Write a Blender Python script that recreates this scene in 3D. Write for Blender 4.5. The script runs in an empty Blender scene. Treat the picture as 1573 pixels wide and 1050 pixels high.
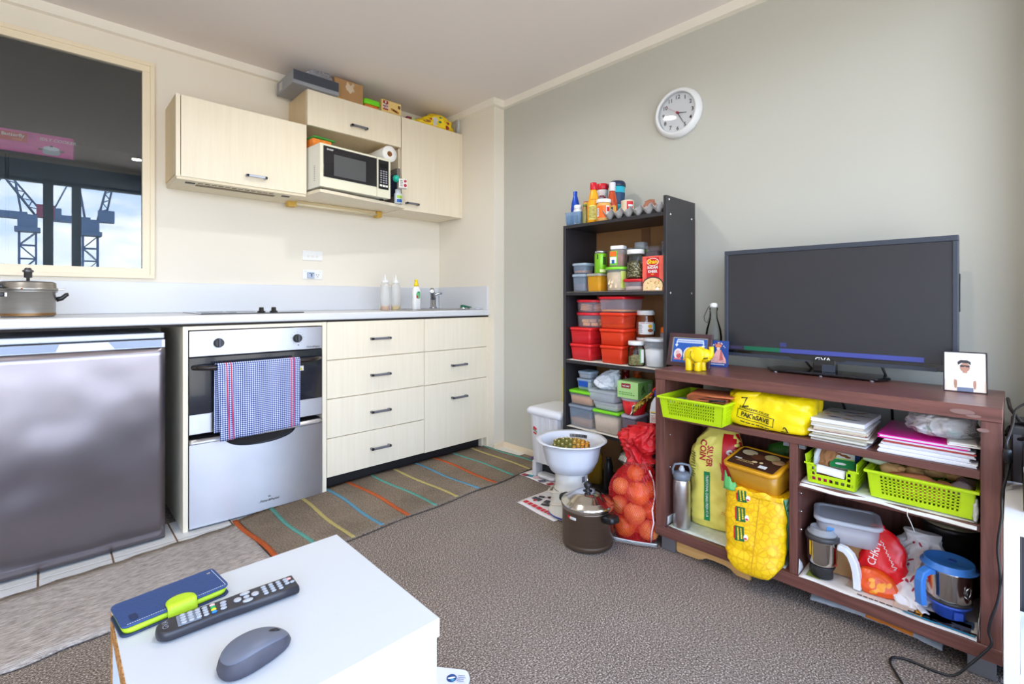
import bpy, bmesh, math, random
from mathutils import Vector, Matrix, noise
from mathutils.bvhtree import BVHTree

random.seed(7)
PI = math.pi
R = math.radians
SC = bpy.context.scene
COL = SC.collection

# ------------------------------------------------------------------ camera, sky, lights, exposure
cam = bpy.data.cameras.new('camera')
cam.sensor_width = 36.0
cam.lens = 743.0 / 1573.0 * 36.0
cam.shift_y = -65.0 / 1573.0
cam.clip_start = 0.02
cam.clip_end = 500
cam_ob = bpy.data.objects.new('camera', cam)
cam_ob.location = (0, 0, 1.0)
cam_ob.rotation_euler = (R(90), 0, R(-43.8))
COL.objects.link(cam_ob)
SC.camera = cam_ob

SC.view_settings.view_transform = 'Standard'
SC.view_settings.look = 'None'
SC.view_settings.gamma = 1.0
SC.view_settings.use_curve_mapping = False
SC.view_settings.exposure = 0.56
SC.cycles.max_bounces = 10
SC.cycles.diffuse_bounces = 6
SC.cycles.transparent_max_bounces = 16
SC.cycles.caustics_reflective = False
SC.cycles.caustics_refractive = False
SC.cycles.use_denoising = True
SC.cycles.sample_clamp_indirect = 6.0


def lin(c):
    return tuple(((v / 255) / 12.92 if v / 255 <= .04045 else ((v / 255 + .055) / 1.055) ** 2.4) for v in c[:3]) + (1.0,)


world = bpy.data.worlds.new('sky')
SC.world = world
world.use_nodes = True
wn, wl = world.node_tree.nodes, world.node_tree.links
wn.clear()
wo = wn.new('ShaderNodeOutputWorld')
wb = wn.new('ShaderNodeBackground')
wb.inputs['Strength'].default_value = 6.0
tc = wn.new('ShaderNodeTexCoord')
sx = wn.new('ShaderNodeSeparateXYZ')
wl.new(tc.outputs['Generated'], sx.inputs[0])
rampz = wn.new('ShaderNodeValToRGB')
rampz.color_ramp.elements[0].position = 0.0
rampz.color_ramp.elements[0].color = (.62, .74, .90, 1)
rampz.color_ramp.elements[1].position = 0.6
rampz.color_ramp.elements[1].color = (.16, .36, .80, 1)
wl.new(sx.outputs['Z'], rampz.inputs[0])
mp = wn.new('ShaderNodeMapping')
mp.inputs['Scale'].default_value = (2.2, 2.2, 6.0)
wl.new(tc.outputs['Generated'], mp.inputs[0])
cl = wn.new('ShaderNodeTexNoise')
cl.inputs['Scale'].default_value = 1.7
cl.inputs['Detail'].default_value = 7
cl.inputs['Roughness'].default_value = .62
wl.new(mp.outputs[0], cl.inputs['Vector'])
rc = wn.new('ShaderNodeValToRGB')
rc.color_ramp.elements[0].position = .50
rc.color_ramp.elements[1].position = .66
wl.new(cl.outputs['Fac'], rc.inputs[0])
mx = wn.new('ShaderNodeMix')
mx.data_type = 'RGBA'
wl.new(rc.outputs['Color'], mx.inputs['Factor'])
wl.new(rampz.outputs['Color'], mx.inputs[6])
mx.inputs[7].default_value = (1.0, 1.0, .98, 1)
gr = wn.new('ShaderNodeMix')
gr.data_type = 'RGBA'
gm = wn.new('ShaderNodeMath')
gm.operation = 'LESS_THAN'
gm.inputs[1].default_value = -0.02
wl.new(sx.outputs['Z'], gm.inputs[0])
wl.new(gm.outputs[0], gr.inputs['Factor'])
wl.new(mx.outputs[2], gr.inputs[6])
gr.inputs[7].default_value = (.35, .35, .34, 1)
wl.new(gr.outputs[2], wb.inputs['Color'])
wl.new(wb.outputs[0], wo.inputs[0])

# ------------------------------------------------------------------ materials
MATS = {}


def M(name, rgb, rough=.5, metal=0.0, var=None, bump=None, alpha=1.0, emit=0.0, spec=.5, coat=0.0, sheen=0.0, trans=0.0):
    """var=(scale, amount, stretch xyz) mottles the colour, bump=(scale, strength, stretch) adds relief."""
    if name in MATS:
        return MATS[name]
    m = bpy.data.materials.new(name)
    m.use_nodes = True
    nt = m.node_tree
    b = nt.nodes['Principled BSDF']
    c = lin(rgb)
    b.inputs['Base Color'].default_value = c
    b.inputs['Roughness'].default_value = rough
    b.inputs['Metallic'].default_value = metal
    b.inputs['Specular IOR Level'].default_value = spec
    b.inputs['Alpha'].default_value = alpha
    b.inputs['Coat Weight'].default_value = coat
    b.inputs['Sheen Weight'].default_value = sheen
    b.inputs['Transmission Weight'].default_value = trans
    if emit:
        b.inputs['Emission Color'].default_value = c
        b.inputs['Emission Strength'].default_value = emit
    co = None
    if var or bump:
        co = nt.nodes.new('ShaderNodeTexCoord')

    def tex(p):
        mp_ = nt.nodes.new('ShaderNodeMapping')
        nt.links.new(co.outputs['Object'], mp_.inputs[0])
        if len(p) > 2:
            mp_.inputs['Scale'].default_value = p[2]
        n = nt.nodes.new('ShaderNodeTexNoise')
        n.inputs['Scale'].default_value = p[0]
        n.inputs['Detail'].default_value = 4
        n.inputs['Roughness'].default_value = .6
        nt.links.new(mp_.outputs[0], n.inputs['Vector'])
        return n
    if var:
        n = tex(var)
        mr = nt.nodes.new('ShaderNodeMapRange')
        mr.inputs['From Min'].default_value = .3
        mr.inputs['From Max'].default_value = .7
        mr.inputs['To Min'].default_value = 1 - var[1]
        mr.inputs['To Max'].default_value = 1 + var[1]
        nt.links.new(n.outputs['Fac'], mr.inputs[0])
        mul = nt.nodes.new('ShaderNodeVectorMath')
        mul.operation = 'SCALE'
        mul.inputs[0].default_value = c[:3]
        nt.links.new(mr.outputs[0], mul.inputs['Scale'])
        nt.links.new(mul.outputs[0], b.inputs['Base Color'])
    if bump:
        n = tex(bump)
        bp = nt.nodes.new('ShaderNodeBump')
        bp.inputs['Strength'].default_value = bump[1]
        bp.inputs['Distance'].default_value = .004
        nt.links.new(n.outputs['Fac'], bp.inputs['Height'])
        nt.links.new(bp.outputs[0], b.inputs['Normal'])
    MATS[name] = m
    return m


def glass_sheet(name, tint, ior=1.5, rough=0.0):
    m = bpy.data.materials.new(name)
    m.use_nodes = True
    nt = m.node_tree
    nt.nodes.clear()
    o = nt.nodes.new('ShaderNodeOutputMaterial')
    t = nt.nodes.new('ShaderNodeBsdfTransparent')
    t.inputs[0].default_value = tint
    g = nt.nodes.new('ShaderNodeBsdfGlossy')
    g.inputs['Roughness'].default_value = rough
    f = nt.nodes.new('ShaderNodeFresnel')
    f.inputs[0].default_value = ior
    x = nt.nodes.new('ShaderNodeMixShader')
    nt.links.new(f.outputs[0], x.inputs[0])
    nt.links.new(t.outputs[0], x.inputs[1])
    nt.links.new(g.outputs[0], x.inputs[2])
    nt.links.new(x.outputs[0], o.inputs[0])
    MATS[name] = m
    return m


def steel(name, rgb, rough, stretch, strength=.12, wave=3.0, aniso=0.0, rot=0.0):
    """brushed sheet steel: streaks along one axis, slow dents."""
    m = M(name, rgb, rough, 1.0, var=(6, .035, stretch))
    nt = m.node_tree
    b = nt.nodes['Principled BSDF']
    co = nt.nodes.new('ShaderNodeTexCoord')
    n = nt.nodes.new('ShaderNodeTexNoise')
    n.inputs['Scale'].default_value = wave
    n.inputs['Detail'].default_value = 1.5
    nt.links.new(co.outputs['Object'], n.inputs['Vector'])
    bp = nt.nodes.new('ShaderNodeBump')
    bp.inputs['Strength'].default_value = strength
    bp.inputs['Distance'].default_value = .05
    nt.links.new(n.outputs['Fac'], bp.inputs['Height'])
    nt.links.new(bp.outputs[0], b.inputs['Normal'])
    if aniso:
        tg = nt.nodes.new('ShaderNodeTangent')
        tg.direction_type = 'RADIAL'
        tg.axis = 'Z'
        nt.links.new(tg.outputs[0], b.inputs['Tangent'])
        b.inputs['Anisotropic'].default_value = aniso
        b.inputs['Anisotropic Rotation'].default_value = rot
    return m


def wood(name, dark, light, stretch, rough=.45, scale=5.0, bumps=.05):
    m = M(name, light, rough, bump=(scale * 3, bumps, stretch))
    nt = m.node_tree
    b = nt.nodes['Principled BSDF']
    co = nt.nodes.new('ShaderNodeTexCoord')
    mp_ = nt.nodes.new('ShaderNodeMapping')
    mp_.inputs['Scale'].default_value = stretch
    nt.links.new(co.outputs['Object'], mp_.inputs[0])
    n = nt.nodes.new('ShaderNodeTexNoise')
    n.inputs['Scale'].default_value = scale
    n.inputs['Detail'].default_value = 6
    n.inputs['Roughness'].default_value = .65
    n.inputs['Distortion'].default_value = .4
    nt.links.new(mp_.outputs[0], n.inputs['Vector'])
    r_ = nt.nodes.new('ShaderNodeValToRGB')
    r_.color_ramp.elements[0].position = .3
    r_.color_ramp.elements[0].color = lin(dark)
    r_.color_ramp.elements[1].position = .7
    r_.color_ramp.elements[1].color = lin(light)
    nt.links.new(n.outputs['Fac'], r_.inputs[0])
    nt.links.new(r_.outputs[0], b.inputs['Base Color'])
    return m


def speckle(name, cols, scale, rough=.9, bump=.4, stretch=(1, 1, 1), dist=.004, big=.12):
    """fibre or grain: fine noise between colours, a slow mottling and relief."""
    m = M(name, cols[0], rough, spec=.15)
    nt = m.node_tree
    b = nt.nodes['Principled BSDF']
    co = nt.nodes.new('ShaderNodeTexCoord')
    mp_ = nt.nodes.new('ShaderNodeMapping')
    mp_.inputs['Scale'].default_value = stretch
    nt.links.new(co.outputs['Object'], mp_.inputs[0])
    n = nt.nodes.new('ShaderNodeTexNoise')
    n.inputs['Scale'].default_value = scale
    n.inputs['Detail'].default_value = 3
    n.inputs['Roughness'].default_value = .7
    nt.links.new(mp_.outputs[0], n.inputs['Vector'])
    r_ = nt.nodes.new('ShaderNodeValToRGB')
    el = r_.color_ramp.elements
    el[0].position, el[1].position = .36, .64
    el[0].color, el[1].color = lin(cols[0]), lin(cols[-1])
    for i, c in enumerate(cols[1:-1]):
        e = el.new(.36 + .28 * (i + 1) / (len(cols) - 1))
        e.color = lin(c)
    nt.links.new(n.outputs['Fac'], r_.inputs[0])
    n2 = nt.nodes.new('ShaderNodeTexNoise')
    n2.inputs['Scale'].default_value = 3.5
    n2.inputs['Detail'].default_value = 5
    nt.links.new(co.outputs['Object'], n2.inputs['Vector'])
    mr = nt.nodes.new('ShaderNodeMapRange')
    mr.inputs['From Min'].default_value = .3
    mr.inputs['From Max'].default_value = .7
    mr.inputs['To Min'].default_value = 1 - big
    mr.inputs['To Max'].default_value = 1 + big
    nt.links.new(n2.outputs['Fac'], mr.inputs[0])
    mul = nt.nodes.new('ShaderNodeVectorMath')
    mul.operation = 'SCALE'
    nt.links.new(r_.outputs[0], mul.inputs[0])
    nt.links.new(mr.outputs[0], mul.inputs['Scale'])
    nt.links.new(mul.outputs[0], b.inputs['Base Color'])
    bp = nt.nodes.new('ShaderNodeBump')
    bp.inputs['Strength'].default_value = bump
    bp.inputs['Distance'].default_value = dist
    nt.links.new(n.outputs['Fac'], bp.inputs['Height'])
    nt.links.new(bp.outputs[0], b.inputs['Normal'])
    return m


def checks(name, axes, period, ca, cb, cc):
    """woven check cloth: two sine weaves crossed."""
    m = M(name, cc, .9, spec=.1)
    nt = m.node_tree
    b = nt.nodes['Principled BSDF']
    co = nt.nodes.new('ShaderNodeTexCoord')
    s_ = nt.nodes.new('ShaderNodeSeparateXYZ')
    nt.links.new(co.outputs['Object'], s_.inputs[0])
    fs = []
    for a in axes:
        mu = nt.nodes.new('ShaderNodeMath')
        mu.operation = 'MULTIPLY'
        mu.inputs[1].default_value = 1 / period
        nt.links.new(s_.outputs[a], mu.inputs[0])
        fr = nt.nodes.new('ShaderNodeMath')
        fr.operation = 'FRACT'
        nt.links.new(mu.outputs[0], fr.inputs[0])
        lt = nt.nodes.new('ShaderNodeMath')
        lt.operation = 'LESS_THAN'
        lt.inputs[1].default_value = .52
        nt.links.new(fr.outputs[0], lt.inputs[0])
        fs.append(lt)
    ad = nt.nodes.new('ShaderNodeMath')
    ad.operation = 'ADD'
    nt.links.new(fs[0].outputs[0], ad.inputs[0])
    nt.links.new(fs[1].outputs[0], ad.inputs[1])
    hv = nt.nodes.new('ShaderNodeMath')
    hv.operation = 'MULTIPLY'
    hv.inputs[1].default_value = .5
    nt.links.new(ad.outputs[0], hv.inputs[0])
    r_ = nt.nodes.new('ShaderNodeValToRGB')
    r_.color_ramp.interpolation = 'CONSTANT'
    el = r_.color_ramp.elements
    el[0].position, el[0].color = 0, lin(ca)
    el[1].position, el[1].color = .75, lin(cb)
    e = el.new(.25)
    e.color = lin(cc)
    nt.links.new(hv.outputs[0], r_.inputs[0])
    nt.links.new(r_.outputs[0], b.inputs['Base Color'])
    return m


WHITE = M('white_plastic', (238, 238, 236), .35)
BLACK = M('black_plastic', (22, 22, 24), .35)
CHROME = M('chrome', (205, 207, 210), .12, 1.0)
CLEAR = M('clear_plastic', (215, 224, 232), .10, alpha=.14)
FROST = M('frosted_plastic', (214, 222, 232), .3, alpha=.42)
GLASS = glass_sheet('clear_glass', (.94, .96, .96, 1), 1.32, .02)
INK = M('black_ink', (24, 22, 24), .6)
PAPERW = M('white_paper', (236, 234, 228), .75)


# ------------------------------------------------------------------ mesh building
class MB:
    def __init__(self):
        self.v, self.f, self.s = [], [], []

    def add(self, vs, fs, smooth=False):
        o = len(self.v)
        self.v += [tuple(p) for p in vs]
        self.f += [tuple(i + o for i in q) for q in fs]
        self.s += [smooth] * len(fs)
        return self

    def box(self, x0, y0, z0, x1, y1, z1):
        v = [(x0, y0, z0), (x1, y0, z0), (x1, y1, z0), (x0, y1, z0), (x0, y0, z1), (x1, y0, z1), (x1, y1, z1), (x0, y1, z1)]
        return self.add(v, [(0, 3, 2, 1), (4, 5, 6, 7), (0, 1, 5, 4), (1, 2, 6, 5), (2, 3, 7, 6), (3, 0, 4, 7)])

    def cbox(self, cx, cy, z0, w, d, h):
        return self.box(cx - w / 2, cy - d / 2, z0, cx + w / 2, cy + d / 2, z0 + h)

    def loft(self, loops, cap0=True, cap1=True, smooth=True, closed=True):
        n = len(loops[0])
        vs = [p for l in loops for p in l]
        fs = []
        for i in range(len(loops) - 1):
            for j in range(n if closed else n - 1):
                a, b = i * n + j, i * n + (j + 1) % n
                fs.append((a, b, b + n, a + n))
        self.add(vs, fs, smooth)
        o = len(self.v) - len(vs)
        if cap0:
            self.f.append(tuple(o + j for j in reversed(range(n))))
            self.s.append(False)
        if cap1:
            k = o + (len(loops) - 1) * n
            self.f.append(tuple(k + j for j in range(n)))
            self.s.append(False)
        return self

    def lathe(self, prof, seg=28, c=(0, 0, 0), cap0=True, cap1=True, sx=1.0, sy=1.0):
        loops = [[(c[0] + r * sx * math.cos(2 * PI * j / seg), c[1] + r * sy * math.sin(2 * PI * j / seg), c[2] + z) for j in range(seg)] for r, z in prof]
        return self.loft(loops, cap0, cap1)

    def rrect(self, secs, seg=5, c=(0, 0, 0), cap0=True, cap1=True, smooth=True):
        """secs: (w, d, corner radius, z)"""
        loops = []
        for w, d, r, z in secs:
            r = max(min(r, w / 2 - 1e-4, d / 2 - 1e-4), 1e-4)
            l = []
            for k, (sx_, sy_) in enumerate(((1, 1), (-1, 1), (-1, -1), (1, -1))):
                for q in range(seg):
                    a = PI / 2 * (k + q / (seg - 1))
                    l.append((c[0] + sx_ * (w / 2 - r) + r * math.cos(a), c[1] + sy_ * (d / 2 - r) + r * math.sin(a), c[2] + z))
            loops.append(l)
        return self.loft(loops, cap0, cap1, smooth)

    def tube(self, pts, r, seg=8, closed=False):
        pts = [Vector(p) for p in pts]
        rs = r if isinstance(r, (list, tuple)) else [r] * len(pts)
        loops = []
        up = Vector((0, 0, 1))
        prev = None
        for i, p in enumerate(pts):
            t = (pts[min(i + 1, len(pts) - 1)] - pts[max(i - 1, 0)])
            if closed:
                t = pts[(i + 1) % len(pts)] - pts[i - 1]
            t.normalize()
            if prev is None:
                a = t.cross(up)
                if a.length < .05:
                    a = t.cross(Vector((1, 0, 0)))
            else:
                a = prev - t * prev.dot(t)
            a.normalize()
            prev = a
            b = t.cross(a)
            loops.append([p + a * rs[i] * math.cos(2 * PI * j / seg) + b * rs[i] * math.sin(2 * PI * j / seg) for j in range(seg)])
        if closed:
            loops.append(loops[0])
            return self.loft(loops, False, False)
        return self.loft(loops)

    def prism(self, poly, z0, z1):
        n = len(poly)
        lo = [(x, y, z0) for x, y in poly]
        hi = [(x, y, z1) for x, y in poly]
        return self.loft([lo, hi], True, True, False)

    def grid(self, fn, nu, nv, smooth=True):
        vs = [fn(i / nu, j / nv) for j in range(nv + 1) for i in range(nu + 1)]
        fs = [(j * (nu + 1) + i, j * (nu + 1) + i + 1, (j + 1) * (nu + 1) + i + 1, (j + 1) * (nu + 1) + i) for j in range(nv) for i in range(nu)]
        return self.add(vs, fs, smooth)

    def sheet(self, fn, nu, nv, t=.001, smooth=True):
        """grid with thickness t downwards/backwards (along z)"""
        top = [Vector(fn(i / nu, j / nv)) for j in range(nv + 1) for i in range(nu + 1)]
        n = nu + 1
        nrm = []
        for j in range(nv + 1):
            for i in range(nu + 1):
                a = top[j * n + min(i + 1, nu)] - top[j * n + max(i - 1, 0)]
                b = top[min(j + 1, nv) * n + i] - top[max(j - 1, 0) * n + i]
                c = a.cross(b)
                nrm.append(c.normalized() if c.length else Vector((0, 0, 1)))
        bot = [p - q * t for p, q in zip(top, nrm)]
        N = len(top)
        fs = []
        for j in range(nv):
            for i in range(nu):
                a = j * n + i
                fs.append((a, a + 1, a + 1 + n, a + n))
                fs.append((N + a + n, N + a + 1 + n, N + a + 1, N + a))
        edge = [i for i in range(n)] + [j * n + nu for j in range(1, nv + 1)] + [nv * n + i for i in range(nu - 1, -1, -1)] + [j * n for j in range(nv - 1, 0, -1)]
        for k in range(len(edge)):
            a, b = edge[k], edge[(k + 1) % len(edge)]
            fs.append((b, a, N + a, N + b))
        return self.add(top + bot, fs, smooth)

    def ball(self, c, r, seg=16, rings=10, fn=None):
        rx, ry, rz = r if isinstance(r, (tuple, list)) else (r, r, r)
        loops = []
        for i in range(1, rings):
            a = -PI / 2 + PI * i / rings
            l = []
            for j in range(seg):
                t = 2 * PI * j / seg
                d = Vector((math.cos(a) * math.cos(t), math.cos(a) * math.sin(t), math.sin(a)))
                k = fn(d) if fn else 1.0
                l.append((c[0] + rx * d.x * k, c[1] + ry * d.y * k, c[2] + rz * d.z * k))
            loops.append(l)
        return self.loft(loops)

    def warp(self, fn):
        self.v = [tuple(fn(Vector(p))) for p in self.v]
        return self

    def tf(self, m):
        self.v = [tuple(m @ Vector(p)) for p in self.v]
        return self

    def bvh(self):
        return BVHTree.FromPolygons([Vector(p) for p in self.v], self.f)

    def build(self, name, mat, parent=None, bevel=0.0, segs=2):
        me = bpy.data.meshes.new(name)
        me.from_pydata(self.v, [], self.f)
        me.polygons.foreach_set('use_smooth', self.s)
        if bevel:
            bm = bmesh.new()
            bm.from_mesh(me)
            es = [e for e in bm.edges if len(e.link_faces) == 2 and e.calc_face_angle(0) > .6]
            bmesh.ops.bevel(bm, geom=es, offset=bevel, segments=segs, profile=.5, affect='EDGES', clamp_overlap=True)
            bm.to_mesh(me)
            bm.free()
        me.materials.append(mat)
        o = bpy.data.objects.new(name, me)
        COL.objects.link(o)
        if parent is not None:
            o.parent = parent
        return o


def tag(o, label=None, cat=None, group=None, kind=None):
    if label:
        o['label'] = label
    if cat:
        o['category'] = cat
    if group:
        o['group'] = group
    if kind:
        o['kind'] = kind
    return o


def thing(name, label, cat, loc=(0, 0, 0), rz=0.0, group=None):
    o = bpy.data.objects.new(name, None)
    o.empty_display_size = .05
    COL.objects.link(o)
    o.location = loc
    o.rotation_euler = (0, 0, R(rz))
    return tag(o, label, cat, group)


def struct(name, mb, mat, label=None, bevel=0.0, cat=None):
    o = mb.build(name, mat, None, bevel)
    return tag(o, label, cat, None, 'structure')


def put(o, loc, rz=0.0):
    o.location = loc
    o.rotation_euler = (0, 0, R(rz))
    return o


# surface maps: (u right, v up) seen from outside
FACES = {'front': (Vector((1, 0, 0)), Vector((0, 0, 1))), 'right': (Vector((0, 1, 0)), Vector((0, 0, 1))),
         'left': (Vector((0, -1, 0)), Vector((0, 0, 1))), 'top': (Vector((1, 0, 0)), Vector((0, 1, 0)))}


def fmap(face, pos, rot=0.0, target=None, off=.0008):
    U, V = FACES[face]
    Nn = U.cross(V)
    ca, sa = math.cos(R(rot)), math.sin(R(rot))
    P0 = Vector(pos)
    tree = target.bvh() if isinstance(target, MB) else target

    def f(u, v):
        p = P0 + U * (u * ca - v * sa) + V * (u * sa + v * ca)
        if tree is not None:
            h = tree.ray_cast(p + Nn * .6, -Nn)
            if h[0] is None:
                h = tree.find_nearest(p - Nn * P0.dot(Nn))
            return h[0] + Nn * off
        return p + Nn * off
    return f


def decal(parent, name, mat, face, pos, w, h, target=None, rot=0.0, n=6, off=.0008, shape=None, label=None):
    """flat print or sticker of size w x h; shape='oval' for an ellipse, or a list of (u, v) in -.5..+.5"""
    f = fmap(face, pos, rot, target, off)
    mb = MB()
    if shape is None:
        k = n if target is not None else 1
        mb.grid(lambda u, v: f((u - .5) * w, (v - .5) * h), k, k)
    elif shape == 'oval':
        N = 20
        loops = [[f(w / 2 * q * math.cos(2 * PI * j / N), h / 2 * q * math.sin(2 * PI * j / N)) for j in range(N)] for q in (1, .66, .33, .02)]
        mb.loft(loops, False, True)
    else:
        mb.add([f(u * w, v * h) for u, v in shape], [tuple(range(len(shape)))])
    o = mb.build(name, mat, parent)
    if label:
        o['label'] = label
    return o


def lettering(parent, s, size, mat, face, pos, rot=0.0, target=None, off=.0016, squeeze=1.0, align='CENTER', shear=0.0, bold=0.0, name='lettering'):
    cu = bpy.data.curves.new('lettering', 'FONT')
    cu.body = s
    cu.size = size
    cu.align_x = align
    cu.align_y = 'CENTER'
    cu.resolution_u = 2
    cu.shear = shear
    cu.offset = bold * size
    ob = bpy.data.objects.new('lettering_source', cu)
    COL.objects.link(ob)
    me = ob.to_mesh()
    vs = [(v.co.x * squeeze, v.co.y) for v in me.vertices]
    fs = [tuple(p.vertices) for p in me.polygons]
    ob.to_mesh_clear()
    bpy.data.objects.remove(ob)
    bpy.data.curves.remove(cu)
    f = fmap(face, pos, rot, target, off)
    mb = MB()
    mb.add([f(u, v) for u, v in vs], fs)
    return mb.build(name, mat, parent)


def rows_of_print(parent, mat, face, pos, w, h, rows, target=None, rot=0.0, off=.0012, seed=1, name='small_print'):
    """lines of unreadably small print as thin dashes"""
    rnd = random.Random(seed)
    f = fmap(face, pos, rot, target, off)
    mb = MB()
    for i in range(rows):
        v = h / 2 - (i + .5) * h / rows
        t = h / rows * .22
        u = -w / 2
        end = w / 2 * rnd.uniform(.6, 1)
        while u < end:
            l = rnd.uniform(.06, .16) * w
            e = min(u + l, w / 2)
            mb.add([f(u, v - t), f(e, v - t), f(e, v + t), f(u, v + t)], [(0, 1, 2, 3)])
            u = e + w * .03
    return mb.build(name, mat, parent)


def crumple(p, amp, sc, seed=0.0):
    q = Vector(p) * sc + Vector((seed, seed * 1.7, -seed))
    w = Vector((noise.noise(q * .6), noise.noise(q * .6 + Vector((7, 1, 3))), noise.noise(q * .6 + Vector((2, 9, 5))))) * .9
    a = abs(noise.noise(q + w))
    b = abs(noise.noise(q * 1.9 + w * 1.5 + Vector((4, 4, 4))))
    c = abs(noise.noise(q * 3.7 + w))
    return amp * (1.1 - 3.2 * a - 1.7 * b - .8 * c)


def sack(secs, seg=40, sub=5, amp=.004, sc=18, seed=1.0, power=2.6, cap0=True, cap1=True):
    """soft bag: secs are (z, cx, cy, rx, ry); smooth in between, creased."""
    pts = [Vector(s) if False else s for s in secs]
    rows = []
    seg, sub = max(seg, int(seg * 1.9)), sub + 4
    n = len(pts)
    for i in range(n - 1):
        p0, p1, p2, p3 = pts[max(i - 1, 0)], pts[i], pts[i + 1], pts[min(i + 2, n - 1)]
        for k in range(sub):
            t = k / sub
            rows.append(tuple(.5 * (2 * b + (c - a) * t + (2 * a - 5 * b + 4 * c - d) * t * t + (3 * b - a - 3 * c + d) * t ** 3) for a, b, c, d in zip(p0, p1, p2, p3)))
    rows.append(pts[-1])
    mb = MB()
    loops = []
    for z, cx, cy, rx, ry in rows:
        rx, ry = max(rx, .001), max(ry, .001)
        l = []
        for j in range(seg):
            a = 2 * PI * j / seg
            ca, sa = math.cos(a), math.sin(a)
            k = (abs(ca) ** power + abs(sa) ** power) ** (-1 / power)
            d = 1 + crumple((cx + rx * ca, cy + ry * sa, z), amp, sc, seed) / max(rx, ry, .02)
            l.append((cx + rx * ca * k * d, cy + ry * sa * k * d, z))
        loops.append(l)
    return mb.loft(loops, cap0, cap1)

# ------------------------------------------------------------------ the room
CREAM = M('cream_wall_paint', (233, 226, 212), .7, bump=(140, .05))
TAUPE = M('taupe_wall_paint', (194, 193, 183), .7, bump=(140, .05), var=(1.2, .02))
CEILM = M('ceiling_paint', (228, 220, 215), .8)
TRIMW = M('white_trim_paint', (240, 234, 222), .45)
SKIRT = M('cream_skirting_paint', (236, 220, 194), .5)
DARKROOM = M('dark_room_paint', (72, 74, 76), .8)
ALU = M('powder_coated_aluminium', (112, 134, 156), .45)
CARPET = speckle('brown_carpet', [(60, 52, 48), (118, 106, 98), (138, 126, 117), (214, 202, 190)], 210, .95, .28, dist=.005, big=.05)
CH = 2.335          # ceiling height

mb = MB()
mb.box(-2.2, -.3, -.1, 2.3, 2.40, 0)
mb.box(-2.2, 2.40, -.1, 2.3, 3.1, -.004)
floor = struct('floor', mb, CARPET, 'brown speckled carpet in front of the kitchen and shelves')
TILE = M('white_floor_tile', (226, 226, 224), .3)
GROUT = M('brown_grout', (120, 92, 70), .9)
g = MB().box(-2.1, 2.20, -.003, 2.235, 2.62, .0012).build('grout_bed', GROUT, floor)
tile_src = None
k = -2.1
xs = []
x = -.023 - .206 * 9
while x < 2.2:
    xs.append(x)
    x += .206
for x0 in xs:
    for (ya, yb) in ((2.205, 2.41), (2.416, 2.62)):
        x1 = min(x0 + .200, 2.232)
        if x1 - x0 < .03:
            continue
        MB().box(x0, ya, -.002, x1, yb, .0025).build('tile', TILE, floor, .0008, 1)

struct('ceiling', MB().box(-2.2, -.3, CH, 2.3, 3.1, CH + .1), CEILM, 'pale plain ceiling over the whole room')
mb = MB()
WX0, WX1, WZ0, WZ1 = -1.05, .372, 1.125, 2.175
mb.box(-2.2, 3.044, 0, WX0, 3.1, CH)
mb.box(WX1, 3.044, 0, 2.15, 3.1, CH)
mb.box(WX0, 3.044, 0, WX1, 3.1, WZ0)
mb.box(WX0, 3.044, WZ1, WX1, 3.1, CH)
struct('wall_back', mb, CREAM, 'cream kitchen wall with a wide interior window')
struct('wall_return', MB().box(2.15, 2.414, 0, 2.3, 3.1, CH), CREAM, 'cream return wall ending the kitchen bench')
struct('wall_right', MB().box(2.24, -.3, 0, 2.3, 2.414, CH), TAUPE, 'taupe grey wall behind the shelves and television')
struct('wall_left', MB().box(-2.26, -.3, 0, -2.2, 3.1, CH), CREAM)

# window wall behind the camera: full width sliding glazing
mb = MB()
mb.box(-2.26, -.34, 0, 2.3, -.22, .06)
mb.box(-2.26, -.34, 2.17, 2.3, -.22, CH)
mb.box(-2.26, -.34, .06, -2.05, -.22, 2.17)
mb.box(1.98, -.34, .06, 2.3, -.22, 2.17)
mb.box(2.06, -.22, 0, 2.24, -.05, CH - .046)  # unseen pier added to darken the near end of the taupe wall
struct('wall_front', mb, CREAM, 'wall around the big balcony window with an added pier')
mb = MB()
for a, b in ((-2.05, -2.0), (-1.05, -.98), (-.036, .036), (.165, .235), (1.05, 1.12), (1.93, 1.98)):
    mb.box(a, -.30, .06, b, -.25, 2.17)
mb.box(-2.05, -.302, .06, 1.98, -.248, .12)
mb.box(-2.05, -.302, 2.10, 1.98, -.248, 2.17)
mb.box(-2.19, -.219, 2.13, 2.055, -.205, CH - .047)
struct('window_1', mb, ALU, 'aluminium frame of the balcony sliding window')
struct('added_soffit', MB().box(-3.2, -1.25, 2.36, 3.2, -.345, 2.50), TRIMW, 'added unseen white soffit outside that blocks the high sky')  # unseen slab added to cut high sky light and even out the daylight

# cornices
mb = MB()
mb.box(-2.2, 3.012, CH - .045, 2.15, 3.044, CH)
struct('trim_1', mb, TRIMW, 'white cornice above the kitchen wall')
mb = MB()
mb.box(2.118, 2.382, CH - .045, 2.15, 3.012, CH)
mb.box(2.15, 2.382, CH - .045, 2.24, 2.414, CH)
struct('trim_2', mb, TRIMW, 'white cornice around the return wall corner')
struct('trim_3', MB().box(2.208, -.22, CH - .045, 2.24, 2.382, CH), TRIMW, 'white cornice above the taupe wall')
struct('baseboard_right', MB().box(2.228, -.048, 0, 2.24, 2.402, .036), SKIRT, 'low cream skirting along the taupe wall', .002)
struct('baseboard_return', MB().box(2.138, 2.402, 0, 2.24, 2.414, .036), SKIRT, 'short cream skirting on the return wall end', .002)

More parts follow.
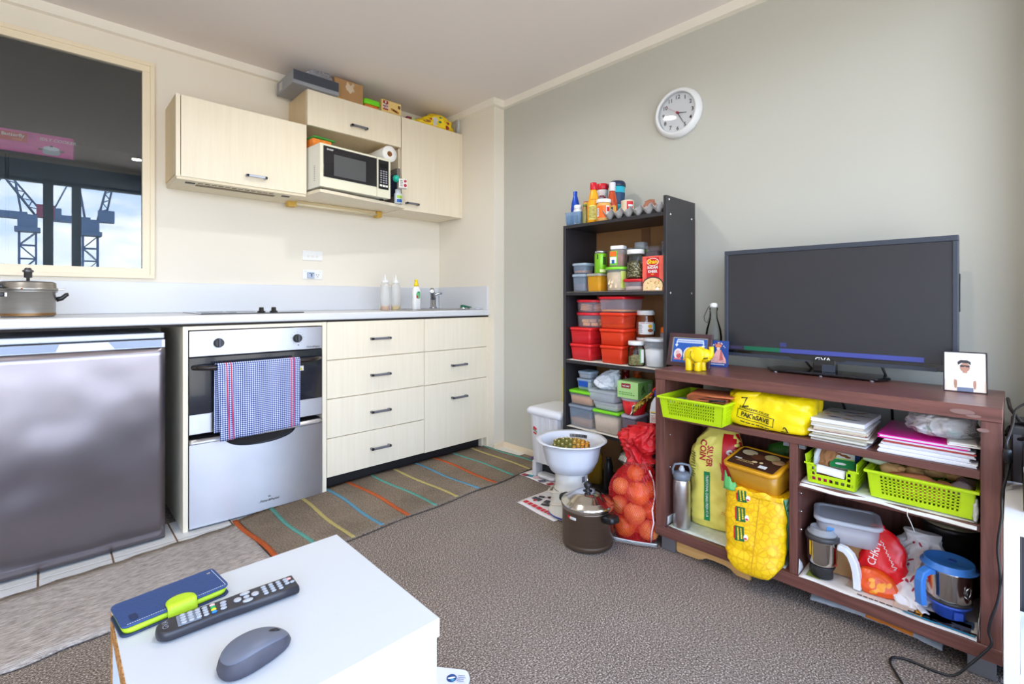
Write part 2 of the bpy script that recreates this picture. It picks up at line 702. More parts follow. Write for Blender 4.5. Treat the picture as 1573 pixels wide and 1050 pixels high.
# interior window in the kitchen wall
FRAMEM = M('cream_window_frame', (238, 224, 196), .4)
mb = MB()
for i, (t, d0, d1) in enumerate(((.019, 3.026, 3.05), (.033, 3.034, 3.07))):
    a = i * .017
    x0, x1, z0, z1 = WX0 - .019 + a, WX1 + .019 - a, WZ0 - .019 + a, WZ1 + .022 - a
    mb.box(x0, d0, z0, x1, d1, z0 + t)
    mb.box(x0, d0, z1 - t, x1, d1, z1)
    mb.box(x0, d0, z0 + t, x0 + t, d1, z1 - t)
    mb.box(x1 - t, d0, z0 + t, x1, d1, z1 - t)
win = struct('window_2', mb, FRAMEM, 'cream framed interior window reflecting cranes and sky', .0015)
PANE = glass_sheet('window_pane_glass', (.86, .90, .92, 1), 1.9)
MB().box(WX0 + .01, 3.052, WZ0 + .01, WX1 - .01, 3.056, WZ1 - .01).build('glass_pane', PANE, win)

# dark room beyond the interior window
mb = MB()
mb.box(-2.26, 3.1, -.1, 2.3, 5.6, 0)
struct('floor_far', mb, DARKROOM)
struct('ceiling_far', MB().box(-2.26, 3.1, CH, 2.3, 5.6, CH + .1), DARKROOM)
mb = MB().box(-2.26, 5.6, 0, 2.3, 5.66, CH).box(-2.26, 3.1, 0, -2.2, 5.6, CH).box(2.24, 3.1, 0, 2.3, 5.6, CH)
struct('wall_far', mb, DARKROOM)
ward = thing('wardrobe', 'dark wardrobe standing in the unlit room behind the window', 'wardrobe', (-.25, 3.80, 0))
DW = wood('dark_wardrobe_board', (34, 34, 38), (48, 48, 52), (1, 1, .2))
MB().box(-.7, -.25, 0, .9, .25, 1.76).build('body', DW, ward, .004)
MB().box(-.69, -.268, .05, .095, -.25, 1.74).build('door', DW, ward, .003)
MB().box(.105, -.268, .05, .89, -.25, 1.74).build('door', DW, ward, .003)
cb = thing('cooker_box', 'magenta cooker carton standing on the wardrobe behind the window', 'box', (-.045, 3.66, 1.761), -3)
MAG = M('magenta_card', (236, 70, 160), .5, var=(14, .18, (1, 1, 4)))
cbm = MB().box(-.15, -.08, 0, .15, .08, .118)
cbm.build('carton', MAG, cb, .002)
RED = M('signal_red', (214, 32, 40), .45)
decal(cb, 'red_label', RED, 'front', (-.082, -.081, .082), .105, .046)
lettering(cb, 'Butterfly', .024, WHITE, 'front', (-.082, -.081, .090), bold=.01)
lettering(cb, 'inox', .020, M('orange_ink', (250, 150, 60), .5), 'front', (-.066, -.081, .070))
lettering(cb, 'IDLY COOKER', .022, WHITE, 'front', (.088, -.081, .090), shear=.2)
decal(cb, 'cooker_picture', M('print_silver', (176, 178, 186), .5), 'front', (.062, -.081, .028), .076, .034, shape=[(-.5, .4), (-.42, -.35), (-.25, -.5), (.25, -.5), (.42, -.35), (.5, .4)])
for hx in (.020, .104):
    decal(cb, 'handle_picture', BLACK, 'front', (hx, -.0818, .036), .018, .008)
decal(cb, 'cooker_picture_lid', M('print_silver_light', (226, 226, 232), .5), 'front', (.062, -.0822, .046), .064, .022, shape='oval')
decal(cb, 'cooker_picture_knob', BLACK, 'front', (.062, -.0824, .058), .012, .008)

# ceiling downlights: first one shows in the window's reflection, other two are added fill
LAMP = M('downlight_lens', (255, 244, 224), .4, emit=14)
for (lx, ly, lab) in ((.61, .34, 'round recessed downlight above the white coffee table'), (1.15, 1.75, 'added unseen fill downlight above the striped rug'),
                      (-.75, 1.6, 'added unseen fill downlight in front of the fridge')):
    dl = thing('ceiling_downlight', lab, 'ceiling light', (lx, ly, CH), 0, 'recessed downlights')
    MB().lathe([(.052, -.001), (.060, -.006), (.046, -.008), (.044, -.001)], 28, cap0=False, cap1=False).build('bezel', WHITE, dl)
    MB().lathe([(.044, -.004), (.044, -.002)], 28).build('lens', LAMP, dl)
    L = bpy.data.lights.new('downlight_bulb', 'AREA')
    L.shape = 'DISK'
    L.size = .085
    L.energy = 5
    L.color = (1, .95, .88)
    L.spread = R(160)
    lo = bpy.data.objects.new('downlight_bulb', L)
    lo.location = (0, 0, -.012)
    lo.parent = dl
    COL.objects.link(lo)

# tower cranes far outside, seen in the window's reflection
CRANEM = M('crane_paint', (96, 120, 150), .6)


def crane(loc, label, jib, up, red, size=1.0):
    t = thing('tower_crane', label, 'crane', loc, 0, 'tower cranes outside')
    t.scale = (size, size, size)
    m = MB()
    s = .85
    H0 = -50
    for a in (-s, s):
        for b in (-s, s):
            m.tube([(a, b, H0), (a, b, 10.6)], .11, 4)
    z = -16.0
    k = 0
    while z < 10.4:
        for b in (-s, s):
            m.tube([(-s, b, z), (s, b, z)], .07, 4)
            m.tube([(-s if k % 2 else s, b, z), (s if k % 2 else -s, b, z + 1.9)], .06, 4)
            m.tube([(b, -s if k % 2 else s, z), (b, s if k % 2 else -s, z + 1.9)], .06, 4)
        z += 1.9
        k += 1
    m.build('mast', CRANEM, t)
    m = MB().box(-1.3, -1.3, 10.6, 1.3, 1.3, 11.2).box(-1.0, -1.0, 11.2, 1.0, 1.0, 13.0)
    m.build('slewing_platform', CRANEM, t)
    d = jib
    m = MB().box(min(0, -d * 4.6), -.9, 12.4, max(0, -d * 4.6), .9, 13.3)
    m.build('counter_jib', CRANEM, t)
    MB().box(min(-d * 3.2, -d * 4.6), -1.0, 12.6, max(-d * 3.2, -d * 4.6), 1.0, 14.2).build('counterweight', CRANEM, t)
    MB().box(min(.9 * d, 2.8 * d), -.8, 12.8, max(.9 * d, 2.8 * d), .8, 14.6).build('cab', red, t)
    tip = Vector((d * up[0], 0, 13 + up[1]))
    m = MB()
    a0 = Vector((d * .8, 0, 13))
    n = 14
    for sgn in (-.45, .45):
        m.tube([a0 + Vector((0, sgn, 0)), tip + Vector((0, sgn, 0))], .12, 4)
    off = Vector((-up[1], 0, up[0] * d)).normalized() * -.9 * (1 if d > 0 else -1)
    m.tube([a0 + off, tip], .12, 4)
    for i in range(n):
        p = a0.lerp(tip, i / n)
        q = (a0 + off).lerp(tip, (i + .5) / n)
        r_ = a0.lerp(tip, (i + 1) / n)
        m.tube([p, q], .07, 4)
        m.tube([q, r_], .07, 4)
    m.build('luffing_jib', CRANEM, t)
    ap = Vector((-d * 1.6, 0, 20.5))
    m = MB().tube([(-d * .6, -.5, 13), ap], .13, 4).tube([(-d * .6, .5, 13), ap], .13, 4).tube([(-d * 4.2, 0, 13.6), ap], .09, 4)
    m.tube([ap, a0.lerp(tip, .85)], .05, 4)
    m.build('tie_frame', CRANEM, t)
    return t


crane((-2.1, -91, 0), 'grey blue tower crane reflected at the left of the window', 1, (-9, 16), M('crane_cab_red', (150, 70, 90), .6))
crane((5.7, -114, -.2), 'tower crane with upright jib reflected at the window middle', 1, (5, 20), CRANEM, 1.235)

# ------------------------------------------------------------------ kitchen
LAM = wood('cream_laminate', (232, 220, 196), (238, 228, 206), (14, 14, .7), .45, 4.0, .02)
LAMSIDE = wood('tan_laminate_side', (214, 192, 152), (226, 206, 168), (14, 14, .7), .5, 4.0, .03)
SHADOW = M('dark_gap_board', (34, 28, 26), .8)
BENCH = M('white_bench_laminate', (216, 218, 222), .28)
HANDLE = M('pewter_handle', (118, 118, 126), .4, .35)
LIGHTH = M('satin_silver_handle', (176, 182, 194), .35, .4)
KICK = M('black_kickboard', (26, 24, 26), .5)
YF = 2.466       # front face of the lower cupboards


def bar_handle(parent, x, z, w=.118, mat=HANDLE, y=YF):
    m = MB().box(x - w / 2, y - .028, z - .006, x + w / 2, y - .018, z + .006)
    m.box(x - w / 2, y - .028, z - .006, x - w / 2 + .012, y, z + .006)
    m.box(x + w / 2 - .012, y - .028, z - .006, x + w / 2, y, z + .006)
    return m.build('handle', mat, parent, .0012, 1)


def front(parent, name, x0, x1, z0, z1, hz=None, hx=None, hmat=HANDLE, y=YF, hw=.118):
    o = MB().box(x0 + .0015, y, z0 + .0018, x1 - .0015, y + .018, z1 - .0018).build(name, LAM, parent, .0012, 1)
    if hz:
        bar_handle(o, hx, hz, hw, hmat, y)
    return o


dr = thing('drawer_unit', 'cream four drawer kitchen unit right of the oven', 'cabinet', (0, 0, 0))
MB().box(1.037, YF + .019, .075, 1.633, 3.03, .884).build('carcass', LAM, dr)
for z0, z1 in ((.685, .885), (.483, .685), (.279, .483), (.077, .279)):
    front(dr, 'drawer', 1.039, 1.633, z0, z1, (z0 + z1) / 2, 1.34)
MB().box(1.037, 2.530, .003, 1.633, 2.548, .075).build('kickboard', KICK, dr)
sk = thing('sink_cupboard', 'cream sink cupboard at the right end of the bench', 'cabinet', (0, 0, 0))
MB().box(1.634, YF + .019, .075, 2.128, 3.03, .884).build('carcass', LAM, sk)
front(sk, 'blank_panel', 1.633, 2.128, .685, .885)
front(sk, 'drawer', 1.633, 2.128, .481, .685, .586, 1.889)
front(sk, 'door', 1.633, 2.128, .075, .481, .382, 1.891)
MB().box(1.634, 2.530, .003, 2.110, 2.548, .075).build('kickboard', KICK, sk)
MB().box(2.111, 2.50, .003, 2.128, 2.56, .075).build('side_foot', LAM, sk)
MB().box(2.129, YF + .004, .003, 2.149, 2.50, .884).build('filler_strip', LAM, sk)

oh = thing('oven_housing', 'cream cabinet housing around the oven', 'cabinet', (0, 0, 0))
MB().box(.415, YF - .004, .003, .434, 3.03, .884).build('side_panel', LAM, oh, .001, 1)
MB().box(1.014, YF - .004, .003, 1.036, 3.03, .884).build('side_panel', LAM, oh, .001, 1)
MB().box(.4345, YF - .002, .868, 1.0135, 2.6, .884).build('top_rail', LAM, oh)
MB().box(.4345, 2.98, .003, 1.0135, 3.0, .868).build('back_panel', SHADOW, oh)

SSV = steel('brushed_steel_oven', (196, 198, 206), .38, (1, 1, 1), .05, 2.2, .85, .25)
SSF = steel('brushed_steel_fridge', (150, 146, 156), .30, (1, 1, 1), .34, 2.6, .6, 0.0)
OVGLASS = M('black_oven_glass', (30, 34, 44), .12, coat=.3)
ov = thing('oven', 'stainless steel built in oven with a dark glass door', 'oven', (0, 0, 0))
ox0, ox1 = .437, 1.012
MB().box(ox0, 2.474, .412, ox1, 2.95, .864).build('body', SHADOW, ov)
MB().box(ox0, 2.458, .752, ox1, 2.474, .863).build('control_panel', SSV, ov, .002)
for kx, kz in ((.548, .808), (.888, .810)):
    kb = MB().lathe([(.021, 0), (.021, .004), (.019, .016), (.017, .018)], 24)
    kb.tf(Matrix.Translation((kx, 2.458, kz)) @ Matrix.Rotation(R(90), 4, 'X'))
    ko = kb.build('knob', BLACK, ov)
    MB().box(kx - .004, 2.432, kz - .019, kx + .004, 2.440, kz + .019).build('grip', M('knob_grip', (60, 66, 80), .3), ko, .001)
    m = MB()
    for q in range(11):
        a = R(230 - q * 28)
        m.cbox(kx + .031 * math.cos(a), 2.4575, kz + .031 * math.sin(a) - .001, .002, .001, .002)
    m.build('dial_marks', INK, ov)
m = MB().lathe([(.003, 0), (.003, .002)], 10)
m.tf(Matrix.Translation((.893, 2.458, .776)) @ Matrix.Rotation(R(90), 4, 'X'))
m.build('indicator_lamp', M('dark_red_lamp', (90, 14, 14), .3), ov)
lettering(ov, 'Fisher&Paykel', .012, INK, 'front', (.965, 2.4575, .764), shear=.3)
dd = MB().box(ox0, 2.458, .502, ox1, 2.474, .748).build('door_glass', OVGLASS, ov, .002)
MB().box(ox0, 2.458, .416, ox1, 2.474, .5015).build('door_trim', SSV, ov, .002)
pts = []
for i in range(25):
    t = i / 24
    x_ = .452 + t * (.998 - .452)
    e = min(t, 1 - t)
    pts.append((x_, 2.458 - min(.046, .05 * math.sin(min(e * 8, 1) * PI / 2)), .706 - .004 * math.sin(t * PI)))
m = MB().tube(pts, .011, 10)
m.build('door_handle', M('dark_bronze_handle', (44, 36, 36), .25, .3), ov)
decal(ov, 'warning_sticker', PAPERW, 'front', (.905, 2.457, .660), .026, .024)
decal(ov, 'warning_triangle', M('warning_yellow', (224, 210, 30), .5), 'front', (.905, 2.4555, .659), .016, .014, shape=[(-.5, -.5), (.5, -.5), (0, .5)])

dd = thing('dishwasher', 'stainless steel dish drawer with curved handle below the oven', 'dishwasher', (0, 0, 0))
MB().box(ox0, 2.476, .012, ox1, 2.95, .395).build('body', SHADOW, dd)
# front: top rim with scooped hand hold below it
mb = MB()
scx, scw, scd = .725, .15, .045


def drawer_top(x):
    t = (x - scx) / scw
    return .372 - (scd * math.sqrt(max(0, 1 - t * t)) if abs(t) < 1 else 0)


N = 60
lo, hi = [], []
for i in range(N + 1):
    x_ = ox0 + (ox1 - ox0) * i / N
    bow = .010 * math.sin(PI * i / N)
    lo.append((x_, 2.458 - bow, .012))
    hi.append((x_, 2.458 - bow, drawer_top(x_)))
vs = lo + hi + [(a, 2.476, c) for a, b, c in lo] + [(a, 2.476, c) for a, b, c in hi]
n1 = N + 1
fs = []
for i in range(N):
    fs += [(i, i + 1, n1 + i + 1, n1 + i), (n1 + i, n1 + i + 1, 3 * n1 + i + 1, 3 * n1 + i), (i + 1, i, 2 * n1 + i, 2 * n1 + i + 1)]
mb.add(vs, fs, False)
mb.build('front_panel', SSV, dd)
mb = MB().sheet(lambda u, v: (ox0 + (ox1 - ox0) * u, 2.455 - .012 * math.sin(PI * u) + .016 * v, .374 + .022 * v ** .7), 30, 4, .006)
mb.build('top_lip', SSV, dd)
MB().box(scx - scw, 2.4765, .32, scx + scw, 2.478, .374).build('hand_hold', M('handhold_grey', (120, 112, 108), .4, .5), dd)
lettering(dd, 'Fisher&Paykel', .015, INK, 'front', (.756, 2.447, .055), shear=.3)
decal(dd, 'maker_mark', INK, 'front', (.756, 2.4475, .072), .012, .008, shape=[(-.5, -.5), (-.25, .5), (0, 0), (.25, .5), (.5, -.5), (.3, -.5), (.2, .1), (0, -.4), (-.2, .1), (-.3, -.5)])

# tea towel over the oven handle
towel_m = checks('blue_check_tea_towel', (0, 2), .0088, (236, 236, 240), (36, 52, 110), (118, 138, 196))
tw = thing('tea_towel', 'blue and white checked tea towel hanging on the oven handle', 'towel', (0, 0, 0))
hy, hz = 2.412, .705
prof = []
for i in range(11):
    a = PI * i / 10
    prof.append((hy + .0145 * math.cos(a), hz + .0145 * math.sin(a)))
back = [(hy + .0145, hz - .29 + .029 * i) for i in range(10)]
frontp = [(hy - .0145, hz - .031 * i) for i in range(1, 11)]
prof = back + prof + frontp


def towel_pt(u, v):
    t = v * (len(prof) - 1)
    i = min(int(t), len(prof) - 2)
    f = t - i
    y_ = prof[i][0] * (1 - f) + prof[i + 1][0] * f
    z_ = prof[i][1] * (1 - f) + prof[i + 1][1] * f
    drop = max(0, hz - z_)
    x_ = .529 + (.879 - .529) * u
    x_ += .03 * drop * (1 - u) * (1 if v > .5 else -.2) - .01 * drop * u
    w = .010 * drop / .3 * math.sin(u * 9 + 1)
    if v > .5:
        z_ -= .010 * (1 - u) * drop / .3
        return (x_, y_ - abs(w) - .004 * drop, z_)
    return (x_ - .004, y_ + .3 * abs(w), z_)


MB().sheet(towel_pt, 30, 50, .003).build('cloth', towel_m, tw)
for (u0, nm) in ((.095, 'red_stripe'), (.145, 'red_stripe'), (.875, 'red_stripe'), (.915, 'red_stripe')):
    def sp(u, v, u0=u0):
        p = Vector(towel_pt(u0 + u * .013, .30 + .70 * v))
        q = Vector(towel_pt(u0 + u * .013, min(1, .31 + .70 * v))) - Vector(towel_pt(u0 + u * .013, max(0, .29 + .70 * v)))
        nrm = Vector((1, 0, 0)).cross(q).normalized()
        return p - nrm * .0040
    MB().grid(sp, 1, 36).build(nm, M('red_woven_stripe', (206, 52, 82), .9), tw)

# fridge
fr = thing('bar_fridge', 'dented stainless steel bar fridge under the bench', 'fridge', (0, 0, 0))
fx0, fx1 = -.25, .353
MB().box(fx0, 2.512, .025, fx1, 3.0, .835).build('body', M('fridge_grey', (120, 120, 124), .4), fr, .004)
MB().box(fx0, 2.478, .838, fx1, 3.0, .862).build('top', M('fridge_top_silver', (176, 184, 200), .35, .5), fr, .004)
m = MB().sheet(lambda u, v: (fx0 + (fx1 - fx0) * u, 2.462 - .006 * math.sin(PI * u) + .0012 * noise.noise((u * 5, v * 7, 3)), .012 + v * .790), 24, 24, .045)
m.build('door', SSF, fr)
m = MB().box(fx0, 2.460, .802, fx1, 2.508, .8345)
m.build('door_cap', M('fridge_cap_silver', (196, 204, 220), .3, .4), fr, .002)
for a, b in ((fx0 + .02, .02), (.19, fx1 - .012)):
    m = MB().prism([(a, .806), (b, .806), (b + .01 if b < .1 else b, .8335), (a - .02 if a > .1 else a, .8335)], 0, .004)
    m.tf(Matrix.Translation((0, 2.4602, 0)) @ Matrix.Rotation(R(90), 4, 'X'))
    m.build('grip_recess', M('fridge_recess_grey', (130, 142, 164), .3, .4), fr)
MB().box(fx0, 2.470, .006, fx1, 2.505, .0118).build('door_gasket', BLACK, fr)
for a in (fx0 + .05, fx1 - .05):
    MB().lathe([(.018, .0025), (.018, .025)], 14, (a, 2.56, 0)).build('foot', BLACK, fr)

# bench top and upstand
bt = thing('bench_top', 'long white laminate kitchen bench top', 'bench top', (0, 0, 0))
mb = MB()
prof = [(2.462, .900), (2.462, .924), (2.466, .930), (2.474, .932), (3.028, .932), (3.028, .895), (2.466, .895)]
mb.loft([[(x_, y_, z_) for y_, z_ in prof] for x_ in (-1.2, 2.148)], True, True, False)
mb.build('slab', BENCH, bt)
MB().box(-1.2, 2.472, .8845, 2.148, 2.50, .8945).build('shadow_rail', SHADOW, bt)  # dark colour stands in for the shade of the gap under the slab
us = thing('splash_upstand', 'white upstand strip behind the kitchen bench', 'splashback', (0, 0, 0))
MB().box(-1.2, 3.029, .9325, 2.136, 3.0435, 1.088).build('back_strip', BENCH, us, .002)
MB().box(2.136, 2.47, .9325, 2.1495, 3.028, 1.092).build('side_strip', BENCH, us, .002)

hb = thing('cooktop', 'flat black electric cooktop with two knobs on the bench', 'cooktop', (0, 0, 0))
MB().box(.50, 2.56, .9325, .96, 2.98, .937).build('glass_plate', OVGLASS, hb, .002)
for kx in (.792, .852):
    m = MB().lathe([(.019, 0), (.019, .004), (.012, .006), (.011, .022), (.009, .024)], 18, (kx, 2.69, .9372))
    m.build('knob', BLACK, hb)
for (a, b, r_) in ((.60, 2.68, .075), (.60, 2.87, .06), (.74, 2.86, .07)):
    MB().lathe([(r_, .0), (r_, .0006), (r_ - .003, .0006), (r_ - .003, 0)], 36, (a, b, .9372), False, False).build('heating_ring', M('ring_grey', (90, 90, 94), .4), hb)

si = thing('kitchen_sink', 'stainless steel sink set into the bench by the return wall', 'sink', (0, 0, 0))
mb = MB().rrect([(.50, .40, .05, .0), (.50, .40, .05, .004), (.48, .38, .045, .0065), (.36, .32, .06, .004), (.35, .31, .06, .002), (.34, .30, .06, .0015)], 6, (1.86, 2.78, .9325))
mb.build('bowl', steel('sink_steel', (190, 190, 194), .25, (20, 1, 1)), si)
tp = thing('mixer_tap', 'chrome mixer tap at the back of the sink', 'tap', (1.955, 2.84, .9395), -30)
DCH = M('tap_chrome', (168, 172, 178), .16, 1.0)
MB().lathe([(.026, 0), (.026, .006), (.021, .012), (.020, .075), (.017, .082)], 20).build('body', DCH, tp)
MB().tube([(0, 0, .06), (-.006, -.03, .095), (-.012, -.07, .120), (-.016, -.10, .126), (-.017, -.118, .118)], [.017, .018, .017, .016, .014], 14).build('spout', DCH, tp)
MB().tube([(0, 0, .078), (.008, .004, .092), (.040, .0, .106), (.062, -.004, .104)], [.014, .011, .008, .006], 10).build('lever', DCH, tp)

# ---- things on the bench
def bottle_squeeze(x, y, lab, cont):
    t = thing('squeeze_bottle', lab, 'bottle', (x, y, .9325), 0, 'squeeze bottles on the bench')
    MB().lathe([(.027, 0), (.031, .004), (.031, .150), (.028, .162), (.018, .170), (.018, .176)], 22, cap1=False).build('body', M('milky_clear_plastic', (226, 226, 222), .25, alpha=.38), t)
    MB().lathe([(.026, .002), (.0295, .005), (.0295, .026)], 20).build('liquid', cont, t)
    MB().lathe([(.021, .172), (.021, .186), (.012, .190), (.006, .194), (.0025, .226), (.0015, .228)], 18).build('nozzle_cap', WHITE, t)
    MB().tube([(-.012, 0, .185), (-.017, 0, .196), (-.014, 0, .205), (-.009, 0, .207)], .0018, 6).build('cap_tether', WHITE, t)
    return t


bottle_squeeze(1.545, 2.775, 'left clear squeeze bottle with a little brown oil', M('brown_oil', (206, 140, 60), .3))
bottle_squeeze(1.622, 2.775, 'right clear squeeze bottle with a little yellow oil', M('yellow_oil', (222, 186, 40), .3))
so = thing('soap_bottle', 'white dish soap bottle with a yellow flip cap', 'bottle', (1.752, 2.74, .9325))
sb = MB().rrect([(.058, .036, .015, 0), (.062, .040, .018, .005), (.060, .040, .018, .05), (.054, .036, .017, .09), (.060, .038, .017, .118), (.050, .034, .016, .140), (.026, .026, .012, .152), (.024, .024, .011, .156)], 6)
sb.build('body', WHITE, so)
MB().lathe([(.015, .156), (.015, .172), (.010, .178), (.010, .190), (.013, .192), (.013, .197), (.008, .200)], 16).build('cap', M('cap_yellow', (246, 214, 20), .4), so)
decal(so, 'green_label', M('label_green', (110, 186, 130), .5), 'front', (.006, 0, .098), .036, .05, sb, shape='oval')
decal(so, 'red_mark', M('label_red', (180, 60, 50), .5), 'front', (-.004, 0, .086), .014, .02, sb, off=.0016, shape='oval')
decal(so, 'leaf_mark', M('leaf_green', (40, 130, 90), .5), 'front', (.008, 0, .115), .016, .008, sb, off=.0016, shape='oval')
sc_ = thing('dish_scraper', 'dark green wedge shaped scraper by the sink', 'scraper', (2.065, 2.61, .9325), 10)
m = MB().prism([(-.045, .0), (-.040, .020), (.048, .006), (.048, 0)], -.012, .012)
m.tf(Matrix.Translation((0, 0, .012)) @ Matrix.Rotation(R(90), 4, 'X'))
m.build('blade', M('scraper_green', (14, 104, 74), .5), sc_, .001)
MB().box(-.03, -.010, 0, .03, .010, .0118).build('foot', M('scraper_grey', (150, 150, 140), .5), sc_)
dc = thing('sink_strainer', 'small steel strainer lying beside the sink edge', 'strainer', (2.005, 2.56, .9325))
MB().lathe([(.014, 0), (.020, .004), (.026, .014), (.028, .014), (.021, .002), (.012, .001)], 18, cap1=True).build('cup', CHROME, dc)
sp_ = thing('soap_dish', 'little clear dish with soap scraps beside the scraper', 'dish', (2.10, 2.52, .9325))
MB().lathe([(.018, 0), (.026, .003), (.030, .012), (.028, .012), (.024, .004)], 18).build('dish', FROST, sp_)

# pressure cooker
pc = thing('pressure_cooker', 'aluminium pressure cooker with black handles on the bench', 'pressure cooker', (-.058, 2.725, .9325))
ALUM = M('worn_aluminium', (176, 174, 170), .34, .9, var=(8, .10, (1, 1, 6)))
pcb = MB().lathe([(.072, 0), (.077, .003), (.079, .010), (.079, .085), (.084, .086), (.084, .092), (.080, .093)], 40)
pcb.build('pot', ALUM, pc)
MB().lathe([(.0795, .004), (.0798, .012), (.0792, .013)], 40, cap0=False, cap1=False).build('scorched_band', M('scorched_brown', (140, 104, 62), .45, .6), pc)
MB().lathe([(.086, .0925), (.087, .099), (.081, .102), (.080, .118), (.072, .123), (.02, .126)], 40).build('lid', ALUM, pc)
MB().lathe([(.005, .126), (.005, .136), (.012, .138), (.012, .156), (.016, .157), (.016, .163), (.010, .166), (.010, .170), (.006, .172)], 16).build('pressure_weight', M('weight_steel', (110, 110, 114), .3, .8), pc)
m = MB().box(.084, -.010, .094, .104, .010, .101).build('lid_lug', ALUM, pc, .001)
MB().tube([(.079, 0, .060), (.095, 0, .064), (.110, 0, .078), (.116, 0, .079)], [.009, .008, .007, .006], 8).build('side_handle', BLACK, pc)
MB().box(-.082, -.122, .070, -.058, -.062, .084).box(-.080, -.120, .098, -.060, -.055, .110).build('long_handle', BLACK, pc, .003)
MB().box(-.074, -.0815, .070, -.052, -.066, .084).build('handle_bracket', CHROME, pc, .001)
m = MB().ball((-.015, -.0862, .097), .003, 8, 6)
m.build('rivet', M('copper_rivet', (170, 100, 60), .3, .9), pc)

pc.scale = (1.03, 1.03, 1.13)

# switch plates
for zc, lab, kind in ((1.274, 'white triple light switch plate on the kitchen wall', 'sw'), (1.156, 'white power outlet plate below the light switches', 'po')):
    t = thing('switch_plate' if kind == 'sw' else 'power_outlet', lab, 'switch' if kind == 'sw' else 'outlet', (1.19, 3.044, zc))
    MB().box(-.0625, -.009, -.030, .0625, 0, .030).build('plate', WHITE, t, .003)
    if kind == 'sw':
        for i in (-1, 0, 1):
            m = MB().box(-.008 + i * .026, -.0115, -.012, .008 + i * .026, -.009, .002).build('rocker', M('rocker_white', (228, 226, 220), .35), t, .001)
    else:
        MB().box(-.036, -.030, -.022, .004, -.009, .014).build('plug_adapter', M('adapter_blue_grey', (176, 190, 216), .35), t, .003)
        m = MB().box(-.018, -.0308, -.014, -.012, -.030, .006).box(-.028, -.0308, .004, -.020, -.030, .008).box(-.010, -.0308, .004, -.002, -.030, .008)
        m.build('adapter_slots', INK, t)
        m = MB().box(.022, -.0096, -.004, .025, -.009, .004).box(.036, -.0096, -.004, .039, -.009, .004).box(.029, -.0096, -.016, .032, -.009, -.008)
        m.build('socket_slots', INK, t)
        for i in (-.045, .045):
            MB().box(i - .008, -.0112, .016, i + .008, -.009, .022).build('rocker', M('rocker_white', (228, 226, 220), .35), t, .001)

# ---- upper cupboards
YU = 2.756
ul = thing('wall_cupboard', 'cream wall cupboard with built in range hood over the oven', 'cabinet', (0, 0, 0), 0, 'kitchen wall cupboards')
MB().box(.437, YU + .019, 1.600, 1.047, 3.043, 1.980).build('carcass', LAMSIDE, ul)
MB().box(.4365, YU, 1.588, .4545, YU + .0185, 1.980).build('filler_strip', LAM, ul, .001, 1)
front(ul, 'door', .456, 1.048, 1.588, 1.980, 1.640, .785, LIGHTH, YU, .10)
hood = MB().box(.440, YU + .006, 1.576, 1.046, 3.040, 1.5995).build('range_hood', M('hood_cream', (226, 214, 186), .45), ul, .002)
m = MB()
for i in range(12):
    m.box(.535 + i * .030, 2.800, 1.5748, .557 + i * .030, 2.812, 1.5765)
m.build('vent_slots', M('slot_brown', (96, 84, 66), .6), hood)
MB().box(.535, 2.838, 1.5735, .905, 2.872, 1.5765).build('filter_groove', M('groove_brown', (120, 104, 80), .6), hood)
for a in (.485, .935):
    MB().box(a, 2.810, 1.572, a + .040, 2.832, 1.5765).build('switch', BLACK, hood, .001)
um = thing('wall_cupboard', 'taller cream wall cupboard above the microwave', 'cabinet', (0, 0, 0), 0, 'kitchen wall cupboards')
MB().box(1.050, YU + .019, 1.984, 1.649, 3.043, 2.187).build('carcass', LAMSIDE, um)
front(um, 'door', 1.050, 1.649, 1.982, 2.187, 2.040, 1.355, HANDLE, YU, .105)
ur = thing('wall_cupboard', 'full height cream wall cupboard beside the return wall', 'cabinet', (0, 0, 0), 0, 'kitchen wall cupboards')
MB().box(1.652, YU + .019, 1.583, 2.132, 3.043, 2.187).build('carcass', LAM, ur)
front(ur, 'door', 1.652, 2.130, 1.582, 2.187, 1.628, 1.725, HANDLE, YU, .095)
MB().box(2.1325, YU + .004, 1.583, 2.1495, 2.80, 2.187).build('filler_strip', LAM, ur)
ms = thing('microwave_shelf', 'cream shelf board under the microwave jutting forward', 'shelf', (0, 0, 0))
m = MB().prism([(1.0705, 2.628), (1.664, 2.728), (1.6505, 2.80), (1.6505, 3.042), (1.0495, 3.042), (1.0495, 2.79)], 1.588, 1.606)
m.build('board', LAM, ms, .001, 1)
MB().box(1.0495, 2.80, 1.607, 1.0545, 3.042, 1.98).build('side_panel', LAM, ms)
MB().box(1.6435, 2.78, 1.607, 1.6505, 3.042, 1.98).build('side_panel', LAM, ms)

lampf = thing('under_shelf_lamp', 'slim fluorescent lamp with yellowed ends under the shelf', 'lamp', (0, 0, 0))
YEL = M('yellowed_plastic', (206, 166, 70), .5)
MB().box(1.058, 2.952, 1.560, 1.575, 2.985, 1.5875).build('housing', M('lamp_cream', (222, 206, 166), .5), lampf, .002)
MB().box(1.012, 2.935, 1.548, 1.0575, 2.99, 1.5875).build('end_cap', YEL, lampf, .003)
MB().box(1.5755, 2.935, 1.548, 1.612, 2.99, 1.5875).build('end_cap', YEL, lampf, .003)
MB().tube([(1.058, 2.945, 1.566), (1.575, 2.945, 1.566)], .006, 8).build('tube', M('lamp_tube', (236, 226, 196), .3), lampf)

